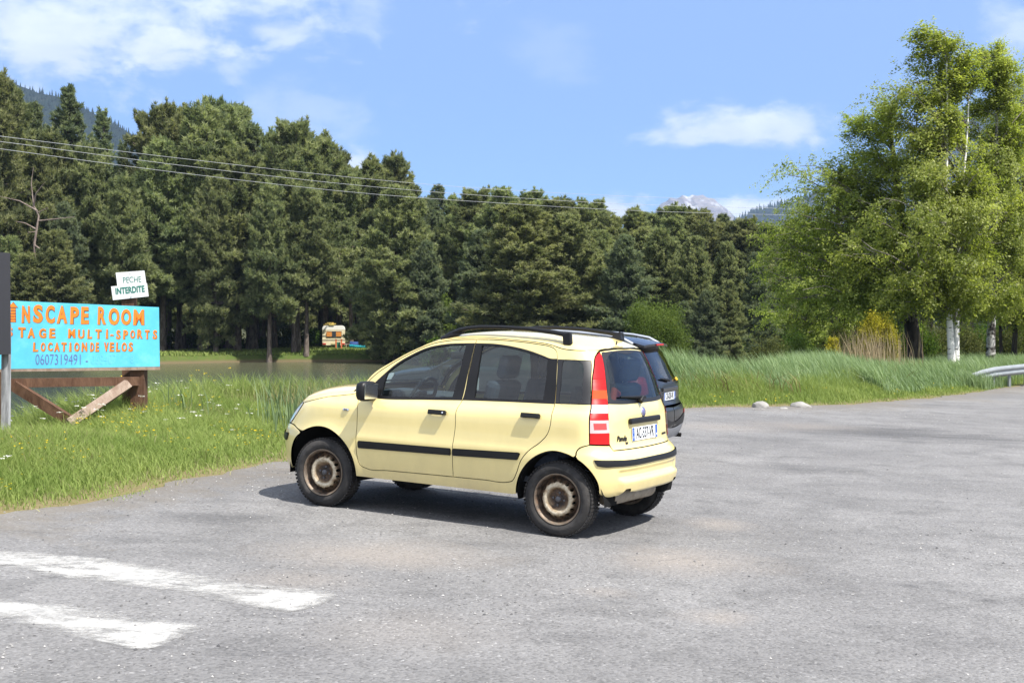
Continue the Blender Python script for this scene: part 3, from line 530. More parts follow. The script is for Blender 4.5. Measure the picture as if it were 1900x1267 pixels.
def pine(seed, H, cr, base=.28, cone=.5, dens=1.0, mat=None, tuft=.62, top_open=.0, lean=0.0):
    """trunk + limbs, crown of needle tufts carried by the limbs; H height, cr crown radius"""
    r = np.random.default_rng(seed); mat = mat or M_NEED
    tr = [np.array([lean*H*t*t + .12*math.sin(3*t + seed), .12*math.cos(4*t + seed), H*t]) for t in np.linspace(0, .97, 9)]; r0 = .017*H
    tubes = [(tr, [r0*(1.35 if i == 0 else 1)*(1 - .93*t) + .02 for i, t in enumerate(np.linspace(0, .97, 9))], 7)]
    C = []; D = []; VV = []; nb = int(185*dens*H/20)
    for q in range(nb):
        t = (q + r.random())/nb; h = base*H + (H*.985 - base*H)*t**.92
        prof = (1 - t)**cone*(1.0 if t > .18 else .62 + .38*t/.18); Lb = cr*prof*r.uniform(.55, 1.18) + .35
        az = q*2.39996 + r.normal(0, .5); Lb *= 1 + .22*math.sin(2*az + seed + h*.45) + .12*math.sin(3*az - h*.8 + seed*2); up = -.10 + .75*t + r.normal(0, .12); x0 = np.array([np.interp(h, [0, H], [0, lean*H]) if lean else 0, 0, h])
        d0 = np.array([math.cos(az), math.sin(az), up]); d0 /= np.linalg.norm(d0); pts = [x0]; d = d0.copy(); nseg = 5; dr = -.06 if t < .4 else .05
        for s in range(nseg):
            d = norm(d + np.array([0, 0, (dr if s < 3 else .13)]) + r.normal(0, .07, 3)); pts.append(pts[-1] + d*Lb/nseg)
        if t < .9: tubes.append((pts, [.035 + .02*Lb*(1 - .5*t)*(1 - .85*s/nseg)*.55 for s in range(nseg + 1)], 4))
        m = max(6, int(Lb*11.0*dens)); clump = r.uniform(.12, .88)
        for s in range(m):
            f = .22 + .80*((s + r.random())/m)**.75; f = min(f, 1.0); k = f*nseg; i = min(int(k), nseg - 1); p = pts[i] + (pts[i + 1] - pts[i])*(k - i); wd = (.10 + .26*Lb*(1 - abs(f - .62)*1.1)*.62)
            side = np.cross(d0, [0, 0, 1]); side /= np.linalg.norm(side) + 1e-9; off = side*r.normal(0, wd*.62) + np.array([0, 0, r.normal(.08, .20)])
            C.append(p + off); D.append(norm(d0*.75 + side*np.dot(off, side)*.8 + np.array([0, 0, .50]) + r.normal(0, .25, 3))); VV.append(np.clip(clump + r.normal(0, .20), 0, 1))
    C = np.array(C); D = np.array(D); V, F = tri_fans(C, D, 15, tuft*.84, .082, r); vv = np.repeat(np.clip(np.repeat(VV, 15) + r.normal(0, .12, len(C)*15), 0, 1), 4)
    cm = mesh_np('crown', V, F, False, None, {'v': vv}); cm.materials.append(mat); b = wood_tubes(tubes); tm = mesh_np('trunk', b.V, b.F, True); tm.materials.append(M_BARK); return tm, cm
def place_tree(name, meshes, loc, rz, sc, label, cat, group=None, sz=None):
    e = empty(name, loc, label, cat, group, rz); e.scale = (sc, sc, sz if sz else sc)
    for nm, me in zip(('trunk', 'crown', 'limbs'), meshes):
        if me is not None: o = bpy.data.objects.new(nm, me); col.objects.link(o); o.parent = e
    return e
PV = [pine(11, 20, 4.6, .30, .55, 1.15), pine(12, 20, 5.2, .26, .45, 1.15), pine(13, 20, 4.0, .30, .70, 1.1), pine(14, 20, 3.4, .22, .95, 1.05, M_NEEDB, .5), pine(15, 20, 5.6, .34, .40, 1.2), pine(16, 20, 4.4, .12, .62, 1.25, M_NEEDB), pine(17, 20, 5.0, .10, .60, 1.25), pine(18, 20, 2.5, .18, 1.05, 1.0, M_NEEDB, .45)]
forest = [  # pixel column, pixel of the top, distance, kind, width factor
 (-60, 150, 118, 0, 1.0), (0, 142, 112, 2, .72), (30, 168, 116, 2, .7), (66, 196, 122, 3, .95), (128, 163, 119, 3, 1.05), (95, 250, 116, 0, .8), (190, 208, 124, 7, 1.05), (160, 280, 117, 1, .8), (228, 268, 128, 7, .9), (300, 210, 124, 1, .82), (332, 206, 128, 2, 1.15), (378, 203, 121, 0, 1.05), (425, 212, 127, 4, .9), (300, 265, 119, 0, 1.0),
 (470, 236, 124, 7, 1.3), (508, 250, 130, 0, .85), (548, 238, 122, 1, .9), (600, 254, 132, 2, 1.1), (626, 285, 132, 0, .9), (545, 300, 119, 0, .9), (440, 290, 119, 1, 1.0), (650, 330, 130, 4, .8), (690, 296, 131, 2, 1.15), (733, 293, 135, 0, .95), (756, 345, 136, 5, 1.0), (812, 346, 165, 3, 1.3), (840, 366, 150, 2, 1), (860, 368, 162, 7, 1.3), (790, 372, 140, 5, 1),
 (888, 360, 128, 1, 1.1), (932, 352, 124, 6, 1.25), (985, 364, 128, 1, 1.2), (1040, 372, 126, 0, 1.2), (1092, 380, 130, 1, 1.1), (1132, 402, 126, 0, 1.1), (1176, 388, 128, 2, 1.2), (1212, 402, 136, 1, 1.1), (1250, 384, 124, 0, 1.1), (1292, 398, 126, 4, 1.0), (1342, 398, 128, 3, 1.3), (1385, 412, 125, 1, 1.1), (1425, 420, 122, 0, 1.1), (1470, 415, 126, 0, .9), (1520, 430, 122, 1, .9), (1580, 440, 120, 0, .9), (1640, 430, 124, 2, 1), (1720, 430, 126, 0, .9), (1800, 425, 122, 1, .9), (1890, 420, 124, 4, .9),
 (735, 350, 112, 6, 1.1), (715, 400, 116, 5, .85), (790, 450, 110, 5, .9), (965, 380, 98, 6, 1.45), (895, 430, 104, 5, 1.1), (1050, 400, 100, 6, 1.2), (1110, 430, 108, 6, 1.1), (1160, 440, 96, 5, 1.1), (1225, 425, 102, 0, .9), (1290, 440, 98, 6, .85), (1350, 450, 102, 6, .85), (1405, 470, 96, 5, .9), (1455, 470, 100, 6, .85),
 (52, 472, 105, 6, 1.15), (20, 440, 106, 6, .9), (105, 430, 106, 6, 1.0), (230, 330, 114, 0, .85), (400, 330, 116, 6, .75), (500, 345, 115, 0, .8), (568, 360, 117, 4, .75), (120, 380, 110, 5, .8), (1310, 540, 82, 5, 1.0), (1352, 520, 86, 6, .85), (1270, 560, 84, 5, .9), (1420, 560, 80, 5, 1.1)]
ORD = 'first second third fourth fifth sixth seventh eighth ninth tenth eleventh twelfth thirteenth fourteenth fifteenth sixteenth seventeenth eighteenth nineteenth twentieth'.split()
ZONES = [(30, 'at the left end of the wood'), (110, 'around the bare dead pine'), (300, 'above the turquoise board'), (560, 'between the signboard and the caravan'), (680, 'around the caravan'), (830, 'above the yellow car bonnet'), (1130, 'above the yellow car roof'), (1270, 'around the round willow bush'), (1450, 'left of the roadside birches'), (9999, 'behind the roadside birches')]
zone_of = lambda u: next(t for lim, t in ZONES if u < lim)
def tree_label(desc, u, allu):
    same = sorted(q for q in allu if zone_of(q) == zone_of(u)); return '%s, %s from left of those %s' % (desc, ORD[min(same.index(u), 19)], zone_of(u))
names_ = {0: ('pine', 'rounded olive green pine'), 1: ('pine', 'broad spreading olive green pine'), 2: ('pine', 'pointed olive green pine'), 3: ('conifer', 'pointed blue green conifer'), 4: ('pine', 'flat topped bare trunked pine'), 5: ('conifer', 'low branched blue green conifer'), 6: ('pine', 'bushy low branched pine'), 7: ('conifer', 'slim blue green conifer')}
for n_, (u, v, Y, kd, wf) in enumerate(forest):
    p = at(u, v, Y); x, y, zt = p; zb = float(height(np.array([x]), np.array([y]))[0]); H = zt - zb; s = H/19.9; nm, lb = names_[kd]
    place_tree('pine_tree' if nm == 'pine' else 'conifer_tree', PV[kd], (x, y, zb - .1), random.uniform(0, 6.28), s*wf*(1.0 if s > .75 else 1.12), tree_label(lb, u, [q[0] for q in forest]), nm, 'pines of the wood behind the pond', sz=s)
for row, (Y0, n, hh) in enumerate([(138, 36, 17), (152, 36, 18), (172, 34, 19), (192, 34, 19)]):         # the depth of the wood
    for i in range(n):
        u = -120 + (i + random.random())*2150/n; Y = Y0 + random.uniform(-6, 6); x, y, _ = at(u, 600, Y); zb = float(height(np.array([x]), np.array([y]))[0]); k = random.choice([0, 1, 2, 4, 4, 0]) if row < 2 else random.choice([5, 6, 6, 5])
        cap = np.interp(u, [0, 200, 400, 620, 660, 720, 770, 950, 1130, 1250, 1450, 1900], [215, 275, 240, 300, 345, 325, 385, 390, 425, 425, 440, 440]) + 14; s = min(hh*random.uniform(.85, 1.1)/19.9, ((600 - cap)/FPX*Y + EYE - zb)/19.9)
        place_tree('pine_tree', PV[k], (x, y, zb - .1), random.uniform(0, 6.28), s*1.0, 'dark pine deep in the wood, half hidden behind the front trees', 'pine', 'pines deep in the wood', sz=s)
# ---- broad-leaved trees: limbs, twigs and small leaves, blown to the left by the wind
def broadleaf(seed, H, trunks, crown, nlimb, nleaf, leaf=.085, wind=.35, bark=None, lmat=None, droop=.3, lr=(.0, 1.0)):
    """trunks: list of (base offset, top point, radius); crown: ellipsoids (centre, radii, weight) the limbs reach for"""
    r = np.random.default_rng(seed); tubes = []; limbs = []; W = np.array([c[2] for c in crown], float); W /= W.sum(); stems = []
    for b0, top, rad in trunks:
        b0 = np.array(b0, float); top = np.array(top, float); pts = [b0 + (top - b0)*t + np.array([.22*math.sin(5*t + seed), .2*math.cos(4*t + seed*2), 0])*t*(1 - t*.3) for t in np.linspace(0, 1, 12)]; stems.append(np.array(pts)); tubes.append((pts, [rad*(1 - .93*t)*(1.25 if t == 0 else 1) + .008 for t in np.linspace(0, 1, 12)], 9))
    LC = []; LD = []; LVv = []; per = max(1, nleaf//(nlimb*7*5))
    for q in range(nlimb):
        c, rad, _ = crown[r.choice(len(crown), p=W)]; u_ = r.normal(0, 1, 3); u_ /= np.linalg.norm(u_); tgt = np.array(c) + np.array(rad)*u_*r.uniform(.45, 1.0)**.6
        st = stems[r.integers(len(stems))]; hz = tgt[2] - np.linalg.norm((tgt - st[0])[:2])*r.uniform(.35, .9) - .3; hz = np.clip(hz, st[0][2] + .14*H, st[-1][2]*.98); i = np.argmin(np.abs(st[:, 2] - hz)); p0 = st[i]; L = np.linalg.norm(tgt - p0)
        ctrl = (p0 + tgt)/2 + np.array([0, 0, .18*L]) ; pts = [(1 - t)**2*p0 + 2*t*(1 - t)*ctrl + t*t*tgt + np.array([-wind*.35*L*t*t, 0, -.05*L*t*t]) + r.normal(0, .03*L*t, 3) for t in np.linspace(0, 1, 7)]
        limbs.append((pts, [.006 + .0085*L*(1 - .9*t) for t in np.linspace(0, 1, 7)], 5)); clump = r.uniform(.15, .85)
        for s in range(7):
            f = r.uniform(.30, 1.0); k = f*6; i = min(int(k), 5); p = pts[i] + (pts[i + 1] - pts[i])*(k - i); bd = norm(norm(pts[i + 1] - pts[i])*.7 + r.normal(0, .6, 3) + np.array([-wind, 0, .05])); bl = r.uniform(.5, 1.15)*(.35 + .16*L)
            tw = [p + bd*bl*t + np.array([-wind*.4*t*t, 0, -droop*t*t])*bl for t in np.linspace(0, 1, 4)]
            if s < 3: limbs.append((tw, [.007, .005, .004, .002], 3))
            for w_ in range(5):
                f2 = r.uniform(.15, 1.0)*3; i2 = min(int(f2), 2); q0 = tw[i2] + (tw[i2 + 1] - tw[i2])*(f2 - i2); td = norm(bd*.5 + r.normal(0, .75, 3) + np.array([-wind*1.3, 0, -droop*1.2])); tl = r.uniform(.25, .62)
                tt = r.random((per, 1)); pos = q0 + td*tl*tt + np.array([-wind*.25, 0, -droop*.5])*tl*tt*tt + r.normal(0, .055, (per, 3)); LC.append(pos); LD.append(np.repeat(td[None], per, 0)); LVv.append(np.clip(clump + r.normal(0, .16) + r.normal(0, .16, per), 0, 1))
    C = np.concatenate(LC); D = np.concatenate(LD) + r.normal(0, .55, C.shape); cen = C.mean(0); ou = C - cen; ou[:, 2] *= .5; ou /= np.linalg.norm(ou, axis=1, keepdims=True) + 1e-9; nn_ = r.normal(0, .42, C.shape) + ou*.65 + np.array([0, 0, .55]); nn_ /= np.linalg.norm(nn_, axis=1, keepdims=True); D -= nn_*np.sum(D*nn_, 1, keepdims=True); D /= np.linalg.norm(D, axis=1, keepdims=True) + 1e-9; S_ = np.cross(nn_, D); n = len(C); l = leaf*r.uniform(.65, 1.25, (n, 1)); v = np.concatenate(LVv)
    V = np.stack([C - D*l*.5, C + S_*l*.36, C + D*l*.6, C - S_*l*.36], 1).reshape(-1, 3); i = np.arange(n)*4; F = np.stack([i, i + 1, i + 2, i + 3], 1)
    cm = mesh_np('crown', V, F, False, None, {'v': np.repeat(v, 4)}); cm.materials.append(lmat or M_BIRCHL); b = wood_tubes(tubes); tm = mesh_np('trunk', b.V, b.F, True); tm.materials.append(bark or M_BIRCHB); b = wood_tubes(limbs); lm = mesh_np('limbs', b.V, b.F, True); lm.materials.append(M_LIMB); return tm, cm, lm
def px_tree(name, seed, base_uv, Y, trunks_px, crown_px, nlimb, nleaf, label, cat, group=None, **kw):
    """trunk feet/tops and crown lobes given where they stand in the world, from the photograph at distance Y"""
    g0 = at(base_uv[0], base_uv[1], Y); z0 = float(height(np.array([g0[0]]), np.array([Y]))[0]); o = np.array([g0[0], Y, z0 - .05]); sc = Y/FPX
    tr = [((at(a[0], 600, Y)[0] - o[0], dy, 0), (at(b[0], 600, Y)[0] - o[0], dy*2, at(b[0], b[1], Y)[2] - o[2]), rad) for a, b, rad, dy in trunks_px]
    cr = [((at(u, v, Y)[0] - o[0], dy, at(u, v, Y)[2] - o[2]), (ru*sc, dd, rv*sc), w) for (u, v, ru, rv, dy, dd, w) in crown_px]
    H = max(t[1][2] for t in tr); return place_tree(name, broadleaf(seed, H, tr, cr, nlimb, nleaf, **kw), tuple(o), 0, 1, label, cat, group)
GB = 'birches and broad leaved trees beside the road'
px_tree('birch_tree', 41, (1775, 692), 44, [((1768, 690), (1742, 60), .12, 0), ((1781, 695), (1800, 130), .105, .35)], [(1745, 92, 52, 54, 0, 1.1, 2.2), (1715, 200, 82, 66, 0, 1.5, 2.8), (1795, 135, 38, 42, .5, 1.0, 1.2), (1770, 300, 110, 80, -.3, 1.8, 3.6), (1690, 420, 150, 110, -.6, 2.2, 4), (1790, 450, 100, 110, -.4, 2.0, 3.5), (1735, 525, 110, 46, -.4, 1.8, 1.6)], 165, 108000, 'tall birch with a white double trunk beside the road bend', 'birch', GB, bark=M_BIRCHB)
px_tree('broadleaf_tree', 42, (1705, 695), 46, [((1705, 695), (1640, 190), .30, 0)], [(1632, 208, 50, 52, 0, 1.2, 2.0), (1630, 305, 85, 60, 0, 1.6, 2.8), (1545, 325, 62, 44, .3, 1.4, 2.8), (1515, 415, 60, 50, .2, 1.4, 2.2), (1600, 430, 120, 80, 0, 2.0, 4), (1530, 495, 80, 72, 0, 1.8, 3), (1650, 520, 100, 50, -.3, 2, 3), (1690, 470, 80, 80, -1, 2, 2.4)], 165, 108000, 'dark trunked broad leaved tree blown to one side by the wind', 'tree', GB, bark=M_DARKB)
px_tree('birch_tree', 43, (1836, 682), 48, [((1838, 682), (1850, 110), .17, 0)], [(1845, 130, 55, 48, 0, 1.2, 2), (1850, 240, 85, 80, 0, 1.6, 3), (1870, 370, 95, 100, 0, 1.8, 3.5), (1850, 500, 100, 90, -.5, 1.8, 3), (1890, 180, 60, 80, .6, 1.4, 2)], 125, 80000, 'leaning birch with a half black trunk left of the guard rail', 'birch', GB, bark=M_BIRCHB2)
px_tree('birch_tree', 44, (1880, 675), 52, [((1880, 678), (1905, 150), .11, 0), ((1868, 678), (1850, 420), .07, .4)], [(1910, 220, 90, 100, 0, 1.8, 3), (1930, 400, 110, 120, 0, 2, 3), (1900, 540, 90, 70, -.3, 1.6, 2.4)], 100, 60000, 'slender birch behind the end of the guard rail', 'birch', GB, bark=M_DARKB)
px_tree('broadleaf_tree', 45, (1560, 665), 60, [((1560, 668), (1560, 330), .2, 0)], [(1500, 480, 80, 90, 0, 2.2, 3), (1570, 420, 110, 90, 0, 2.4, 3), (1540, 570, 110, 60, -.3, 2.2, 3), (1640, 520, 100, 90, 0, 2.2, 3), (1455, 560, 40, 60, 0, 1.5, 1.5)], 120, 70000, 'rounded broad leaved tree at the back of the group beside the road', 'tree', GB, bark=M_DARKB, leaf=.095, wind=.15)
# ---- bushes
def bush(name, seed, u, v_base, v_top, Y, ru, label, mat, leaf=.06, n=26000, dd=None, lobes=9, cat='bush', stems=12, group=None, boxy=2.6):
    r = np.random.default_rng(seed); p = at(u, 600, Y); z0 = float(height(np.array([p[0]]), np.array([Y]))[0]); ht = at(u, v_top, Y)[2] - z0; rx = ru*Y/FPX; dd = dd or rx; tubes = []; C = []; VV = []
    for q in range(stems):
        a = r.uniform(0, 6.28); tip = np.array([math.cos(a)*rx*r.uniform(.2, .8), math.sin(a)*dd*r.uniform(.2, .8), ht*r.uniform(.6, .95)]); tubes.append(([np.array([tip[0]*.1, tip[1]*.1, 0]), tip*np.array([.45, .45, .55]), tip], [.035, .022, .006], 5))
    for q in range(lobes*7):                                # small sprays spread over an uneven dome
        a = r.uniform(0, 6.28); e = r.uniform(-.35, 1.0); cz = max(0.02, .52 + .48*e); rad = math.sqrt(max(0, 1 - abs(e)**boxy))*r.uniform(.72, 1.04); c = np.array([math.cos(a)*rad*rx*.86, math.sin(a)*rad*dd*.86, cz*ht*r.uniform(.80, .97)]); m = n//(lobes*7); rr = r.uniform(.16, .30)*rx
        C.append(c + r.normal(0, 1, (m, 3))*np.array([rr, rr, rr*1.15])*.62); VV.append(np.clip(r.uniform(.15, .85) + r.normal(0, .2, m), 0, 1))
    C = np.concatenate(C); C[:, 2] = np.abs(C[:, 2]); k = len(C); D = r.normal(0, 1, (k, 3)) + np.array([0, 0, .7]); D /= np.linalg.norm(D, axis=1, keepdims=True); S_ = np.cross(D, r.normal(0, 1, (k, 3))); S_ /= np.linalg.norm(S_, axis=1, keepdims=True); l = leaf*r.uniform(.6, 1.3, (k, 1))
    V = np.stack([C - D*l*.6, C + S_*l*.25, C + D*l*.6, C - S_*l*.25], 1).reshape(-1, 3); i = np.arange(k)*4; F = np.stack([i, i + 1, i + 2, i + 3], 1); cm = mesh_np('crown', V, F, False, None, {'v': np.repeat(np.concatenate(VV), 4)}); cm.materials.append(mat); b = wood_tubes(tubes); tm = mesh_np('stems', b.V, b.F, True); tm.materials.append(M_DARKB)
    e = empty(name, (p[0], Y, z0 - .03), label, cat, group)
    for nm, me in (('stems', tm), ('crown', cm)): o = bpy.data.objects.new(nm, me); col.objects.link(o); o.parent = e
    return e
M_WIL = leaf_mat('willow_leaves', (.075, .115, .026), (.16, .21, .055), .35, 1.4); M_GRN = leaf_mat('bush_leaves', (.03, .06, .012), (.09, .14, .025), .35, 1.5, .03); M_YLW = leaf_mat('broom_flowers', (.10, .11, .015), (.44, .38, .04), .25, 1.1); M_OLV = leaf_mat('olive_shrub', (.05, .06, .02), (.12, .13, .045), .3, 1.3)
bush('round_bush', 61, 1219, 664, 551, 58, 58, 'round pale green willow bush behind the reeds, right of the dark car', M_WIL, .075, 40000, boxy=6, lobes=14)
bush('flowering_bush', 62, 1628, 690, 576, 41.5, 38, 'large yellow flowering bush left of the dark trunk', M_YLW, .055, 17000)
bush('flowering_bush', 63, 1546, 680, 618, 41, 16, 'small yellow topped shrub left of the large flowering bush', M_YLW, .05, 4200, stems=6)
bush('leafy_shrub', 64, 1485, 680, 618, 49, 30, 'small pale green shrub just behind the reeds', M_WIL, .06, 8000)
bush('leafy_shrub', 65, 724, 660, 612, 116, 22, 'dark green bush on the far bank beside the blue boats', M_GRN, .22, 7000, cat='bush')
bush('leafy_shrub', 66, 806, 660, 525, 112, 36, 'tall pale green bush on the far bank behind the yellow car roof', M_WIL, .26, 9000)
bush('leafy_shrub', 67, 585, 655, 612, 127, 18, 'low green bush left of the caravan', M_GRN, .22, 4000)
for i_, (u, vt, Y, ru) in enumerate([(1580, 610, 58, 60), (1680, 600, 60, 60), (1760, 610, 62, 70), (1850, 600, 64, 60), (1440, 625, 66, 60), (1500, 600, 70, 50), (1910, 590, 62, 60)]):
    bush('undergrowth_bush', 70 + i_, u, 680, vt, Y, ru, 'dark undergrowth bush below the roadside trees, %s of the seven as built towards the right' % ORD[i_] if False else 'dark undergrowth bush below the roadside trees, %s' % ['under the small yellow shrub', 'behind the dry reeds', 'between the dark trunk and the white birch', 'behind the guard rail birches', 'left end of the row', 'above the reed bed', 'at the right edge'][i_], M_GRN if i_ % 2 else M_OLV, .10, 9000, group='undergrowth bushes below the roadside trees')
for i_, u in enumerate(range(-20, 1480, 44)):              # low scrub along the edge of the wood
    if 575 < u < 720: continue
    bush('undergrowth_bush', 90 + i_, u + random.uniform(-20, 20), 655, 622 + random.uniform(-22, 12), random.uniform(130, 142) if u < 800 else random.uniform(98, 112), random.uniform(22, 40), 'low dark scrub at the foot of the pines', M_GRN if i_ % 3 else M_OLV, .24, 2600, group='scrub at the foot of the pines', lobes=6, stems=5)
# the dead pine at the left
b = MB(); o = at(60, 600, 109); z0 = float(height(np.array([o[0]]), np.array([109.]))[0])
def dp(u, v, dy=0): q = at(u, v, 109); return np.array([q[0] - o[0], dy, q[2] - z0])
b.tube([dp(66, 650), dp(66, 520), dp(64, 450), dp(72, 400), dp(62, 380), dp(58, 340), dp(62, 310)], [.17, .14, .11, .085, .06, .04, .015], 8); dtree = empty('dead_tree', (o[0], 109, z0), 'bare bleached dead pine with crooked limbs between the green pines', 'dead tree')
for L in ([(70, 392), (40, 374), (5, 366)], [(70, 395), (92, 386)], [(72, 410), (100, 408), (145, 404)], [(66, 425), (50, 415), (35, 412)], [(62, 385), (70, 360), (90, 340)], [(64, 455), (80, 464), (115, 462)], [(68, 430), (55, 432)]): b.tube([dp(*q, dy=-.4*i) for i, q in enumerate(L)], [.08, .055, .02][:len(L)] if len(L) == 3 else [.06, .02], 6)
b.build('trunk', bark_mat('bleached_wood', (.15, .115, .10), (.26, .21, .18)), dtree)
# ------------------------------------------------------------------ grass, reeds and flowers
def blades(name, P, h, w, lean, curve, v, mat, label, rnd=.35, r=rng):
    n = len(P); z = height(P[:, 0], P[:, 1]); B = np.column_stack([P, z - .01]); az = r.uniform(0, 6.283, n); side = np.stack([np.cos(az), np.sin(az), 0*az], 1); ln = np.asarray(lean)[None]*h[:, None] + r.normal(0, 1, (n, 3))*np.array([1, 1, 0])*(rnd*h)[:, None]; ln[:, 2] = 0
    up = np.array([0, 0, 1.]); w_ = w[:, None]; m = B + up*(h*.55)[:, None] + ln*.32; t = B + up*(h*(1 - .18*curve))[:, None] + ln*(1 + .35*curve)[:, None]
    V = np.stack([B - side*w_*.5, B + side*w_*.5, m - side*w_*.42, m + side*w_*.42, t], 1).reshape(-1, 3); i = np.arange(n)*5; F = np.concatenate([np.stack([i, i + 1, i + 3], 1), np.stack([i, i + 3, i + 2], 1), np.stack([i + 2, i + 3, i + 4], 1)])
    o = link(name, mesh_np(name, V, F, False, None, {'v': np.repeat(np.clip(v, 0, 1), 5)}), None, mat); return tag(o, label, kind='stuff')
def scatter(n, x0, x1, y0, y1, keep, r=rng):
    P = np.column_stack([r.uniform(x0, x1, n), r.uniform(y0, y1, n)]); k = keep(P); return P[k]
M_GRASS = leaf_mat('meadow_grass', (.120, .180, .042), (.285, .335, .115), .35, 1.35); M_REED = leaf_mat('reed_leaves', (.110, .170, .075), (.260, .335, .175), .32, 1.3, 0, .02, .45); M_DRY = leaf_mat('dry_reeds', (.20, .15, .09), (.42, .34, .22), .2, 1.0); M_STRAWG = leaf_mat('seeding_stems', (.20, .19, .085), (.36, .34, .19), .25, 1.1); M_STRAW = leaf_mat('straw', (.16, .13, .06), (.30, .26, .12), .2, 1.0)
low_ = lambda P: 1 - .62*np.exp(-(((P[:, 0] + 5.0)/1.25)**2 + ((P[:, 1] - 15.6)/1.5)**2))
def dens_keep(lo, hi, f): return lambda P: (lambda d: (d > lo) & (d < hi) & (rng.random(len(P)) < f(P, d)))(edge_d(P[:, 0], P[:, 1]))
P = scatter(700000, -9.5, -1.2, 5.5, 20, dens_keep(-.28, 3.2, lambda P, d: np.where(d < .05, .16*sst(.5, .75, vnoise(P[:, 0], P[:, 1], .3, 41)), np.clip(.10 + d*.7, 0, 1)*.62))); d = edge_d(P[:, 0], P[:, 1]); n = len(P); cl = vnoise(P[:, 0], P[:, 1], .8, 8)
blades('verge_grass', P, (.045 + .11*sst(0, .8, d) + .27*sst(.7, 2.6, d)*(.4 + cl))*low_(P)*rng.uniform(.5, 1.25, n), .0065 + .004*rng.random(n), (-.10, .05, 0), rng.uniform(0, 1, n), cl*.55 + rng.random(n)*.55 - .05, M_GRASS, 'bright green meadow grass along the edge of the asphalt')
P = scatter(260000, -14, 1.5, 12, 26, dens_keep(2.6, 7.2, lambda P, d: .75 + 0*d)); d = edge_d(P[:, 0], P[:, 1]); n = len(P); cl = vnoise(P[:, 0], P[:, 1], 1.0, 9)
blades('tall_grass', P, (.32 + .34*cl)*low_(P)*rng.uniform(.55, 1.3, n), .008 + .005*rng.random(n), (-.14, 0, 0), rng.uniform(0, 1, n), cl*.5 + rng.random(n)*.5, M_GRASS, 'tall rough grass between the verge and the pond')
P = scatter(26000, -14, 2.0, 14, 28, dens_keep(4.4, 8.5, lambda P, d: sst(.42, .75, vnoise(P[:, 0], P[:, 1], 1.3, 12))*.55)); n = len(P)
blades('pond_reeds', P, rng.uniform(.42, .95, n), .012 + .009*rng.random(n), (-.10, 0, 0), rng.uniform(0, .6, n), rng.random(n), M_REED, 'young green reeds standing along the near shore of the pond', .16)
cc = [(*at(u_, 720, Y_)[:2], n_, s_) for u_, Y_, n_, s_ in ((605, 17.6, 260, .28), (640, 18.2, 110, .26), (522, 18.0, 60, .2), (330, 18, 30, .2))]; P = np.concatenate([np.column_stack([rng.normal(a_, s_, n_), rng.normal(b_, s_*1.3, n_)]) for a_, b_, n_, s_ in cc]); n = len(P); blades('reed_clumps', P, rng.uniform(.40, .86, n), .011 + .008*rng.random(n), (-.08, 0, 0), rng.uniform(0, .5, n), rng.random(n), M_REED, 'denser clumps of blue green reeds just beyond the yellow car bonnet', .17)
P = scatter(700, -10, 1.0, 15, 27, dens_keep(4.6, 8.5, lambda P, d: .5 + 0*d)); n = len(P); blades('dry_stalks', P, rng.uniform(.6, 1.15, n), np.full(n, .007), (-.05, 0, 0), rng.uniform(0, .3, n), rng.random(n), M_DRY, 'thin dry stalks rising from the near shore of the pond', .12)
P = scatter(60000, -12, 0, 8, 24, dens_keep(.25, 6.5, lambda P, d: .25 + .6*sst(.4, .8, vnoise(P[:, 0], P[:, 1], 1.1, 43)))); d = edge_d(P[:, 0], P[:, 1]); n = len(P); blades('seeding_grass', P, (.10 + .36*sst(.3, 3.0, d))*low_(P)*rng.uniform(.7, 1.35, n), .004 + .004*rng.random(n), (-.16, 0, 0), rng.uniform(.2, 1, n), rng.random(n), M_STRAWG, 'pale seeding grass stems mixed through the meadow', .3)
P = scatter(90000, -9.5, 12, 5.5, 40, dens_keep(-.12, .65, lambda P, d: .55*sst(.3, .7, vnoise(P[:, 0], P[:, 1], .5, 47))*np.where(P[:, 1] > 20, 1, .8))); n = len(P); blades('dry_edge_grass', P, rng.uniform(.03, .10, n), .006 + .004*rng.random(n), (-.1, 0, 0), rng.uniform(0, 1, n), rng.random(n), M_STRAWG, 'short dry grass fringe along the crumbling edge of the asphalt', .6)
# right-hand verge and reed bed
P = scatter(420000, -1, 17, 21, 44, dens_keep(.02, 2.6, lambda P, d: np.clip(.25 + d*.8, 0, 1))); d = edge_d(P[:, 0], P[:, 1]); n = len(P); cl = vnoise(P[:, 0], P[:, 1], .9, 14)
blades('roadside_grass', P, (.05 + .12*sst(0, .7, d) + .30*sst(.6, 2.2, d))*(.6 + .8*cl)*rng.uniform(.6, 1.2, n), .009 + .006*rng.random(n), (-.12, 0, 0), rng.uniform(0, 1, n), cl*.5 + rng.random(n)*.5, M_GRASS, 'green grass between the asphalt and the reed bed')
P = scatter(360000, 0, 26, 23, 52, dens_keep(.6, 10, lambda P, d: np.where(P[:, 0] > 11.5, .7, .9)*np.where(P[:, 0] > 9, 1, d > 1.4))); d = edge_d(P[:, 0], P[:, 1]); n = len(P); cl = vnoise(P[:, 0], P[:, 1], 1.6, 15); u_ = 950 + FPX*P[:, 0]/P[:, 1]
hh = np.interp(u_, [1180, 1240, 1300, 1400, 1480, 1560, 1620, 1700, 1800, 1900], [1.38, 1.36, 1.2, .98, 1.08, 1.14, .9, .85, .85, .85])
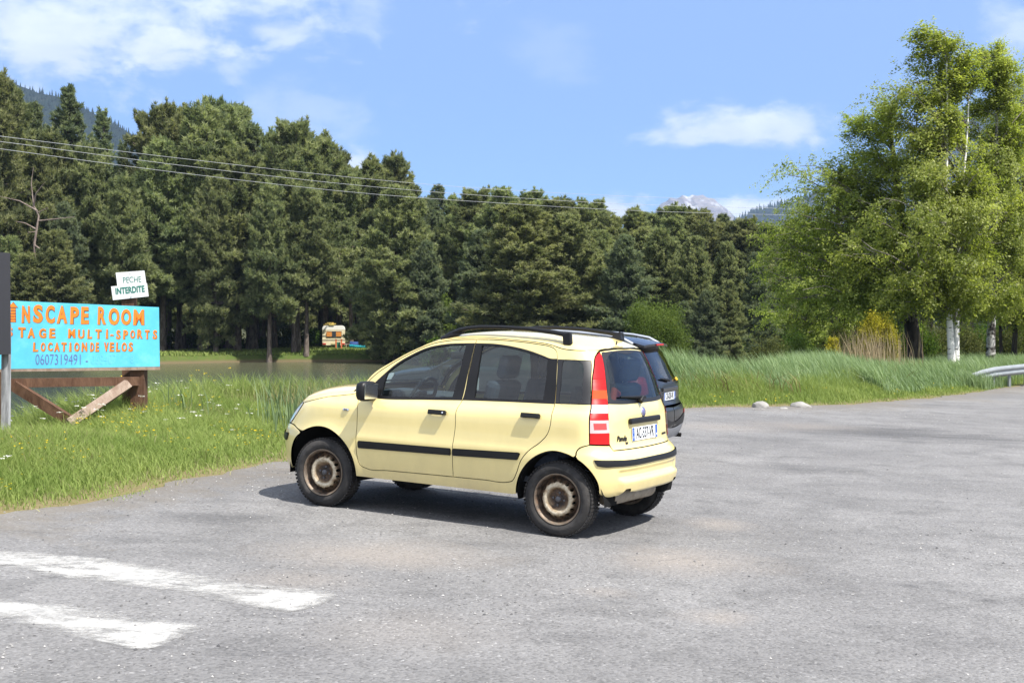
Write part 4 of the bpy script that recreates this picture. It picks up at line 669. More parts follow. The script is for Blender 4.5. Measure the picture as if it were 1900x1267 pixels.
blades('reed_bed', P, hh*(.72 + .36*cl)*rng.uniform(.62, 1.08, n)*np.where(P[:, 0] > 9, sst(.1, 1.3, d), sst(.9, 3.0, d)), .018 + .014*rng.random(n), (-.26, 0, 0), rng.uniform(.1, 1, n), cl*.5 + rng.random(n)*.55, M_REED, 'bed of green reeds bending in the wind beyond the asphalt', .13)
P = scatter(9000, 0, 14, 23, 44, dens_keep(1.1, 4.5, lambda P, d: sst(.55, .75, vnoise(P[:, 0], P[:, 1], 2.1, 17)))); n = len(P); blades('dead_reed_litter', P, rng.uniform(.25, .8, n), .016 + .008*rng.random(n), (-.3, 0, 0), rng.uniform(0, 1, n), rng.random(n), M_STRAW, 'brown dead stalks at the foot of the reed bed', .5)
c0 = at(1610, 680, 40); P = np.column_stack([rng.normal(c0[0], .48, 520), rng.normal(40, 1.0, 520)]); n = len(P); blades('tall_dry_reeds', P, rng.uniform(.9, 1.9, n), .016 + .006*rng.random(n), (-.05, 0, 0), rng.uniform(0, .3, n), rng.random(n), M_DRY, 'clump of tall dry straw coloured reeds in front of the yellow bush', .10)
gp = [at(u_, 700, Y_)[:2] for u_, Y_ in ((1800, 36.2), (1820, 36.5), (1845, 37), (1875, 37.9), (1905, 38.9), (1935, 40))]; P = np.concatenate([np.column_stack([rng.normal(a_, .38, 420), rng.normal(b_, .16, 420)]) for a_, b_ in gp]); P = P[edge_d(P[:, 0], P[:, 1]) > .1]; n = len(P); blades('rail_grass', P, rng.uniform(.25, .62, n), .012 + .008*rng.random(n), (-.2, 0, 0), rng.uniform(.1, 1, n), rng.random(n), M_REED, 'tall grass growing up in front of the guard rail', .2)
# far bank turf
P = scatter(60000, -60, 12, 108, 128, lambda P: (~pip(POND, P)) & (seg_dist(P, POND) > .7)); n = len(P); cl = vnoise(P[:, 0], P[:, 1], 3, 18); blades('bank_grass', P, (.12 + .35*cl)*rng.uniform(.6, 1.2, n), .07 + .05*rng.random(n), (-.1, 0, 0), rng.uniform(0, 1, n), cl*.6 + rng.random(n)*.4, M_GRASS, 'grass on the far bank of the pond')
def flowers(name, P, hz, size, k, mat, label, dome=.3, stem=True):
    r = rng; n = len(P); z = height(P[:, 0], P[:, 1]) + hz; C = np.column_stack([P, z]); V = []; F = []
    off = r.normal(0, 1, (n, k, 3))*np.array([1, 1, .12])*dome*size[:, None, None] if k > 1 else np.zeros((n, 1, 3)); c = (C[:, None] + off).reshape(-1, 3); s = np.repeat(size, k)[:, None]*(.30 if k > 1 else .5); a = r.uniform(0, 6.28, len(c)); X = np.stack([np.cos(a), np.sin(a), r.normal(0, .3, len(c))], 1); Y_ = np.stack([-np.sin(a), np.cos(a), r.normal(0, .3, len(c))], 1)
    V = np.stack([c - X*s, c + Y_*s, c + X*s, c - Y_*s], 1).reshape(-1, 3); i = np.arange(len(c))*4; return tag(link(name, mesh_np(name, V, np.stack([i, i + 1, i + 2, i + 3], 1), False, None, {'v': r.random(len(V))}), None, mat), label, kind='stuff')
M_WFL = leaf_mat('white_petals', (.62, .62, .58), (.8, .8, .76), .25, 1.0); M_YFL = leaf_mat('yellow_petals', (.70, .46, .01), (.82, .62, .02), .25, 1.0)
P = scatter(480, -6.5, -1.5, 9, 20, dens_keep(.9, 5.5, lambda P, d: sst(.45, .7, vnoise(P[:, 0], P[:, 1], .9, 21))*np.where(P[:, 0] < -3.4, 1, .35))); d = edge_d(P[:, 0], P[:, 1]); flowers('white_umbels', P, (.14 + .36*sst(.6, 2.4, d))*rng.uniform(.8, 1.15, len(P)), rng.uniform(.016, .042, len(P)), 12, M_WFL, 'white umbel flowers scattered through the meadow grass', .55)
P = scatter(1400, -5.2, -1.6, 9.5, 19, dens_keep(.45, 2.4, lambda P, d: sst(.40, .7, vnoise(P[:, 0], P[:, 1], .8, 23)))); d = edge_d(P[:, 0], P[:, 1]); flowers('yellow_buttercups', P, (.12 + .24*sst(.4, 2.2, d))*rng.uniform(.8, 1.1, len(P)), rng.uniform(.018, .034, len(P)), 3, M_YFL, 'yellow buttercups in the grass along the asphalt', .3)
P = scatter(500, -7, 0, 16, 25, dens_keep(3.5, 6.5, lambda P, d: sst(.5, .7, vnoise(P[:, 0], P[:, 1], 1.2, 25)))); flowers('yellow_irises', P, rng.uniform(.55, .9, len(P)), rng.uniform(.03, .05, len(P)), 4, M_YFL, 'yellow flowers among the reeds behind the signboard', .5)
P = scatter(1300, 4, 12, 25, 40, dens_keep(.15, 1.6, lambda P, d: sst(.45, .7, vnoise(P[:, 0], P[:, 1], 1.2, 27)))); flowers('roadside_buttercups', P, rng.uniform(.08, .22, len(P)), rng.uniform(.03, .05, len(P)), 3, M_YFL, 'low yellow flowers at the edge of the asphalt beside the rocks', .5)
# loose gravel on the asphalt
def gravel(n, x0, x1, y0, y1):
    P = scatter(n, x0, x1, y0, y1, lambda P: (edge_d(P[:, 0], P[:, 1]) < 0) & (rng.random(len(P)) < .12 + .9*sst(.5, .8, vnoise(P[:, 0], P[:, 1], 1.4, 31)) + .8*sst(-1.1, -.1, edge_d(P[:, 0], P[:, 1])))); k = len(P); s = .0035 + .0085*rng.random(k)**3.0; z = plane_z(P[:, 0], P[:, 1]); V = np.array([(1, 0, .3), (.2, .9, .2), (-.9, .35, .35), (-.6, -.8, .2), (.5, -.8, .3), (0.1, 0, 1.0)])[None]*rng.uniform(.6, 1.3, (k, 6, 3))*s[:, None, None]; a = rng.uniform(0, 6.28, k); c, sn = np.cos(a)[:, None], np.sin(a)[:, None]; W = np.stack([V[..., 0]*c - V[..., 1]*sn + P[:, :1], V[..., 0]*sn + V[..., 1]*c + P[:, 1:], V[..., 2] + z[:, None]], -1)
    F = np.array([[0, 1, 5], [1, 2, 5], [2, 3, 5], [3, 4, 5], [4, 0, 5]]); return tag(link('loose_gravel', mesh_np('loose_gravel', W.reshape(-1, 3), (F[None] + np.arange(k)[:, None, None]*6).reshape(-1, 3), False, None, {'v': np.repeat(rng.random(k), 6)}), None, leaf_mat('gravel_stone', (.08, .08, .085), (.40, .39, .38), .0)), 'loose gravel and small stones lying on the asphalt', kind='stuff')
gravel(52000, -6, 12, 4.5, 26)
# ------------------------------------------------------------------ car panels: 2-D outlines laid on a body shape
class Chart:
    def __init__(s, S, kind): s.S = S; s.kind = kind
    def P(s, Q):
        S = s.S; Q = np.asarray(Q, float)
        if s.kind == 'B': return S.B(Q[..., 0], Q[..., 1])
        q = Q[..., 0].copy(); sg = np.ones_like(q); m = q > S.s1; q = np.where(m, 2*S.s1 - q, q); sg = np.where(m, -1, sg)
        m = q < S.s0; q = np.where(m, 2*S.s0 - q, q); sg = np.where(m, -sg, sg)
        P = S.A(q, Q[..., 1]); P[..., 1] *= sg; return P
    def N(s, Q, e=2.5e-3):
        Q = np.asarray(Q, float)
        if s.kind == 'B': return s.S.NB(Q[..., 0], Q[..., 1])
        a = np.array([e, 0]); b = np.array([0, e]); n = np.cross(s.P(Q + a) - s.P(Q - a), s.P(Q + b) - s.P(Q - b))
        return n/(np.linalg.norm(n, axis=-1, keepdims=True) + 1e-12)
class OffChart:
    def __init__(s, ch, f): s.ch = ch; s.f = f
    def P(s, Q): return s.ch.P(Q) + s.ch.N(Q)*np.asarray(s.f(np.asarray(Q, float)))[..., None]
    def N(s, Q, e=2.5e-3):
        Q = np.asarray(Q, float); a = np.array([e, 0]); b = np.array([0, e]); n = np.cross(s.P(Q + a) - s.P(Q - a), s.P(Q + b) - s.P(Q - b))
        return n/(np.linalg.norm(n, axis=-1, keepdims=True) + 1e-12)
class Flat:
    """flat or dished disc chart, for wheels: (x, z) with depth f(r)"""
    def __init__(s, f): s.f = f
    def P(s, Q):
        Q = np.asarray(Q, float); r = np.hypot(Q[..., 0], Q[..., 1]); return np.stack([Q[..., 0], s.f(r), Q[..., 1]], -1)
    def N(s, Q, e=1e-3):
        Q = np.asarray(Q, float); a = np.array([e, 0]); b = np.array([0, e]); n = np.cross(s.P(Q + b) - s.P(Q - b), s.P(Q + a) - s.P(Q - a)); n = n/(np.linalg.norm(n, axis=-1, keepdims=True) + 1e-12)
        return n*np.sign(n[..., 1:2] + 1e-9)
def panel(name, ch, outer, holes, mat, parent, h=.035, gap=.002, off=0.0, flange=.014, mirror=False, hole_gap=None, hole_flange=None, noflange=None, edge_in=.0):
    O = shrink(resample(outer, h), gap); H = [shrink(resample(q, h), -(gap if hole_gap is None else hole_gap)) for q in holes]
    lo, hi = O.min(0), O.max(0); gx = np.arange(lo[0] + h/2, hi[0], h); gy = np.arange(lo[1] + h/2, hi[1], h)
    G = np.stack(np.meshgrid(gx, gy), -1).reshape(-1, 2); G[:, 0] += np.tile(((np.arange(len(gy)) % 2)*.5*h)[:, None], (1, len(gx))).ravel()
    if len(G):
        k = pip(O, G)
        for q in H: k &= ~pip(q, G)
        G = G[k]
        B = np.concatenate([O] + H)
        if len(G): G = G[np.array([np.min(np.sum((B - g)**2, 1)) > (.45*h)**2 for g in G])]
    loops = [O] + H; pts = np.concatenate(loops + ([G] if len(G) else [])); edges = []; o = 0
    for L in loops:
        edges += [(o + i, o + (i + 1) % len(L)) for i in range(len(L))]; o += len(L)
    r = geometry.delaunay_2d_cdt([Vector(p) for p in pts], edges, [], 0, 1e-7)
    Q = np.array([tuple(v) for v in r[0]]); T = np.array([f for f in r[2] if len(f) == 3])
    c = Q[T].mean(1); k = pip(O, c)
    for q in H: k &= ~pip(q, c)
    T = T[k]
    used = np.unique(T); mp = -np.ones(len(Q), int); mp[used] = np.arange(len(used)); Q = Q[used]; T = mp[T]
    P = ch.P(Q); Nn = ch.N(Q); P = P + Nn*off
    fn = np.cross(P[T[:, 1]] - P[T[:, 0]], P[T[:, 2]] - P[T[:, 0]]); fl = np.sum(fn*Nn[T].mean(1), 1) < 0; T[fl] = T[fl][:, ::-1]
    V = list(P); NN = list(Nn); F = [list(t) for t in T]
    for li, L in enumerate(loops):
        fd = flange if li == 0 else (flange if hole_flange is None else hole_flange)
        if fd <= 0: continue
        a = ch.P(L); na = ch.N(L); a = a + na*off; t = np.roll(a, -1, 0) - np.roll(a, 1, 0); od = np.cross(t, na); od /= np.linalg.norm(od, axis=1, keepdims=True) + 1e-12
        b = a - na*fd - od*edge_in; n0 = len(V); n = len(L)
        if li > 0: pass
        # loops of holes run counter-clockwise too: the outside of the panel is inside them
        sgn = 1 if li == 0 else -1
        V += list(a) + list(b); NN += list(od*sgn*1.0)*2
        for i in range(n):
            if noflange is not None and noflange(L[i]) and noflange(L[(i + 1) % n]): continue
            F.append([n0 + i, n0 + (i + 1) % n, n0 + n + (i + 1) % n, n0 + n + i])
    V = np.array(V); NN = np.array(NN)
    if mirror:
        V = V*np.array([1, -1, 1]); NN = NN*np.array([1, -1, 1]); F = [f[::-1] for f in F]
    me = mesh_np(name, V, F, True, NN)
    return link(name, me, parent, mat)
def frame_at(ch, q, off=0.0, mirror=False, roll=0.0):
    """local frame on the skin: X along the chart's first axis, Y up the skin, Z out"""
    q = np.array(q, float); p = ch.P(q); n = ch.N(q); u = ch.P(q + [0, 2e-3]) - ch.P(q - [0, 2e-3]); u = u - n*np.dot(u, n); u /= np.linalg.norm(u)
    x = np.cross(u, n); p = p + n*off
    M = Matrix(((x[0], u[0], n[0], p[0]), (x[1], u[1], n[1], p[1]), (x[2], u[2], n[2], p[2]), (0, 0, 0, 1)))
    if roll: M = M @ Matrix.Rotation(roll, 4, 'Z')
    if mirror: M = Matrix.Diagonal((1, -1, 1, 1)) @ M
    return M
def put(mb, V, F, M, smooth=False): mb.add([np.array(M @ Vector(v)) for v in V], F, smooth)
def circle(cx, cy, r, n=48, a0=0, a1=2*math.pi, end=False):
    return [(cx + r*math.cos(a0 + (a1 - a0)*i/(n - 1 if end else n)), cy + r*math.sin(a0 + (a1 - a0)*i/(n - 1 if end else n))) for i in range(n)]
M_RUB = pmat('black_rubber_trim', (.0095, .0095, .0105), .42, spec=.28, var=.12, vscale=9)
M_TYRE = pmat('tyre_rubber', (.028, .027, .027), .8, spec=.25, var=.3, vscale=14, dirt=((.12, .11, .10), 5, .45, .75, .5), bump=.3, bscale=60)
M_DARK = pmat('dark_underside', (.012, .012, .012), .9, spec=.1)
M_PLAST = pmat('dark_plastic', (.03, .031, .034), .5, spec=.4)
M_SEAT = pmat('seat_cloth', (.045, .055, .075), .9, spec=.2, var=.2, vscale=30)
M_DASH = pmat('dash_plastic', (.05, .055, .065), .6, spec=.3)
M_GLASS = glass_mat('car_glass', (.66, .76, .74)); M_GLASSR = glass_mat('rear_car_glass', (.30, .36, .34), 1.1)
M_PWHITE = pmat('plate_white', (.72, .74, .76), .35); M_PBLUE = pmat('plate_blue', (.03, .10, .42), .35); M_INK = pmat('black_ink', (.012, .012, .014), .5)
M_CHROME = pmat('bright_metal', (.75, .76, .78), .18, metal=1.0)
M_CLEAR = pmat('clear_lens', (.46, .45, .46), .3, spec=.5)
def red_lens(name, c):
    m = pmat(name, c, .35, spec=.25, coat=.1, coat_r=.2); nt = m.node_tree; b = nt.nodes['Principled BSDF']; tc = N(nt, 'ShaderNodeTexCoord')
    w = N(nt, 'ShaderNodeTexWave'); w.bands_direction = 'Z'; w.inputs['Scale'].default_value = 34; nt.links.new(tc.outputs['Object'], w.inputs['Vector'])
    bn = N(nt, 'ShaderNodeBump'); bn.inputs['Strength'].default_value = .25; bn.inputs['Distance'].default_value = .004; nt.links.new(w.outputs[1], bn.inputs['Height']); nt.links.new(bn.outputs[0], b.inputs['Normal'])
    nt.links.new(mixc(nt, w.outputs[1], c, tuple(x*.62 for x in c)), b.inputs['Base Color']); return m
M_RED = red_lens('red_lens', (.58, .010, .010)); M_REDP = pmat('smooth_red_lens', (.46, .007, .010), .3, spec=.25, coat=.12, coat_r=.15); M_AMB = pmat('amber_glow_lens', (.80, .07, .018), .3, spec=.25)
def paint(name, base, rough, dust, dz, flake=0.0):
    m = bpy.data.materials.new(name); m.use_nodes = True; nt = m.node_tree; b = nt.nodes['Principled BSDF']
    b.inputs['Roughness'].default_value = rough; b.inputs['Coat Weight'].default_value = 1.0; b.inputs['Coat Roughness'].default_value = .03; b.inputs['Specular IOR Level'].default_value = .4
    tc = N(nt, 'ShaderNodeTexCoord'); v = tc.outputs['Object']; sp = N(nt, 'ShaderNodeSeparateXYZ'); nt.links.new(v, sp.inputs[0])
    low = N(nt, 'ShaderNodeMapRange'); low.inputs['From Min'].default_value = dz; low.inputs['From Max'].default_value = .22; nt.links.new(sp.outputs[2], low.inputs['Value'])
    f = math_n(nt, 'MULTIPLY', low.outputs[0], ramp(nt, noise(nt, v, 5, 7, .65), [(.25, g3(.25)), (.75, g3(1))]))
    spk = ramp(nt, noise(nt, v, 95, 3, .6), [(.63, g3(0)), (.70, g3(.55))])
    f2 = math_n(nt, 'MULTIPLY', math_n(nt, 'ADD', math_n(nt, 'MULTIPLY', f, .62), math_n(nt, 'MULTIPLY', math_n(nt, 'MULTIPLY', spk, low.outputs[0]), .5)), 1.0, clamp=True)
    streak = ramp(nt, noise(nt, mapping(nt, v, (3, 3, 1.2)), 2.4, 5, .6), [(.35, g3(.94)), (.7, g3(1.0))])
    c = mixc(nt, 1.0, base, streak, 'MULTIPLY'); c = mixc(nt, f2, c, dust)
    nt.links.new(c, b.inputs['Base Color']); nt.links.new(math_n(nt, 'ADD', rough, math_n(nt, 'MULTIPLY', f2, .4)), b.inputs['Roughness'])
    return m
M_YEL = paint('pale_yellow_paint', (.80, .66, .285), .38, (.34, .27, .17), .62)
def wheel_mat():
    m = bpy.data.materials.new('rusty_steel_rim'); m.use_nodes = True; nt = m.node_tree; b = nt.nodes['Principled BSDF']; b.inputs['Roughness'].default_value = .55; b.inputs['Metallic'].default_value = .25
    tc = N(nt, 'ShaderNodeTexCoord'); v = tc.outputs['Object']; sp = N(nt, 'ShaderNodeSeparateXYZ'); nt.links.new(v, sp.inputs[0])
    r = math_n(nt, 'SQRT', math_n(nt, 'ADD', math_n(nt, 'POWER', sp.outputs[0], 2), math_n(nt, 'POWER', sp.outputs[2], 2)))
    n1 = noise(nt, v, 16, 6, .65); rr = math_n(nt, 'ADD', r, math_n(nt, 'MULTIPLY', math_n(nt, 'SUBTRACT', n1, .5), .075))
    c = ramp(nt, math_n(nt, 'MULTIPLY', rr, 5.0), [(.22, (.022, .017, .014)), (.33, (.06, .036, .02)), (.41, (.24, .17, .095)), (.50, (.62, .55, .42)), (.60, (.50, .42, .29)), (.66, (.13, .085, .05)), (.73, (.035, .026, .02)), (.82, (.035, .026, .02)), (.87, (.13, .10, .075)), (.93, (.20, .165, .125))])
    c = mixc(nt, ramp(nt, noise(nt, v, 34, 6, .7), [(.45, g3(0)), (.72, g3(.8))]), c, (.17, .095, .05))
    nt.links.new(c, b.inputs['Base Color']); return m
M_RIM = wheel_mat()
def make_wheel(parent, x, y, z, sgn, r=.298, w=.185, rim_r=.203, mats=(M_TYRE, M_RIM), turn=0.0, plain=False, rot=0.0):
    wd = bpy.data.objects.new('wheel', None); col.objects.link(wd); wd.parent = parent; wd.location = (x, y, z); wd.rotation_euler = (0, rot, (0 if sgn > 0 else math.pi) + turn)
    hw = w/2; t = MB()                                   # outer face towards +y
    prof = [(rim_r - .004, hw - .022), (rim_r + .008, hw - .006), (rim_r + .03, hw + .004), (r - .055, hw + .006), (r - .028, hw - .002), (r - .010, hw - .016), (r - .003, hw - .032)]
    gro = []
    for g in (.045, .0, -.045):
        gro += [(r, g + .007), (r - .008, g + .006), (r - .008, g - .006), (r, g - .007)]
    prof += gro + [(r - .003, -hw + .032), (r - .010, -hw + .016), (r - .03, -hw + .002), (r - .06, -hw - .004), (rim_r, -hw + .01)]
    t.lathe(prof, 72)
    if not plain:
        for k in range(60):                               # shoulder blocks of the tread
            a = 2*math.pi*k/60
            for yy in (hw - .030, -hw + .030, .024, -.024):
                M = Matrix.Rotation(-a, 4, 'Y') @ Matrix.Translation((r - .001, yy, 0)); t.box((0, 0, 0), (.010, .032, .021), M)
    t.build('tyre', mats[0], wd)
    f = pch([0, .028, .030, .050, .070, .085, .108, .122, .140, .152, .160, .166], [.040, .040, .026, .026, .030, .048, .060, .054, .030, .018, .010, .008]); dy = hw - .075
    ch = Flat(lambda rr: f(rr) + dy)
    ho = []
    if not plain:
        for k in range(16):
            a = 2*math.pi*k/16; cx, cy = .134*math.cos(a), .134*math.sin(a)
            ca, sa = math.cos(a), math.sin(a); ho.append([(cx + ca*.0125*math.cos(b) - sa*.015*math.sin(b), cy + sa*.0125*math.cos(b) + ca*.015*math.sin(b)) for b in np.linspace(0, 2*math.pi, 12, endpoint=False)])
    rim = panel('rim', ch, circle(0, 0, .166, 64), ho, mats[1], wd, h=.0085, gap=0, flange=.02, hole_flange=.03)
    lip = MB(); lip.lathe([(.163, hw - .066), (.169, hw - .06), (.172, hw - .022), (.180, hw - .012), (.186, hw - .004), (.190, hw - .004), (.191, hw - .016), (.186, hw - .024), (.186, -hw), (.16, -hw), (.158, hw - .09)], 64)
    lip.build('rim_flange', mats[1], rim); rim.scale = (1.075, 1, 1.075)
    hb = MB(); hb.lathe([(0, dy + .055), (.017, dy + .054), (.022, dy + .049), (.024, dy + .036), (.027, dy + .034)], 24)
    for k in range(4):
        a = math.pi/4 + k*math.pi/2; hb.tube([(.049*math.cos(a), dy + .022, .049*math.sin(a)), (.049*math.cos(a), dy + .037, .049*math.sin(a))], .0085, 6)
    hb.build('hub_cap', pmat('hub_grey', (.11, .11, .12), .45, metal=.4, var=.3, vscale=60), wd)
    bk = MB(); bk.lathe([(0, -.01), (.15, -.01), (.155, -.05)], 32); bk.build('brake_drum', M_DARK, wd)
    return wd
def plate(parent, M, txt, w=.52, h=.11, left='F', right='38', name='license_plate', th=.045):
    b = MB(); b.box((0, 0, .002), (w, h, .006), M, bev=.0025); p = b.build(name, M_PWHITE, parent)
    for x in (-w/2 + .022, w/2 - .022):
        bl = MB(); bl.box((x, 0, .0055), (.040, h - .006, .003), M); bl.build('blue_band', M_PBLUE, p)
    t = MB(); V, F = text_geo(txt, th*2.75, .0012, .0006, space=.98, sx=.64); put(t, V, F, M @ Matrix.Translation((0, -.001, .0062))); t.build('plate_characters', M_INK, p)
    s = MB(); V, F = text_geo(left, .03, .0008, .0004); put(s, V, F, M @ Matrix.Translation((-w/2 + .022, -.028, .0082))); s.build('band_letter', M_PWHITE, p); s = MB()
    V, F = text_geo(right, .026, .0008, .0004); put(s, V, F, M @ Matrix.Translation((w/2 - .022, -.028, .0082)))
    s.build('band_number', M_PWHITE, p); s = MB()
    for k in range(8):
        a = 2*math.pi*k/8; s.box((-w/2 + .022 + .011*math.cos(a), .022 + .011*math.sin(a), .0075), (.0035, .0035, .001), M)
    s.build('star_ring', M_PWHITE, p); return p
# ------------------------------------------------------------------ the yellow car
def yellow_car():
    S = Shape(PANDA); A = Chart(S, 'A'); B = Chart(S, 'B'); X0 = S.x0; s0, s1 = S.s0, S.s1
    root = bpy.data.objects.new('parked_car', None); col.objects.link(root); root.empty_display_size = .3
    root.matrix_world = Matrix(((CAR_X[0], CAR_Y[0], CAR_Z[0], CAR_O[0]), (CAR_X[1], CAR_Y[1], CAR_Z[1], CAR_O[1]), (CAR_X[2], CAR_Y[2], CAR_Z[2], CAR_O[2]), (0, 0, 0, 1)))
    tag(root, 'pale yellow small hatchback with black roof rails and rusty steel wheels on the asphalt', 'car')
    rw = [(-.232, 1.043, 1), (-.229, 1.119), (-.222, 1.40, 1), (-.372, 1.402), (-.454, 1.420), (-.573, 1.450), (-.736, 1.478), (-.933, 1.494), (-1.105, 1.491, 1), (-1.115, 1.263), (-1.131, 1.017, 1), (-.668, 1.033)]
    fw = [(-1.137, 1.016, 1), (-1.122, 1.263), (-1.111, 1.491, 1), (-1.195, 1.487), (-1.417, 1.468), (-1.577, 1.431), (-1.718, 1.366), (-1.857, 1.280), (-1.949, 1.198), (-2.085, 1.06), (-2.14, .985, 1), (-1.954, .976), (-1.534, .995)]
    fg = [(-1.952, 1.002, 1), (-1.946, 1.111, 1), (-1.923, 1.204, 1), (-1.842, 1.270), (-1.704, 1.355), (-1.573, 1.416), (-1.414, 1.453), (-1.197, 1.474, 1), (-1.205, 1.269), (-1.234, 1.038, 1), (-1.534, 1.016)]
    rg = [(-1.027, 1.047, 1), (-1.032, 1.268), (-1.042, 1.476, 1), (-.895, 1.477), (-.732, 1.460), (-.569, 1.430), (-.45, 1.401), (-.387, 1.385, 1), (-.372, 1.245), (-.375, 1.070, 1), (-.668, 1.053)]
    fdoor = [(-2.178, 1.02), (-2.149, .914), (-2.137, .734), (-2.133, .567), (-2.117, .463), (-2.090, .400), (-2.029, .377), (-1.80, .378), (-1.532, .382), (-1.153, .387, 1), (-1.158, .513), (-1.160, .634), (-1.148, .809), (-1.150, .953), (-1.133, 1.016), (-1.118, 1.273), (-1.106, 1.521, 1), (-1.252, 1.513), (-1.401, 1.494), (-1.526, 1.467), (-1.635, 1.424), (-1.766, 1.358), (-1.928, 1.263), (-2.037, 1.185), (-2.10, 1.125), (-2.150, 1.065)]
    rdoor = [(-1.106, 1.521, 1), (-1.118, 1.273), (-1.133, 1.016), (-1.150, .953), (-1.148, .809), (-1.160, .634), (-1.158, .514), (-1.153, .387, 1), (-.849, .390), (-.640, .393), (-.592, .408), (-.558, .465), (-.516, .578), (-.451, .662), (-.342, .738), (-.268, .806), (-.236, .881), (-.233, .997), (-.232, 1.054), (-.229, 1.119), (-.222, 1.392), (-.238, 1.450), (-.28, 1.472), (-.345, 1.487), (-.544, 1.509), (-.77, 1.522), (-.941, 1.525)]
    qw = [(-.226, 1.049, 1), (-.222, 1.202), (-.214, 1.392, 1), (.08, 1.394), (.2335, 1.395, 1), (.183, 1.218), (.158, 1.059, 1)]
    qg = [(-.181, 1.071), (-.159, 1.204), (-.114, 1.370), (.147, 1.367), (.115, 1.215), (.084, 1.084)]
    zr = float(S.zsh(.36)); sh = lambda s: float(S.zsh(s))
    lampL = [(.345, sh(.345) - .022, 1), (.285, 1.424), (.240, 1.34), (.214, 1.28), (.183, 1.16), (.165, 1.059), (.164, .904), (.158, .751, 1), (.352, .743, 1), (.352, .901), (.327, 1.06), (.343, 1.219), (.372, 1.379), (.378, 1.440), (.372, sh(.372) - .02, 1)]
    rc = [(.352, .743), (.327, 1.06)]
    arch_r = lambda: [(X0 - x, z) for x, z in circle(-.008, .305, .377, 30, math.pi + .02, -.02, True)]       # from the rear foot over to the front foot
    arch_f = lambda: [(X0 - x, z) for x, z in circle(2.345, .30, .402, 30, math.pi + .02, -.02, True)]
    # flank: clockwise loops, s runs to the rear
    ar = [(X0 - (-.008 + .377*math.cos(a)), .305 + .377*math.sin(a)) for a in np.linspace(.0, math.pi, 34)]     # from front foot (small s) to rear foot
    af = [(X0 - (2.345 + .402*math.cos(a)), .30 + .402*math.sin(a)) for a in np.linspace(0, math.pi, 34)]       # from nose foot to sill foot
    # where bumpers meet the arches
    ir = next(i for i, p in enumerate(ar) if p[0] > .0)
    jf = next(i for i, p in enumerate(af) if p[0] > -2.765)
    head = [(-3.02, .700, 1), (-2.985, .80), (-3.02, .868), (-3.10, .885), (-3.30, .87), (s0 + .30, .845), (s0 + .235, .80), (s0 + .25, .715, 1), (-3.25, .695)]
    zb = .692
    body = [(p[0], p[1], 1 if i in (0, 33) else 0) for i, p in enumerate(af[jf:], jf)]
    body += [(-2.0, .297, 1), (-.60, .297, 1)]
    body += [(p[0], p[1], 1 if i == 0 else 0) for i, p in enumerate(ar[:ir])] + [(-.004, .660, 1), (.075, .722), (.158, .749, 1)]
    body += [(p[0] - .003, p[1]) for p in lampL[1:7][::-1]] + [(.345, sh(.345) - .015, 1), (.372, sh(.372) - .008, 1)]
    body += [(s, sh(s)) for s in np.arange(.32, s0 + .20, -.05)] + [(s0 + .16, sh(s0 + .16), 1), (s0 + .22, .70, 1), (-3.25, zb - .008), (-3.0, zb), (-2.93, .688), (-2.80, .655)]
    strip_s = [.139, .163, s1*2 - .163, s1*2 - .139]
    for mir in (False, True):
        bd = panel('body', A, body, [fdoor, rdoor, qw, head], M_YEL, root, mirror=mir, h=.034, hole_gap=.0045, flange=.03, noflange=lambda q: q[1] > 1.2 and q[0] > -2.2 or (q[1] > sh(q[0]) - .01), edge_in=.004)
        for nm, dr, wn, gl, hz in (('front_door', fdoor, fw, fg, (-1.325, .905)), ('rear_door', rdoor, rw, rg, (-.447, .937))):
            wnd = panel(nm, A, dr, [wn], M_YEL, root, mirror=mir, h=.034, gap=.0026, hole_gap=.0)
            panel('window_frame', A, wn, [gl], M_RUB, wnd, mirror=mir, gap=.0012, off=.0015, hole_gap=0, hole_flange=.02)
            panel('window_pane', A, gl, [], M_GLASS, wnd, mirror=mir, gap=-.004, off=-.010, flange=0)
            panel('door_lining', A, [(q[0]*.985 - .02, min(q[1], .97), 1) for q in dr if q[1] < 1.06], [], M_DASH, wnd, mirror=mir, gap=.03, off=-.06, flange=0)
            M = frame_at(A, hz, 0, mir); hb = MB(); sgx = 1
            hb.box((0, .0, .022), (.172, .040, .020), M, bev=.007); hb.box((-.07, 0, .008), (.022, .030, .02), M); hb.box((.07, 0, .008), (.022, .030, .02), M); hd = hb.build('door_handle', M_RUB, wnd)
            if nm == 'front_door':
                lk = MB(); lk.tube([np.array(M @ Vector((-.062 + .124, 0, .030))), np.array(M @ Vector((.062, 0, .0345)))], .008, 10); lk.build('lock', M_CHROME, hd)
            md = [(-2.112, .597), (-2.105, .606), (-1.185, .618), (-1.178, .612), (-1.178, .572), (-1.184, .565), (-2.102, .548), (-2.111, .556)] if nm == 'front_door' else [(-1.158, .612), (-1.152, .619), (-.54, .637), (-.527, .632), (-.545, .590), (-.556, .582), (-1.15, .565), (-1.158, .572)]
            panel('side_moulding', A, [q_ + (1,) for q_ in md], [], M_RUB, wnd, mirror=mir, gap=0, off=.011, flange=.013, edge_in=-.004)
        q = panel('quarter_window', A, qw, [qg], M_INK, root, mirror=mir, gap=.001, off=.001, hole_gap=0)
        panel('window_pane', A, qg, [], M_GLASSR, q, mirror=mir, gap=-.003, off=-.003, flange=0)
        # tail lamp: three coloured zones on one tall lens
        def cut(z0, z1):
            L = resample(lampL, .02); L = L[(L[:, 1] >= z0 - .011) & (L[:, 1] <= z1 + .011)]; return [tuple(x) + (1,) for x in L]
        tl = panel('tail_light', A, lampL, [], M_DARK, root, mirror=mir, gap=.001, off=-.012, flange=.01)
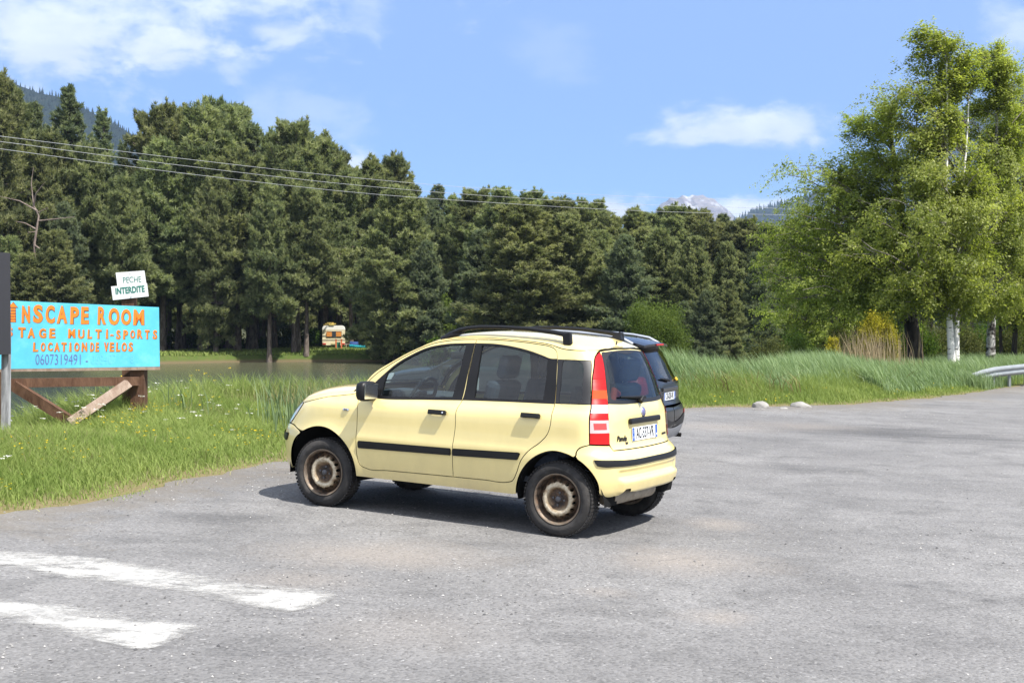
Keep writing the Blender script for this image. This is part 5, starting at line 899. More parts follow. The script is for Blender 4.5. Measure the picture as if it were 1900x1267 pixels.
        def band(z0, z1, nm, mt):
            L = shrink(resample(lampL, .012), .004); cz = L[:, 1]; ptsL = []; n = len(L)
            for i in range(n):
                a, b2 = L[i], L[(i + 1) % n]
                if z0 <= a[1] <= z1: ptsL.append(tuple(a))
                for zz in (z0, z1):
                    if (a[1] - zz)*(b2[1] - zz) < 0:
                        tt = (zz - a[1])/(b2[1] - a[1]); ptsL.append(tuple(a + tt*(b2 - a)))
            # order crossing points along the loop
            panel(nm, A, [p + (1,) for p in ptsL], [], mt, tl, mirror=mir, gap=.0004, off=.007, flange=.02, h=.02)
        band(1.25, 1.6, 'red_lens', M_REDP); band(1.168, 1.25, 'red_lens', M_RED); band(1.10, 1.168, 'amber_lens', M_AMB); band(1.055, 1.10, 'red_lens', M_RED); band(.990, 1.055, 'clear_lens', M_CLEAR); band(.938, .990, 'red_lens', M_RED); band(.838, .938, 'reversing_lens', pmat('pink_lens', (.52, .40, .40), .3, spec=.4)); band(.70, .838, 'red_lens', M_RED)
        panel('lens_reflector', A, [(.20, .865, 1), (.195, .915, 1), (.315, .915, 1), (.32, .865, 1)], [], pmat('red_reflector', (.50, .06, .06), .3), tl, mirror=mir, gap=0, off=.0085, flange=.004, h=.02)
        hl = panel('headlight', A, head, [], pmat('headlight_lens', (.42, .46, .48), .08, spec=.9, coat=1.0), root, mirror=mir, gap=.001, off=.006, flange=.02, h=.03)
        # wing mirror
        sg = -1 if mir else 1
        mm = MB(); Mm = Matrix.Translation((1.80, sg*.855, 1.045)) @ Matrix.Rotation(-.10, 4, 'Z')
        bm = bmesh.new(); bmesh.ops.create_cube(bm, size=1.0); bmesh.ops.subdivide_edges(bm, edges=list(bm.edges), cuts=3, use_grid_fill=True)
        for v in bm.verts:
            c = np.array(v.co)*2; rr = (abs(c[0])**4 + abs(c[1])**4 + abs(c[2])**4)**.25; c = c/max(rr, 1e-6); v.co = Vector((c[0]*.058 if c[0] > 0 else c[0]*.045, c[1]*.105, c[2]*.085))
        bm.verts.index_update(); put(mm, [np.array(v.co) for v in bm.verts], [[v.index for v in f.verts] for f in bm.faces], Mm, True); bm.free()
        mm.box((1.83, sg*.735, 1.03), (.11, .10, .07), bev=.015); wm = mm.build('wing_mirror', M_RUB, root)
        mg = MB(); mg.box((-.0465, 0, 0), (.004, .165, .125), Mm, bev=.001); mg.build('mirror_glass', M_CHROME, wm)
        # roof rail
        rl = MB(); yy = sg*.515; zc = lambda x: float(S.B(x, .515)[2])
        rail = [(1.27, zc(1.27) + .0), (1.20, zc(1.20) + .022), (1.10, zc(1.10) + .05), (1.02, 1.612), (.9, 1.626), (.7, 1.632), (.45, 1.628), (.2, 1.608), (.10, 1.594)]
        rl.tube([(x, yy, z) for x, z in rail], [.020, .023, .023, .021, .020, .020, .021, .023, .024], 10, squash=(1.0, .85))
        rl.tube([(1.275, yy, zc(1.27) - .01), (1.17, yy, zc(1.17) + .014), (1.06, yy, zc(1.06) + .026)], [.028, .027, .006], 10)
        rl.box((.085, yy, zc(.085) + .035), (.075, .046, .105), Matrix.Translation((.085, yy, zc(.085) + .035)) @ Matrix.Rotation(.14, 4, 'Y') @ Matrix.Translation((-.085, -yy, -zc(.085) - .035)), bev=.012)
        rl.build('roof_rail', M_RUB, root)
        # side repeater
        M = frame_at(A, (-2.262, .866), 0, mir); rp = MB(); rp.box((0, 0, .004), (.062, .022, .012), M, bev=.005); sr = rp.build('side_repeater', M_CHROME, root); rp = MB(); rp.box((0, -.001, .0105), (.036, .010, .003), M); rp.build('repeater_lens', M_PLAST, sr)
        for xw in (0, 2.305):                            # wheel housings
            rr, cx, cz = (.372, -.008, .305) if xw == 0 else (.398, 2.345, .30)
            hs = MB(); aa = np.linspace(-.12, math.pi + .12, 30); yb = lambda x, z: float(S.A(X0 - x, max(z, .26))[1]) - .012 if x < 2.6 else float(np.interp(x, S.px[::-1], S.py[::-1]))*.78 - .02
            VV = [(cx + r_*math.cos(a), sg*(yb(cx + r_*math.cos(a), cz + r_*math.sin(a)) if k_ == 0 else .46), cz + r_*math.sin(a)) for a in aa for k_, r_ in ((0, rr), (1, rr), (2, .05))]
            hs.add(VV, [[3*i + k, 3*i + k + 1, 3*i + k + 4, 3*i + k + 3] for i in range(29) for k in range(2)], True); hs.build('wheel_arch_liner', M_DARK, root)
    # bonnet, screen, roof on chart B
    ox = lambda x: float(np.interp(x, S.ox, S.oy))
    def strip(xa, xb, ia, fa=lambda x: x*0, n=14):
        xs = np.linspace(xa, xb, n); L = [(x, ox(x) - ia) for x in xs]; Rr = [(x, -ox(x) + ia) for x in xs[::-1]]; return L, Rr
    L1, R1 = strip(1.24, S.ox.min() + .012, .004, n=20)
    back = [(x, y) for x, y in [(S.ox.min() + .006, yy) for yy in np.linspace(.30, -.30, 7)]]
    roof = [(1.26, .50, 1)] + [(1.27 + .045*(1 - (y/.5)**2), y) for y in np.linspace(.42, -.42, 7)] + [(1.26, -.50, 1), (1.245, -ox(1.245) + .002, 1)] + R1[::-1][1:-1] + L1[::-1][1:-1] + [(1.245, ox(1.245) - .002, 1)]
    xs_ = np.linspace(1.245, S.ox.min() + .004, 26); roof = [(1.26, .50, 1)] + [(1.27 + .045*(1 - (y/.5)**2), y) for y in np.linspace(.42, -.42, 7)] + [(1.26, -.50, 1)] + [(x, -ox(x) + .001) for x in xs_] + [(x, ox(x) - .001) for x in xs_[::-1]]
    rf = panel('roof', B, roof, [], M_YEL, root, h=.05, gap=0, flange=.0)
    panel('roof_lining', B, [(x*.98 + .01, y*.94) + tuple(r_) for x, y, *r_ in roof], [], pmat('headlining', (.30, .30, .30), .9), rf, h=.08, gap=0, off=-.025, flange=0)
    for sg in (1, -1):                                   # windscreen pillars
        xa = np.linspace(1.245, 2.03, 16); pil = [(x, ox(x) - .001) for x in xa] + [(2.0, ox(2.0) - .055, 1), (1.9, ox(1.9) - .058), (1.7, ox(1.7) - .056), (1.5, ox(1.5) - .055), (1.26, .495, 1)]
        panel('windscreen_pillar', B, pil, [], M_YEL, root, h=.04, gap=0, flange=.02, mirror=sg < 0)
    ws = [(1.265, .492, 1)] + [(1.275 + .045*(1 - (y/.5)**2), y) for y in np.linspace(.42, -.42, 7)] + [(1.265, -.492, 1)] + [(x, -ox(x) + .060) for x in (1.4, 1.6, 1.8, 1.95)] + [(2.0, -ox(2.0) + .062, 1)] + [(2.0 + .06*(1 - (y/.62)**2), y) for y in np.linspace(-.5, .5, 7)] + [(2.0, ox(2.0) - .062, 1)] + [(x, ox(x) - .060) for x in (1.95, 1.8, 1.6, 1.4)]
    wsg = panel('windscreen', B, ws, [], M_GLASS, root, h=.05, gap=0, flange=0)
    cw = [(2.003, -.62, 1)] + [(2.003 + .06*(1 - (y/.62)**2), y) for y in np.linspace(-.5, .5, 7)] + [(2.003, .62, 1), (2.07, .655, 1)] + [(2.085 + .06*(1 - (y/.66)**2), y) for y in np.linspace(.55, -.55, 7)] + [(2.07, -.655, 1)]
    cwp = panel('scuttle', B, cw, [], M_RUB, root, h=.05, gap=.001, flange=.01)
    wp = MB()
    for y0, y1 in ((.45, -.05), (-.1, -.55)):
        wp.tube([S.B(2.05, y0) + [0, 0, .02], S.B(1.99, (y0 + y1)/2) + [0, 0, .028], S.B(1.98, y1) + [0, 0, .02]], .009, 6)
    wp.build('windscreen_wiper', M_RUB, cwp)
    nx = S.ox.max(); xs_ = np.linspace(2.075, nx - .03, 18)
    bon = [(x, ox(x) - (.03 if x < 2.8 else .012)) for x in xs_] + [(x, -ox(x) + (.03 if x < 2.8 else .012)) for x in xs_[::-1]] + [(2.09 + .06*(1 - (y/.66)**2), y) for y in np.linspace(-.55, .55, 7)]
    bon[0] = (*bon[0], 1); bon[2*18 - 1] = (*bon[2*18 - 1], 1)
    panel('bonnet', B, bon, [], M_YEL, root, h=.05, gap=.001, flange=.015)
    for sg in (1, -1):
        xs2 = np.linspace(2.0, nx - .02, 22); fe = [(x, ox(x) - .0005) for x in xs2] + [(x, max(.01, ox(x) - (.0285 if x < 2.8 else .0105))) for x in xs2[::-1]]
        panel('wing_top', B, [p + ((1,) if i in (0, 21, 22, 43) else ()) for i, p in enumerate(fe)], [], M_YEL, root, h=.04, gap=0, flange=0, mirror=sg < 0)
    # nose between the lamps
    gr = [(s0 - .22, .702, 1), (s0 - .20, .80), (s0 - .155, sh(s0 + .155), 1)] + [(s0 + t, sh(s0 + abs(t))) for t in (-.1, -.05, 0, .05, .1)] + [(s0 + .155, sh(s0 + .155), 1), (s0 + .20, .80), (s0 + .22, .702, 1)]
    nose = panel('grille_panel', A, gr, [], M_YEL, root, h=.03, gap=.001)
    gg = MB()
    for k in range(4): gg.box((0, -.05 + k*.026, .006), (.34, .012, .012), frame_at(A, (s0, .775)), bev=.003)
    gg.build('grille_bars', M_RUB, nose)
    # front bumper, whole width
    fb = [(p[0], p[1], 1 if i in (0,) else 0) for i, p in enumerate(af[:jf])] + [(-2.80, .648, 1), (-2.93, .682), (-3.0, .686), (-3.25, zb - .013), (s0, .690)]
    mirr = [(2*s0 - q[0], q[1]) + tuple(q[2:]) for q in fb[::-1] if q[0] > s0 + 1e-6]
    fbl = fb + mirr + [(2*s0 + 2.99, .27, 1)] + [(s0 - .4, .24), (s0, .235), (s0 + .4, .24)] + [(-2.99, .27, 1)]
    fbl = [q for q in fb if q[0] > -3.2 or True]
    loop = fb + mirr + [(s0 - .4, .245), (s0, .24), (s0 + .4, .245)]
    bp = panel('front_bumper', A, loop, [], M_YEL, root, h=.034, gap=.0015, flange=.02)
    for t in (1, -1):
        stp = [(-2.965, .596), (-2.985, .548), (-3.10, .545), (s0 + .32, .548), (s0 + .32, .592), (-3.10, .592)]
        panel('bumper_strip', A, [((q[0] if t > 0 else 2*s0 - q[0]), q[1]) for q in stp], [], M_RUB, bp, gap=0, off=.010, flange=.012, h=.03)
    
    # rear bumper
    rb = [(p[0], p[1], 1 if i in (ir, 33) else 0) for i, p in enumerate(ar[ir:], ir) if p[1] > .40] + [(.19, .375), (.235, .352), (.30, .340), (.345, .345), (.383, .357), (.412, .39), (.432, .406, 1), (.50, .405, 1), (.505, .378, 1), (.62, .372)]
    rbr = [(s1, .372)] + [(2*s1 - q[0], q[1]) + tuple(q[2:]) for q in rb[::-1]]
    top = [(2*s1 + .004, .654, 1), (2*s1 - .075, .716), (2*s1 - .158, .745, 1), (2*s1 - .352, .737, 1), (2*s1 - .38, .697, 1), (2*s1 - .69, .694), (s1, .692), (.69, .694), (.38, .697, 1), (.352, .737, 1), (.158, .745, 1), (.075, .716), (-.004, .654, 1)]
    sb = lambda q: np.minimum(q[..., 0], 2*s1 - q[..., 0])
    AR = OffChart(A, lambda q: .030*sst(.34, .42, sb(q))*(sst(.500, .455, q[..., 1]) - .35*sst(.385, .36, q[..., 1])) - .012*sst(.33, .40, sb(q))*sst(.555, .53, q[..., 1])*sst(.47, .50, q[..., 1]))
    bp = panel('rear_bumper', AR, rb + rbr + top, [], M_YEL, root, h=.019, gap=.0015, flange=.025)
    st = [(.136, .636, 1), (.155, .594), (.18, .588), (.32, .583), (.486, .579), (s1, .578)]; st2 = [(.495, .623), (.30, .631)]
    loop = st + [(2*s1 - q[0], q[1]) + tuple(q[2:]) for q in st[::-1][1:]] + [(2*s1 - q[0], q[1]) for q in st2[::-1]] + [(s1, .620)] + st2
    panel('bumper_strip', A, loop, [], M_RUB, bp, gap=0, off=.010, flange=.014, h=.025, edge_in=-.003)
    # tailgate
    tg = [(.3815, .701, 1), (.3555, .745), (.3555, .90), (.331, 1.058), (.346, 1.219), (.376, 1.379), (.382, 1.440), (.378, sh(.378) - .014, 1)] + [(s, sh(s) - .012) for s in np.arange(.45, s1, .09)]
    loop = [(2*s1 - q[0], q[1]) + tuple(q[2:]) for q in tg] + [(s1, sh(s1) - .012)] + tg[::-1] + [(.69, .698), (s1, .696), (2*s1 - .69, .698)]
    gl = [(.328, 1.056, 1), (.346, 1.219), (.3755, 1.379), (.382, 1.44), (.40, sh(.4) - .022)] + [(s, sh(s) - .022) for s in np.arange(.46, s1 - .05, .09)]
    gl = [(.3325, 1.062, 1), (.3475, 1.219), (.3772, 1.379), (.383, 1.436), (.405, sh(.4) - .021)] + gl[5:]
    gloop = [(2*s1 - q[0], q[1]) + tuple(q[2:]) for q in gl] + [(s1, sh(s1) - .022)] + gl[::-1] + [(.56, 1.054), (s1, 1.052), (2*s1 - .56, 1.054)]
    gin = [(.385, 1.10), (.40, 1.25), (.43, 1.40), (.50, sh(.5) - .055), (s1, sh(s1) - .055)]; gin = [(2*s1 - q[0], q[1]) for q in gin] + gin[::-1][1:] + [(.5, 1.09), (s1, 1.085), (2*s1 - .5, 1.09)]
    tgo = panel('tailgate', A, loop, [gloop], M_YEL, root, h=.034, gap=.0025, hole_gap=.0)
    rw_ = panel('rear_window', A, gloop, [gin], M_INK, tgo, gap=.0008, off=.003, flange=.012, hole_gap=0, hole_flange=.002)
    panel('window_pane', A, gin, [], M_GLASSR, rw_, gap=-.002, off=.002, flange=0)
    wp = MB(); wp.tube([A.P(np.array((s1 - .08, 1.065))) + [-.022, 0, 0], A.P(np.array((s1 - .03, 1.098))) + [-.03, 0, 0]], .022, 10); wp.tube([A.P(np.array((.99, 1.10))) + [-.032, 0, 0], A.P(np.array((.75, 1.108))) + [-.03, 0, 0], A.P(np.array((.49, 1.114))) + [-.022, 0, 0]], [.014, .011, .007], 8); wp.build('rear_wiper', M_RUB, tgo)
    M = frame_at(A, (s1, .885)); hb = MB(); hb.box((0, .030, .013), (.62, .048, .034), M, bev=.014); hb.build('tailgate_grip', M_RUB, tgo)
    M = frame_at(A, (s1, .808)); plate(tgo, M @ Matrix.Translation((0, 0, .004)), 'AC-537-VR')
    M = frame_at(A, (s1, .978)); em = MB(); em.lathe([(0, .010), (.030, .009), (.040, .006), (.043, 0)], 32, M @ Matrix.Rotation(math.pi/2, 4, 'X')); eo = em.build('emblem', M_CHROME, tgo)
    em = MB(); em.lathe([(0, .0125), (.031, .0115), (.032, .009)], 32, M @ Matrix.Rotation(math.pi/2, 4, 'X')); e2 = em.build('emblem_disc', pmat('emblem_blue', (.16, .14, .34), .25, coat=.8), eo)
    em = MB()
    for k in range(4): em.box((-.015 + k*.010, 0, .0125), (.004, .026, .002), M @ Matrix.Rotation(.25, 4, 'Z')); 
    em.build('emblem_bars', M_CHROME, eo)
    lt = MB(); V, F = text_geo('Panda', .064, .0005, .003, shear=.28, space=1.02); put(lt, V, F, frame_at(A, (.522, .784)) @ Matrix.Translation((0, 0, .003)))
    lt.build('badge_lettering', M_INK, tgo); lt = MB(); V, F = text_geo('4x4', .030, .0008, .002, shear=.25); put(lt, V, F, frame_at(A, (.60, .745)) @ Matrix.Translation((0, 0, .003)))
    lt.build('badge_lettering', M_INK, tgo); lt = MB(); [lt.box((x_, 0, .004), (.013, .017, .003), frame_at(A, (2*s1 - .50, .772))) for x_ in np.linspace(-.05, .05, 6)]; lt.build('badge_lettering', M_INK, tgo)
    wn = MB(); p = S.B(-.115, 0); wn.tube([p, p + np.array([-.004, 0, .03])], .006, 8); wn.build('washer_nozzle', M_INK, root)
    an = MB(); p = S.B(.03, -.33); an.add([p + np.array(v) for v in [(.07, -.03, 0), (-.05, -.03, 0), (-.05, .03, 0), (.07, .03, 0), (-.03, 0, .07)]], [[0, 1, 4], [1, 2, 4], [2, 3, 4], [3, 0, 4]]); an.build('aerial_base', M_RUB, root)
    # wheels and underside
    for xw in (0, 2.305):
        for sg in (1, -1): make_wheel(root, xw, sg*.688, .298, sg, turn=(0.035 if xw else 0), rot=random.uniform(0, 6))
    ub = MB(); ub.box((1.25, 0, .33), (2.9, 1.0, .10)); ub.box((1.15, 0, .325), (1.5, 1.42, .05)); ub.box((-.32, .0, .46), (.2, 1.1, .1)); ub.tube([(0, -.6, .29), (0, .6, .29)], .05, 10); ub.tube([(2.3, -.6, .29), (2.3, .6, .29)], .04, 10); ub.box((-.05, .36, .255), (.10, .12, .12), bev=.02); ub.build('underbody', M_DARK, root)
    ex = MB(); ex.tube([(-.30, .50, .325), (-.33, -.25, .325)], [.088, .088], 20, squash=(1, .92)); ex.build('exhaust_silencer', pmat('dull_exhaust', (.33, .285, .225), .65, metal=.2, var=.3, vscale=12, dirt=((.16, .10, .06), 14, .5, .8, .7)), root)
    # inside
    def seat(x, y, rear=False):
        st = MB(); w = .48 if not rear else .56
        st.box((x, y, .58), (.50, w, .16), bev=.05); Mb = Matrix.Translation((x - .25, y, .62)) @ Matrix.Rotation(-.24, 4, 'Y'); st.box((0, 0, .28), (.13, w*.96, .60), Mb, bev=.05); so = st.build('front_seat' if not rear else 'rear_seat', M_SEAT, root)
        h = MB(); h.box((-.005, 0, .70), (.10, .27, .20), Mb, bev=.04); h.tube([np.array(Mb @ Vector((0, .06, .55))), np.array(Mb @ Vector((0, .06, .66)))], .007, 6); h.tube([np.array(Mb @ Vector((0, -.06, .55))), np.array(Mb @ Vector((0, -.06, .66)))], .007, 6); h.build('headrest', M_SEAT, so)
    for y in (.36, -.36): seat(1.12, y); seat(.32, y*.95, True)
    d = MB(); d.box((1.86, 0, .86), (.50, 1.26, .26), bev=.10); d.box((1.78, .36, 1.0), (.22, .36, .10), bev=.04); d.box((1.66, 0, .72), (.3, .3, .5), bev=.05); d.build('dashboard', M_DASH, root)
    sw = MB(); Mw = Matrix.Translation((1.56, .36, .99)) @ Matrix.Rotation(-.42, 4, 'Y'); ring = [np.array(Mw @ Vector((0, .185*math.cos(a), .185*math.sin(a)))) for a in np.linspace(0, 2*math.pi, 33)]; sw.tube(ring, .017, 8, caps=False); sw.box((0.02, 0, -.01), (.05, .16, .12), Mw, bev=.03); sw.box((.01, 0, .0), (.015, .35, .03), Mw); sw.box((.01, 0, -.09), (.015, .03, .16), Mw); sw.tube([np.array(Mw @ Vector((.02, 0, 0))), (1.85, .36, .84)], .03, 8); sw.build('steering_wheel', M_PLAST, root)
    rv = MB(); rv.box((1.42, 0, 1.36), (.03, .24, .07), bev=.012); rv.tube([(1.42, 0, 1.39), (1.36, 0, 1.47)], .01, 6); rv.build('rear_view_mirror', M_PLAST, root)
    fl = MB(); fl.box((.9, 0, .42), (2.0, 1.36, .04)); fl.box((-.12, 0, .80), (.42, 1.10, .03)); fl.build('cabin_floor', M_DASH, root)
    bx = MB(); bx.box((-.10, -.05, .92), (.16, .20, .20), bev=.03); bx.tube([(-.10, .02, 1.0), (-.10, -.03, 1.14), (-.10, -.10, 1.10)], .03, 8); bx.build('red_bag', pmat('red_cloth', (.75, .10, .06), .8, var=.3), root)
    return root
yellow_car()
# ------------------------------------------------------------------ the dark crossover parked beyond the yellow car
SUVK = dict(Wz=([.20, .26, .36, .50, .70, .86, .96, 1.03, 1.08, 1.35, 1.56, 1.66], [.78, .82, .86, .885, .90, .895, .875, .845, .815, .735, .655, .60]),
 rear=([.20, .30, .42, .56, .70, .75, .80, .95, 1.05, 1.10, 1.35, 1.55, 1.66], [-.70, -.78, -.83, -.86, -.85, -.80, -.77, -.765, -.75, -.72, -.585, -.46, -.38]),
 front=([.20, .30, .42, .60, .80, .95, 1.05], [3.55, 3.64, 3.69, 3.70, 3.66, 3.56, 3.44]),
 zc=([-.9, -.5, -.2, .3, .9, 1.4, 1.7, 2.0, 2.4, 2.62, 2.68, 3.0, 3.3, 3.55, 3.72], [1.60, 1.625, 1.65, 1.685, 1.70, 1.675, 1.62, 1.48, 1.27, 1.15, 1.135, 1.10, 1.05, .98, .90]),
 zs=([-.9, -.5, 0, .5, 1.0, 1.4, 1.65, 1.9, 2.2, 2.5, 2.62, 2.75, 3.1, 3.4, 3.72], [1.56, 1.575, 1.60, 1.63, 1.635, 1.615, 1.56, 1.44, 1.28, 1.12, 1.06, 1.03, .99, .93, .86]),
 xr=-.86, ar=.42, nr=3.2, xf=3.70, af=.85, nf=2.7, w0=.90, rear_arch=.03, nose_arch=0.0, ra=(.2, -.6), fa=(2.7, 3.5), wedge=.02, wx=1.2, flare=[(0, .35, .42, .02, .08), (2.67, .35, .42, .02, .08)], pq=(2.6, 1.9))
def dark_car():
    S = Shape(SUVK); A = Chart(S, 'A'); B = Chart(S, 'B'); X0, s0, s1 = S.x0, S.s0, S.s1; sh = lambda s: float(S.zsh(s)); ox = lambda x: float(np.interp(x, S.ox, S.oy))
    M_BLK = paint('black_metallic_paint', (.009, .008, .009), .3, (.08, .07, .06), .5); M_BLK.node_tree.nodes['Principled BSDF'].inputs['Coat Weight'].default_value = .45; M_LOW = pmat('grey_lower_bumper', (.22, .225, .24), .5); M_SILV = pmat('silver_rail', (.62, .64, .67), .28, metal=.8)
    pc = at(1243, 720, 15.9); off = -.775*.87; az_ = .115
    X = CAR_X*math.cos(az_) + CAR_Y*math.sin(az_); Y = np.cross(CAR_Z, X); o = pc - X*off; o = o - CAR_Z*(CAR_Z @ (o - CAR_O))
    root = bpy.data.objects.new('parked_car', None); col.objects.link(root); root.matrix_world = Matrix(((X[0], Y[0], CAR_Z[0], o[0]), (X[1], Y[1], CAR_Z[1], o[1]), (X[2], Y[2], CAR_Z[2], o[2]), (0, 0, 0, 1))) @ Matrix.Diagonal((.87, .98, .90, 1))
    tag(root, 'black crossover car with silver roof rails parked beyond the yellow car', 'car')
    ar = [(X0 - .40*math.cos(a), .35 + .40*math.sin(a)) for a in np.linspace(0, math.pi, 28)]; af = [(X0 - 2.67 - .40*math.cos(a), .35 + .40*math.sin(a)) for a in np.linspace(0, math.pi, 28)]
    win = [[(X0 - x, z) + tuple(r_) for x, z, *r_ in W] for W in ([(2.40, 1.08, 1), (2.20, 1.22), (1.85, 1.42), (1.60, 1.515), (1.22, 1.56, 1), (1.27, 1.07, 1)], [(1.20, 1.07, 1), (1.15, 1.56, 1), (.6, 1.565), (.20, 1.54, 1), (.16, 1.30), (.22, 1.08, 1)], [(.12, 1.10, 1), (.10, 1.53, 1), (-.28, 1.48), (-.36, 1.40), (-.30, 1.16), (-.2, 1.11)])]
    lamp = [(.10, .98, 1), (.12, 1.10, 1), (.40, 1.13), (.47, 1.04), (.42, .93), (.25, .92)]
    head = [(-3.25 + X0*0, .82, 1), (-3.25, .95), (s0 + .6, .98), (s0 + .35, .93), (s0 + .40, .84)]
    body = [(s0 + .02, .28, 1)] + [(p[0], p[1], 1 if i in (0, 27) else 0) for i, p in enumerate(af)][::1] + [(p[0], p[1], 1 if i in (0, 27) else 0) for i, p in enumerate(ar)] + [(.55, .31), (s1 - .01, .30, 1), (s1 - .01, .72, 1), (.52, .74, 1), (.50, .95), (.53, 1.09), (.50, 1.3), (.505, sh(.505) - .03, 1), (s1 - .01, sh(s1) - .04, 1), (s1 - .01, sh(s1), 1)] + [(s, sh(s)) for s in np.arange(s1 - .1, s0 + .1, -.07)] + [(s0 + .02, sh(s0 + .02), 1)]
    for mir in (False, True):
        bd = panel('body', A, body, win + [lamp], M_BLK, root, mirror=mir, h=.06, gap=0, hole_gap=.001, flange=.03, noflange=lambda q: True)
        for W in win: panel('window_pane', A, W, [], M_GLASSR, root, mirror=mir, gap=-.002, off=-.006, flange=0, h=.06)
        panel('tail_light', A, lamp, [], M_REDP, root, mirror=mir, gap=.001, off=.004, flange=.01)
        sg = -1 if mir else 1; zc = lambda x: float(S.B(x, .58)[2]); rl = MB(); rl.tube([(1.55, sg*.58, zc(1.55) - .01), (1.45, sg*.58, zc(1.45) + .03), (1.2, sg*.58, zc(1.2) + .05), (.6, sg*.58, zc(.6) + .055), (0, sg*.58, zc(0) + .055), (-.25, sg*.58, zc(-.25) + .045), (-.40, sg*.58, zc(-.4) - .005)], [.020, .022, .020, .019, .019, .020, .022], 8); rl.build('roof_rail', M_SILV, root)
        mm = MB(); mm.box((2.18, sg*1.0, 1.10), (.14, .22, .16), bev=.045); mm.box((2.22, sg*.87, 1.07), (.08, .14, .05), bev=.015); wm = mm.build('wing_mirror', M_BLK, root); mg = MB(); mg.box((2.105, sg*1.0, 1.10), (.006, .18, .12)); mg.build('mirror_glass', M_CHROME, wm)
        for xw in (0, 2.67): make_wheel(root, xw, sg*.79, .335, sg, r=.335, w=.215, rim_r=.225, mats=(M_TYRE, M_SILV), plain=True).scale = (1/.87, 1/.98, 1/.90)
        lo_ = [(.16, .30, 1), (.14, .42), (.30, .46), (s1, .44), (2*s1 - .30, .46), (2*s1 - .14, .42), (2*s1 - .16, .30, 1), (s1, .30)]
        rf_ = [(.36, .61), (.36, .665), (.62, .665), (.62, .61)]; panel('reflector', A, [q + (1,) for q in rf_], [], M_RED, root, mirror=mir, gap=0, off=.006, flange=.008)
        M = [(s0 + .42, .84, 1), (s0 + .40, .93), (s0 + .62, .98), (s0 + .95, .97), (s0 + 1.0, .90)]; panel('headlight', A, M, [], M_CLEAR, root, mirror=mir, gap=0, off=.006, flange=.01)
    panel('rear_bumper', A, lo_, [], M_LOW, root, gap=0, off=.012, flange=.02, h=.04)
    st = [(.20, .50), (s1, .52), (2*s1 - .20, .50), (2*s1 - .20, .475), (s1, .49), (.20, .475)]; panel('bumper_moulding', A, st, [], M_RUB, root, gap=0, off=.008, flange=.01, h=.05)
    tg = [(.525, .75, 1), (.505, .95), (.535, 1.09), (.505, 1.3), (.51, sh(.51) - .04, 1)]; loop = [(2*s1 - q[0], q[1]) + tuple(q[2:]) for q in tg] + [(s1, sh(s1) - .05)] + tg[::-1]
    gl = [(.56, 1.10, 1), (.535, 1.3), (.54, sh(.54) - .065, 1)]; gloop = [(2*s1 - q[0], q[1]) + tuple(q[2:]) for q in gl] + [(s1, sh(s1) - .075)] + gl[::-1] + [(s1, 1.075)]
    tgo = panel('tailgate', A, loop, [gloop], M_BLK, root, h=.06, gap=.003, hole_gap=0); panel('rear_window', A, gloop, [], M_GLASSR, tgo, gap=-.002, off=.001, flange=0, h=.06)
    M = frame_at(A, (s1, .885)); b = MB(); b.box((0, .085, .012), (.70, .05, .03), M, bev=.01); b.build('tailgate_grip', M_BLK, tgo); plate(tgo, frame_at(A, (s1, .885)) @ Matrix.Translation((0, -.015, .004)), 'CB-828-VK')
    b = MB(); [b.box((x_, 0, .004), (.030, .036, .003), frame_at(A, (.78, .965)), bev=.001) for x_ in np.linspace(-.09, .09, 5)]; b.build('badge_lettering', M_CHROME, tgo)
    b = MB(); b.tube([A.P(np.array((s1, 1.085))) + [-.03, 0, 0], A.P(np.array((s1 - .35, 1.12))) + [-.025, 0, 0]], [.022, .008], 8); b.build('rear_wiper', M_RUB, tgo); b = MB(); b.box((0, 0, .02), (.07, .05, .03), frame_at(A, (s1 + .42, 1.075)), bev=.012); b.build('amber_block', pmat('amber_plastic', (.75, .42, .02), .4), tgo)  # rear wiper, and a small amber block beside it
    sp = MB(); P_ = [S.B(-.33, y) + np.array([0, 0, .012]) for y in np.linspace(-.52, .52, 9)]; Q_ = [np.array([-.60 + .05*(y/.52)**2, y*1.02, float(S.B(-.33, y)[2]) - .035]) for y in np.linspace(-.52, .52, 9)]; VV = []; 
    for a, b_ in zip(P_, Q_): VV += [a, b_, b_ - [0, 0, .03], a - [-.03, 0, .05]]
    FF = [[4*i + k, 4*i + (k + 1) % 4, 4*i + 4 + (k + 1) % 4, 4*i + 4 + k] for i in range(8) for k in range(4)] + [[0, 1, 2, 3], [35, 34, 33, 32]]; sp.add(VV, FF, False); so = sp.build('roof_spoiler', M_BLK, root); b = MB(); b.box((-.605, 0, float(S.B(-.33, 0)[2]) - .048), (.008, .32, .022)); b.build('brake_light', M_REDP, so)
    xs_ = np.linspace(1.72, S.ox.min() + .004, 26); panel('roof', B, [(1.74, .50, 1), (1.78, 0), (1.74, -.50, 1)] + [(x, -ox(x) + .001) for x in xs_] + [(x, ox(x) - .001) for x in xs_[::-1]], [], M_BLK, root, h=.08, gap=0, flange=0)
    for sg in (1, -1):
        xa = np.linspace(1.72, 2.70, 14); panel('windscreen_pillar', B, [(x, ox(x) - .001) for x in xa] + [(2.68, ox(2.68) - .06, 1), (2.2, ox(2.2) - .06), (1.74, .49, 1)], [], M_BLK, root, h=.06, gap=0, flange=0, mirror=sg < 0)
    panel('windscreen', B, [(1.745, .49, 1), (1.785, 0), (1.745, -.49, 1), (2.2, -ox(2.2) + .062), (2.67, -ox(2.67) + .065, 1), (2.74, 0), (2.67, ox(2.67) - .065, 1), (2.2, ox(2.2) - .062)], [], M_GLASS, root, h=.08, gap=0, flange=0)
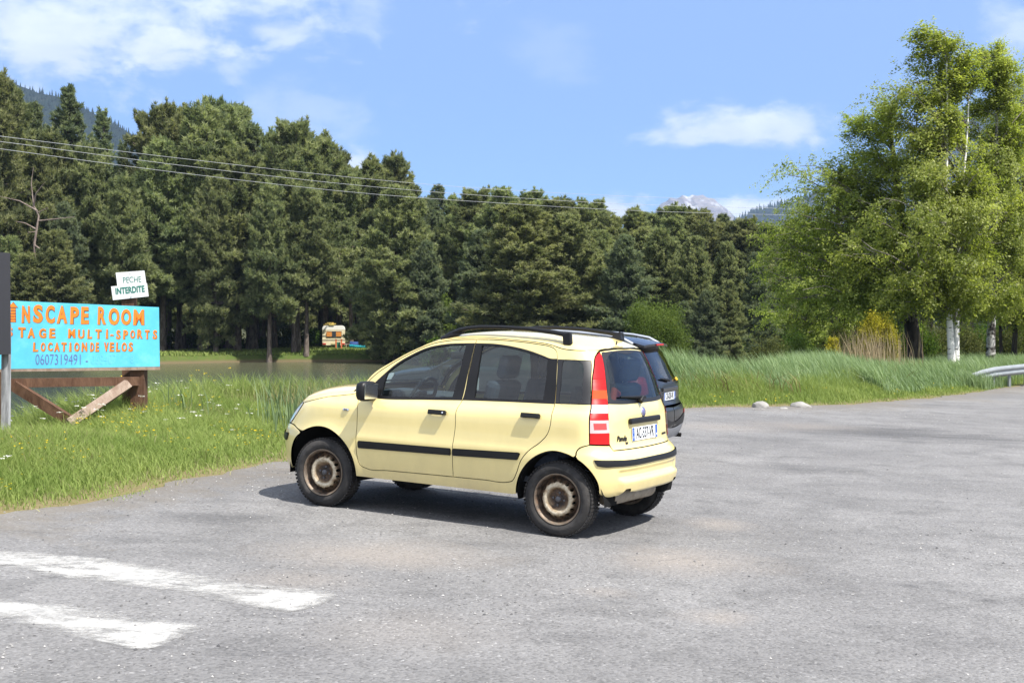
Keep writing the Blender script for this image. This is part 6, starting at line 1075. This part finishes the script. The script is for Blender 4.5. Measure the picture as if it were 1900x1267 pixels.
    nx = S.ox.max(); xs_ = np.linspace(2.70, nx - .02, 16); panel('bonnet', B, [(x, ox(x) - .002) for x in xs_] + [(x, -ox(x) + .002) for x in xs_[::-1]] + [(2.76, 0)], [], M_BLK, root, h=.08, gap=0, flange=0)
    gr = MB(); gr.box((0, 0, .004), (.9, .16, .02), frame_at(A, (s0, .74)), bev=.01); gr.build('grille', M_RUB, root)
    ub = MB(); ub.box((1.4, 0, .36), (3.9, 1.3, .16)); ub.box((1.34, 0, .36), (1.75, 1.6, .10)); ub.box((.0, 0, .55), (.8, 1.2, .3)); ub.tube([(-.62, -.45, .30), (-.83, -.45, .30)], .03, 10); ub.build('underbody', M_DARK, root)
    for nm, x, y in (('front_seat', 1.25, .38), ('front_seat', 1.25, -.38), ('rear_seat', .35, .40), ('rear_seat', .35, -.40)):
        st_ = MB(); st_.box((x, y, .72), (.5, .52, .18), bev=.05); Mb = Matrix.Translation((x - .25, y, .76)) @ Matrix.Rotation(-.22, 4, 'Y'); st_.box((0, 0, .28), (.14, .5, .6), Mb, bev=.05); so = st_.build(nm, M_SEAT, root); h_ = MB(); h_.box((0, 0, .70), (.10, .28, .19), Mb, bev=.04); h_.build('headrest', M_SEAT, so)
    d = MB(); d.box((2.25, 0, .98), (.6, 1.4, .24), bev=.08); d.build('dashboard', M_DASH, root)
dark_car()
# ------------------------------------------------------------------ signs
M_WOOD = bark_mat('stained_brown_wood', (.075, .040, .026), (.15, .085, .055), 9, .3, .35, .65); M_WOODL = bark_mat('weathered_wood', (.20, .14, .105), (.34, .27, .22), 9, .3, .35, .65); M_POST = bark_mat('grey_weathered_post', (.16, .16, .165), (.42, .42, .43), 8, .15, .4, .6)
def board_pts(px, Ys): return [at(u, v, Y) for (u, v), Y in zip(px, Ys)]
class Plane:
    """a flat face seen between pixels; gives points on it, a little in front of it"""
    def __init__(s, p, q, r): s.o = p; s.n = norm(np.cross(q - p, r - p)); s.n = -s.n if s.n[1] > 0 else s.n
    def P(s, u, v, off=0.0):
        d = c2w([(u - 950)/FPX, (v - 633.5)/FPX, 1.0]); e = np.array([0, 0, EYE]); t = (s.n @ (s.o - e))/(s.n @ d); return e + t*d + s.n*off
def slab(mb, plane, px, th, off=0.0):
    f = [plane.P(u, v, off) for u, v in px]; b = [p - plane.n*th for p in f]; n = len(f); V = f + b; mb.add(V, [list(range(n)), [n + i for i in range(n)][::-1]] + [[i, n + i, n + (i + 1) % n, (i + 1) % n] for i in range(n)])
def fit_text(mb, plane, txt, q, bold=.03, off=.004, depth=.003, dx=0, dy=0, shear=0.0, space=1.0):
    """q: pixel corners left-top, right-top, right-bottom, left-bottom that the word fills"""
    V, F = text_geo(txt, 1.0, bold, .0, shear, space); V = np.array(V); lo, hi = V.min(0), V.max(0); W = []
    for p in V:
        a = (p[0] - lo[0])/(hi[0] - lo[0]); b = (p[1] - lo[1])/(hi[1] - lo[1]); T = np.array(q[0])*(1 - a) + np.array(q[1])*a; Bm = np.array(q[3])*(1 - a) + np.array(q[2])*a; u, v = Bm*(1 - b) + T*b; W.append(plane.P(u + dx, v + dy, off))
    mb.add(W, F)
def wbeam(mb, px0, px1, Y0, Y1, w, d):
    a, b = at(*px0, Y0), at(*px1, Y1); t = norm(b - a); n = norm(np.cross(t, [0, 1, 0])); f = norm(np.cross(n, t)); V = [p + n*i*w/2 + f*j*d/2 for p in (a, b) for i, j in ((-1, -1), (1, -1), (1, 1), (-1, 1))]; mb.add(V, [[0, 1, 2, 3], [7, 6, 5, 4], [0, 4, 5, 1], [1, 5, 6, 2], [2, 6, 7, 3], [3, 7, 4, 0]])
def make_signs():
    YL, YR = 16.3, 17.2; c = at(150, 790, 16.9); sb = empty('signboard', (at(255, 790, YR)[0], YR, float(height(np.array([at(255, 790, YR)[0]]), np.array([YR]))[0])), 'hand painted turquoise board with orange lettering on a brown timber frame', 'signboard'); bpy.context.view_layer.update(); inv = sb.matrix_world.inverted()
    pl = Plane(at(0, 557, YL), at(295, 570, YR), at(296, 680, YR)); class_ = None
    def fin(mb, nm, mat, par=sb): mb.V = [np.array(v) - np.array(sb.location) for v in mb.V]; return mb.build(nm, mat, par)
    M_TURQ = pmat('turquoise_board', (.090, .48, .67), .55, var=.16, vscale=3, dirt=((.24, .50, .58), 6, .5, .8, .45), bump=.15, bscale=12); M_ORG = pmat('orange_letter_paint', (.80, .20, .012), .5, var=.15, vscale=18); M_SH = pmat('brown_outline_paint', (.10, .05, .03), .6); M_PEN = pmat('purple_marker', (.10, .12, .33), .6); M_PENF = pmat('faded_marker', (.12, .50, .72), .6)
    b = MB(); slab(b, pl, [(-24, 556), (295, 570), (296.5, 680), (-24, 685)], .03); bd = fin(b, 'board', M_TURQ)
    b = MB(); slab(b, pl, [(-24, 685.5), (297, 680.5), (297, 686), (-24, 690)], .05, .004); fin(b, 'ledge', M_WOODL)
    L1 = [('N', (40, 567, 55, 599)), ('S', (61, 565, 79, 599)), ('C', (84, 566, 101, 600)), ('A', (105, 567, 124, 600)), ('P', (130, 569, 146, 601)), ('E', (150, 569, 164, 601)), ('R', (181, 569, 196, 602)), ('O', (201, 571, 221, 603)), ('O', (224, 573, 243, 603)), ('M', (247, 574, 267, 603))]
    L2 = [('S', (13, 607, 23, 624)), ('T', (33, 607, 47, 626)), ('A', (51, 608, 64, 627)), ('G', (72, 609, 85, 627)), ('E', (91, 609, 102, 627)), ('M', (126, 610, 139, 627)), ('U', (144, 611, 156, 628)), ('L', (162, 611, 170, 628)), ('T', (176, 611, 188, 628)), ('i', (196, 610, 200, 628)), ('-', (204, 620, 210, 623)), ('S', (215, 612, 223, 629)), ('P', (228, 612, 237, 629)), ('O', (241, 612, 250, 628)), ('R', (254, 611, 264, 628)), ('T', (268, 612, 277, 629)), ('S', (283, 612, 291, 629))]
    L3 = [('L', (61, 635, 70, 652)), ('O', (75, 635, 84, 652)), ('C', (88, 635, 97, 651)), ('A', (100, 635, 110, 652)), ('T', (113, 635, 123, 652)), ('i', (128, 635, 132, 652)), ('O', (137, 635, 147, 652)), ('N', (151, 635, 161, 652)), ('D', (167, 635, 174, 652)), ('E', (177, 635, 183, 652)), ('V', (192, 635, 201, 652)), ('E', (203, 635, 211, 652)), ('L', (215, 635, 222, 652)), ('O', (225, 635, 235, 652)), ('S', (238, 635, 246, 652))]
    for nm, L, bo in (('lettering', L1[:6], .036), ('lettering', L1[6:], .036), ('lettering', L2[:5], .03), ('lettering', L2[5:10], .03), ('lettering', L2[10:], .03), ('lettering', L3[:8], .03), ('lettering', L3[8:10], .03), ('lettering', L3[10:], .03)):
        sh_ = MB(); b = MB()
        for ch_, (u0, v0, u1, v1) in L:
            q = [(u0 + 1, v0), (u1, v0 + .4), (u1 + .4, v1), (u0, v1 + .3)]; fit_text(sh_, pl, ch_, q, bo + .02, .0015, dx=.9, dy=.7); fit_text(b, pl, ch_, q, bo, .003)
        fin(sh_, 'letter_shading', M_SH, bd); fin(b, nm, M_ORG, bd)
    b = MB(); sh_ = MB(); slab(sh_, pl, [(24.5, 559.5), (34, 571.5), (29.5, 571), (30, 598), (19.5, 598), (20, 571), (15.5, 571)], .0005, .0015); slab(b, pl, [(23.8, 561), (32, 570), (15, 570)], .0005, .003)
    for k in range(5): slab(b, pl, [(20, 572 + k*5.4), (28.6, 572 + k*5.4), (28.6, 575.6 + k*5.4), (20, 575.6 + k*5.4)], .0005, .003)
    fin(sh_, 'letter_shading', M_SH, bd); fin(b, 'painted_arrow', M_ORG, bd)
    b = MB(); fit_text(b, pl, '0607319491 -', [(66, 657), (163, 657.5), (163, 676.5), (66, 676.5)], -.008, .003); fin(b, 'phone_number', M_PEN, bd)
    b = MB(); fit_text(b, pl, '068407', [(169, 659), (216, 657), (216, 675), (169, 676)], -.012, .003); fit_text(b, pl, '8', [(242, 659), (248, 659), (248, 673), (242, 673)], -.012, .003); fin(b, 'phone_number', M_PENF, bd)
    b = MB(); wbeam(b, (257.5, 682), (258.5, 815), YR + .02, YR + .02, .185, .17); fin(b, 'post', M_WOOD); b = MB(); wbeam(b, (240, 553), (241, 815), YR + .42, YR + .42, .165, .15); fin(b, 'post', M_WOOD)
    b = MB(); wbeam(b, (-4, 690), (-3, 830), YL, YL, .17, .17); fin(b, 'post', M_WOOD)
    b = MB(); wbeam(b, (-10, 711), (258, 707), YL - .02, YR - .09, .115, .06); fin(b, 'rail', M_WOOD); b = MB(); wbeam(b, (24, 714), (136, 784), YL + .05, YR - .55, .13, .10); fin(b, 'brace', M_WOOD); b = MB(); wbeam(b, (238, 712), (128, 786), YR - .15, YR - .75, .125, .10); fin(b, 'brace', M_WOODL)
    # fishing sign on the rear post
    o = at(241, 530, YR + .33); fs = empty('prohibition_sign', tuple(o), 'two small white plates with green lettering on top of the brown post', 'sign'); p2 = Plane(at(206, 531, YR + .33), at(276, 527, YR + .33), at(241, 557, YR + .33)); M_W = pmat('white_sign_plate', (.72, .72, .70), .45); M_GT = pmat('green_letters', (.010, .17, .12), .5)
    def fin2(mb, nm, mat, par=fs): mb.V = [np.array(v) - o for v in mb.V]; return mb.build(nm, mat, par)
    b = MB(); slab(b, p2, [(214.5, 506), (267.5, 502), (271.5, 529), (218, 533)], .012, .0); up = fin2(b, 'upper_plate', M_W); b = MB(); slab(b, p2, [(206.5, 531.5), (273, 525.5), (276, 550), (210, 557)], .012, .014); lw = fin2(b, 'lower_plate', M_W)
    b = MB(); fit_text(b, p2, 'PECHE', [(228, 514.5), (261.5, 512.5), (262.5, 523.5), (229, 525.5)], -.005, .002); fin2(b, 'lettering', M_GT, up); b = MB(); fit_text(b, p2, 'INTERDITE', [(214.5, 534.5), (268.5, 529.5), (269.5, 541.5), (215.5, 546.5)], .028, .017); fin2(b, 'lettering', M_GT, lw)
    for uv, par in (((242, 509), up), ((244, 550), lw)):
        b = MB(); q = p2.P(*uv, .017); b.tube([q, q + p2.n*.008], .007, 8); fin2(b, 'screw', M_POST, par)
    # black panel at the frame's edge
    Y = 15.2; o3 = at(12, 800, Y); bp = empty('black_panel', (o3[0], Y, float(height(np.array([o3[0]]), np.array([Y]))[0])), 'black sign panel on a grey post, in front of the turquoise board', 'sign'); p3 = Plane(at(-170, 452, Y - .5), at(19, 470, Y), at(20, 657, Y)); b = MB(); slab(b, p3, [(-230, 450), (19, 469.5), (20, 657), (-230, 672)], .03); b.V = [np.array(v) - np.array(bp.location) for v in b.V]; b.build('panel', pmat('black_panel_paint', (.022, .022, .028), .5), bp)
    b = MB(); wbeam(b, (12, 600), (10.5, 815), Y + .10, Y + .10, .085, .08); b.V = [np.array(v) - np.array(bp.location) for v in b.V]; b.build('post', M_POST, bp)
make_signs()
# ------------------------------------------------------------------ caravan, boats and posts on the far bank
def gz(x, y): return float(height(np.array([float(x)]), np.array([float(y)]))[0])
def caravan():
    Y = 126.0; p = at(619, 650, Y); z = gz(p[0], Y); k = Y/FPX; e = empty('caravan', (p[0], Y, z), 'cream caravan with an orange curtained rear window under the pines', 'caravan', rz=.137); w = 42.5*k; zb = at(0, 641, Y)[2] - z; zt = at(0, 604, Y)[2] - z
    def shell(x0, x1, z0, z1, rad, y0, y1, name, mat, par, ins=0):
        P = []
        for cx, cz, a0 in ((x1 - rad, z1 - rad, 0), (x0 + rad, z1 - rad, math.pi/2)):
            for a in np.linspace(a0, a0 + math.pi/2, 7): P.append((cx + rad*math.cos(a), cz + rad*math.sin(a)))
        P += [(x0, z0), (x1, z0)]; n = len(P); V = []; F = []
        for j, (yy, s) in enumerate(((y0, .965), (y0 + .10, 1), (y1 - .1, 1), (y1, .965))):
            V += [((x - (x0 + x1)/2)*s + (x0 + x1)/2, yy, (q - (z0 + z1)/2)*s + (z0 + z1)/2) for x, q in P]
        for j in range(3): F += [[j*n + i, j*n + (i + 1) % n, (j + 1)*n + (i + 1) % n, (j + 1)*n + i] for i in range(n)]
        F += [list(range(n))[::-1], [3*n + i for i in range(n)]]; b = MB(); b.add(V, F); return b.build(name, mat, par)
    M_CR = pmat('cream_caravan_skin', (.72, .64, .42), .5, var=.1, vscale=2); M_CW = pmat('white_caravan_skin', (.78, .76, .70), .5, var=.08, vscale=2)
    bd = shell(-w/2, w/2, zb, zt - .42, .05, 0, 4.4, 'body', M_CR, e); shell(-w/2 - .01, w/2 + .01, zt - .415, zt, .34, .02, 4.35, 'roof', M_CW, e)
    b = MB(); b.box((0, -.03, (zb + zt)/2 - .02), (w*.98, .03, .05)); b.box((0, -.02, zb + .55), (w*1.0, .03, .035)); b.build('trim_strip', pmat('trim_grey', (.20, .19, .17), .5), bd)
    wz = (at(0, 620, Y)[2] - z); wn = MB(); wn.box((.06, -.045, wz), (27.5*k, .04, 11*k), bev=.012); wf = wn.build('window', pmat('dark_window', (.025, .03, .04), .1, spec=.8), bd)
    for x in (-.42, .50): b = MB(); [b.box((x + i*.075, -.072 - .008*(i % 2), wz), (.07, .012, 8.6*k)) for i in range(-3, 4)]; b.build('curtain', pmat('orange_curtain', (.62, .24, .04), .8, var=.2), wf)
    for x in (-w/2 + .20, w/2 - .20): b = MB(); b.box((x, -.03, zb + .16), (7*k, .05, 2.4*k), bev=.01); b.build('tail_light', M_REDP, bd)
    b = MB(); b.box((0, -.03, zb + .17), (.5, .03, .1)); b.build('number_plate', pmat('faded_plate', (.5, .42, .2), .6), bd)
    for x in (-.8, .8): b = MB(); b.lathe([(0, .09), (.16, .09), (.18, .06), (.28, .06), (.31, .03), (.31, -.06), (.28, -.09), (0, -.09)], 24, Matrix.Translation((x, 2.0, .31)) @ Matrix.Rotation(math.pi/2, 4, 'Z')); b.build('wheel', M_TYRE, e)
    b = MB(); b.box((0, 2.2, zb - .08), (1.7, 4.2, .14)); b.tube([(-.6, .3, 0), (-.6, .3, zb)], .04, 6); b.tube([(.6, .3, 0), (.6, .3, zb)], .04, 6); b.build('chassis', M_DARK, e)
    o = (p[0] - .32, Y + .5, z + zt); t = empty('yellow_bundle', o, 'yellow bundle of planks lying on the caravan roof', 'bundle'); b = MB()
    for i in range(5): b.box((-.1 + .12*i - .2, 0, .08 + .09*(i % 3)), (.5, 1.2, .09), Matrix.Rotation(.12*(i - 2), 4, 'Z'))
    b.build('planks', pmat('yellow_planks', (.62, .46, .12), .7, var=.2), t)
    for u, lb in ((623.5, 'orange post under the middle of the caravan, the nearer one of two'), (633.5, 'orange post below the right tail light of the caravan')):
        q = at(u, 652, Y - 2.5); zz = gz(q[0], Y - 2.5); b = MB(); b.box((0, 0, .55), (.13, .13, 1.1), bev=.015); b.box((0, 0, 1.12), (.17, .17, .05), bev=.01); o_ = b.build('post', pmat('orange_post_paint', (.62, .16, .06), .6, var=.2)); o_.location = (q[0], Y - 2.5, zz - .02); tag(o_, lb, 'post')
    q = at(628, 650, Y - 2.3); b = MB(); b.box((0, 0, .55), (.34, .05, .55), bev=.01); b.tube([(-.1, 0, 0), (-.1, 0, .4)], .025, 6); b.tube([(.1, 0, 0), (.1, 0, .4)], .025, 6); o_ = b.build('green_notice', pmat('green_notice_paint', (.03, .20, .12), .6)); o_.location = (q[0], Y - 2.3, gz(q[0], Y - 2.3)); tag(o_, 'small green notice between the two orange posts', 'notice')
    # a low timber rail, then the boats
    q = at(655, 650, Y - 1); e = empty('timber_rail', (q[0], Y - 1, gz(q[0], Y - 1)), 'low timber rail between the orange posts and the blue boats', 'rail')
    b = MB(); b.box((0, 0, .62), (1.5, .07, .09)); b.build('rail', M_WOODL, e)
    for x in (-.65, 0, .65): b = MB(); b.box((x, 0, .30), (.09, .09, .62)); b.build('post', M_WOODL, e)
    for u, v0, sc, c1, c2, lb, cov in ((674, 654.5, 1.0, (.03, .42, .52), (.012, .045, .16), 'turquoise boat under a dark blue cover on the far bank', True), (694, 654.5, .72, (.05, .48, .55), None, 'small turquoise boat right of the covered boat', False)):
        q = at(u, v0, Y - 1.5); e = empty('rowing_boat', (q[0], Y - 1.5, gz(q[0], Y - 1.5) + .05), lb, 'boat', 'boats drawn up on the far bank', rz=.12); V = []; F = []; n = 15; Lh = 1.35*sc
        for i in range(n):
            t = -1 + 2*i/(n - 1); wd = .52*sc*(1 - abs(t)**2.6)**.6 + .03; sh_ = .10*t*t; x = Lh*t
            V += [(x, -wd, .50*sc + sh_), (x, -wd*.8, .22*sc + sh_*.6), (x, 0, .02 + sh_*.5), (x, wd*.8, .22*sc + sh_*.6), (x, wd, .50*sc + sh_), (x, wd*.86, .49*sc + sh_), (x, 0, .16*sc), (x, -wd*.86, .49*sc + sh_)]
        for i in range(n - 1): F += [[i*8 + k_, i*8 + (k_ + 1) % 8, (i + 1)*8 + (k_ + 1) % 8, (i + 1)*8 + k_] for k_ in range(8)]
        b = MB(); b.add(V, F, True); b.build('hull', pmat('boat_hull_%d' % u, c1, .4), e)
        if cov:
            V = []; F = []
            for i in range(n):
                t = -.95 + 1.9*i/(n - 1); wd = .55*(1 - abs(t)**2.6)**.6 + .03; V += [(Lh*t, -wd, .53), (Lh*t, -wd*.5, .80 + .05*math.sin(5*t)), (Lh*t, wd*.5, .82), (Lh*t, wd, .53)]
            for i in range(n - 1): F += [[i*4 + k_, i*4 + k_ + 1, i*4 + 5 + k_, i*4 + 4 + k_] for k_ in range(3)]
            b = MB(); b.add(V, F, True); b.build('cover', pmat('boat_cover', c2, .7), e)
        else: b = MB(); b.box((0, 0, .40), (.22, .7*sc, .04)); b.build('thwart', M_WOODL, e)
caravan()
# ------------------------------------------------------------------ rocks, guard rail, cables
M_ROCK = pmat('pale_boulder', (.27, .26, .245), .9, var=.35, vscale=3, bump=.5, bscale=9)
def rock(u, v, Y, wpx, hpx, label, seed):
    r = np.random.default_rng(seed); p = at(u, v, Y); k = Y/FPX; bm = bmesh.new(); bmesh.ops.create_icosphere(bm, subdivisions=4, radius=1); ph = r.uniform(0, 6, (5, 3)); dr = r.normal(0, 1, (9, 3)); dr /= np.linalg.norm(dr, axis=1, keepdims=True)
    for q in bm.verts:
        c = np.array(q.co); s = 1.0
        for d_ in dr: s = min(s, (.80 + .10*math.sin(d_[0]*9))/max(c @ d_, 1e-3)) if c @ d_ > .7 else s
        s *= 1 + .06*math.sin(5*c[0] + ph[0, 0])*math.sin(4*c[1] + ph[1, 0]) + .025*math.sin(13*c[0] + ph[2, 0])*math.sin(11*c[2] + ph[3, 1]); q.co = Vector(c*s*np.array([wpx*k*.62, wpx*k*.46, hpx*k*.85]))
    bm.verts.index_update(); b = MB(); b.add([np.array(q.co) for q in bm.verts], [[q.index for q in f.verts] for f in bm.faces], True); bm.free(); o = b.build('rock', M_ROCK); z = gz(p[0], Y + .75); o.location = (p[0], Y + .75, z + hpx*k*.36); o.rotation_euler = (0, 0, r.uniform(-.4, .4)); tag(o, label, 'rock', 'rocks at the edge of the asphalt')
for a in ((1424, 751, 24.9, 32, 15, 'large pale rock, leftmost at the edge of the reed bed', 1), (1428, 755, 24.55, 17, 6, 'low flat rock in front of the leftmost large rock', 2), (1468, 755, 24.9, 20, 8, 'flat pale rock between the two large rocks', 3), (1501, 752, 25.6, 34, 13, 'long pale rock right of the flat rock', 4), (1529, 751.5, 25.8, 9, 5, 'smallest rock, at the right end of the row', 5)): rock(*a)
def guard_rail():
    pts = [at(u, v, Y) for u, v, Y in [(1803, 703, 36.6), (1822, 696, 37), (1845, 690.5, 37.6), (1875, 687, 38.5), (1905, 684, 39.5), (1960, 679, 41.5), (2080, 672, 46), (2300, 660, 56)]]; e = empty('guard_rail', (pts[0][0], pts[0][1], gz(pts[0][0], pts[0][1])), 'galvanised steel guard rail curving down into the roadside grass', 'guard rail'); o = np.array(e.location)
    prof = [(0, -.155), (-.04, -.13), (-.07, -.09), (-.07, -.05), (-.015, -.01), (-.015, .01), (-.07, .05), (-.07, .09), (-.04, .13), (0, .155)]; n = len(prof); V = []; F = []; P = resample([tuple(p[:2]) for p in pts] + [tuple(p[:2]) for p in pts[::-1]], .3); Q = []
    for i in range(len(pts) - 1):
        for t in np.linspace(0, 1, 6, endpoint=False): Q.append(pts[i]*(1 - t) + pts[i + 1]*t)
    for i, q in enumerate(Q):
        t = norm((Q[min(i + 1, len(Q) - 1)] - Q[max(i - 1, 0)])*[1, 1, 0]); nn = np.array([-t[1], t[0], 0]); nn = nn if nn[1] < 0 else -nn; V += [q - o + nn*(-a) + np.array([0, 0, b]) for a, b in prof]
    for i in range(len(Q) - 1): F += [[i*n + k, i*n + k + 1, (i + 1)*n + k + 1, (i + 1)*n + k] for k in range(n - 1)]
    b = MB(); b.add(V, F, True); b.build('beam', pmat('galvanised_steel', (.24, .26, .27), .55, metal=.2, var=.15, vscale=4), e)
    for q in (pts[2], pts[3], pts[4], pts[5], pts[6]): b = MB(); b.box(q - o + np.array([0, .10, -.35]), (.06, .12, .95)); b.build('post', MATS['galvanised_steel'], e)
guard_rail()
M_CAB = pmat('aluminium_cable', (.36, .37, .38), .6)
for k_, (L, lb) in enumerate((([(-500, 180), (-40, 248), (0, 253), (350, 296), (700, 334), (895, 350), (1180, 365), (1455, 373), (1800, 380), (2100, 384)], 'uppermost of the three overhead cables crossing in front of the pines'), ([(-500, 190), (-40, 258), (0, 263), (350, 309), (700, 347.5), (895, 363), (1180, 379.5), (1455, 387), (1800, 393), (2100, 396)], 'middle one of the three overhead cables crossing in front of the pines'), ([(-500, 202), (-40, 271), (0, 276.5), (350, 323), (700, 361), (895, 375), (1180, 391), (1455, 399), (1800, 404), (2100, 407)], 'lowest of the three overhead cables crossing in front of the pines'))):
    us = [q[0] for q in L]; f = pch(us, [-q[1] for q in L]); uu = np.linspace(us[0], us[-1], 90); P = [at(u, -float(f(u)), np.interp(u, [-500, 0, 1500, 2100], [36, 44, 78, 96])) for u in uu]; o = P[0]; b = MB(); b.tube([p - o for p in P], .0085, 5); c = b.build('overhead_cable', M_CAB); c.location = tuple(o); tag(c, lb, 'cable', 'overhead cables')
# ------------------------------------------------------------------ the air
def haze_box(dens=1.0e-4):
    x0, x1, y0, y1, z0, z1 = -8600, 8600, -280, 9300, -60, 2600
    V = [(x, y, z) for z in (z0, z1) for y in (y0, y1) for x in (x0, x1)]; F = [[0, 2, 3, 1], [4, 5, 7, 6], [0, 1, 5, 4], [2, 6, 7, 3], [0, 4, 6, 2], [1, 3, 7, 5]]
    m = bpy.data.materials.new('haze_air'); m.use_nodes = True; nt = m.node_tree; nt.nodes.clear(); o = N(nt, 'ShaderNodeOutputMaterial'); v = N(nt, 'ShaderNodeVolumePrincipled'); v.inputs['Color'].default_value = (.50, .68, 1.0, 1); v.inputs['Density'].default_value = dens; v.inputs['Anisotropy'].default_value = .1; nt.links.new(v.outputs[0], o.inputs['Volume'])
    tag(link('haze', mesh_np('haze', V, F), None, m), kind='stuff')
haze_box()
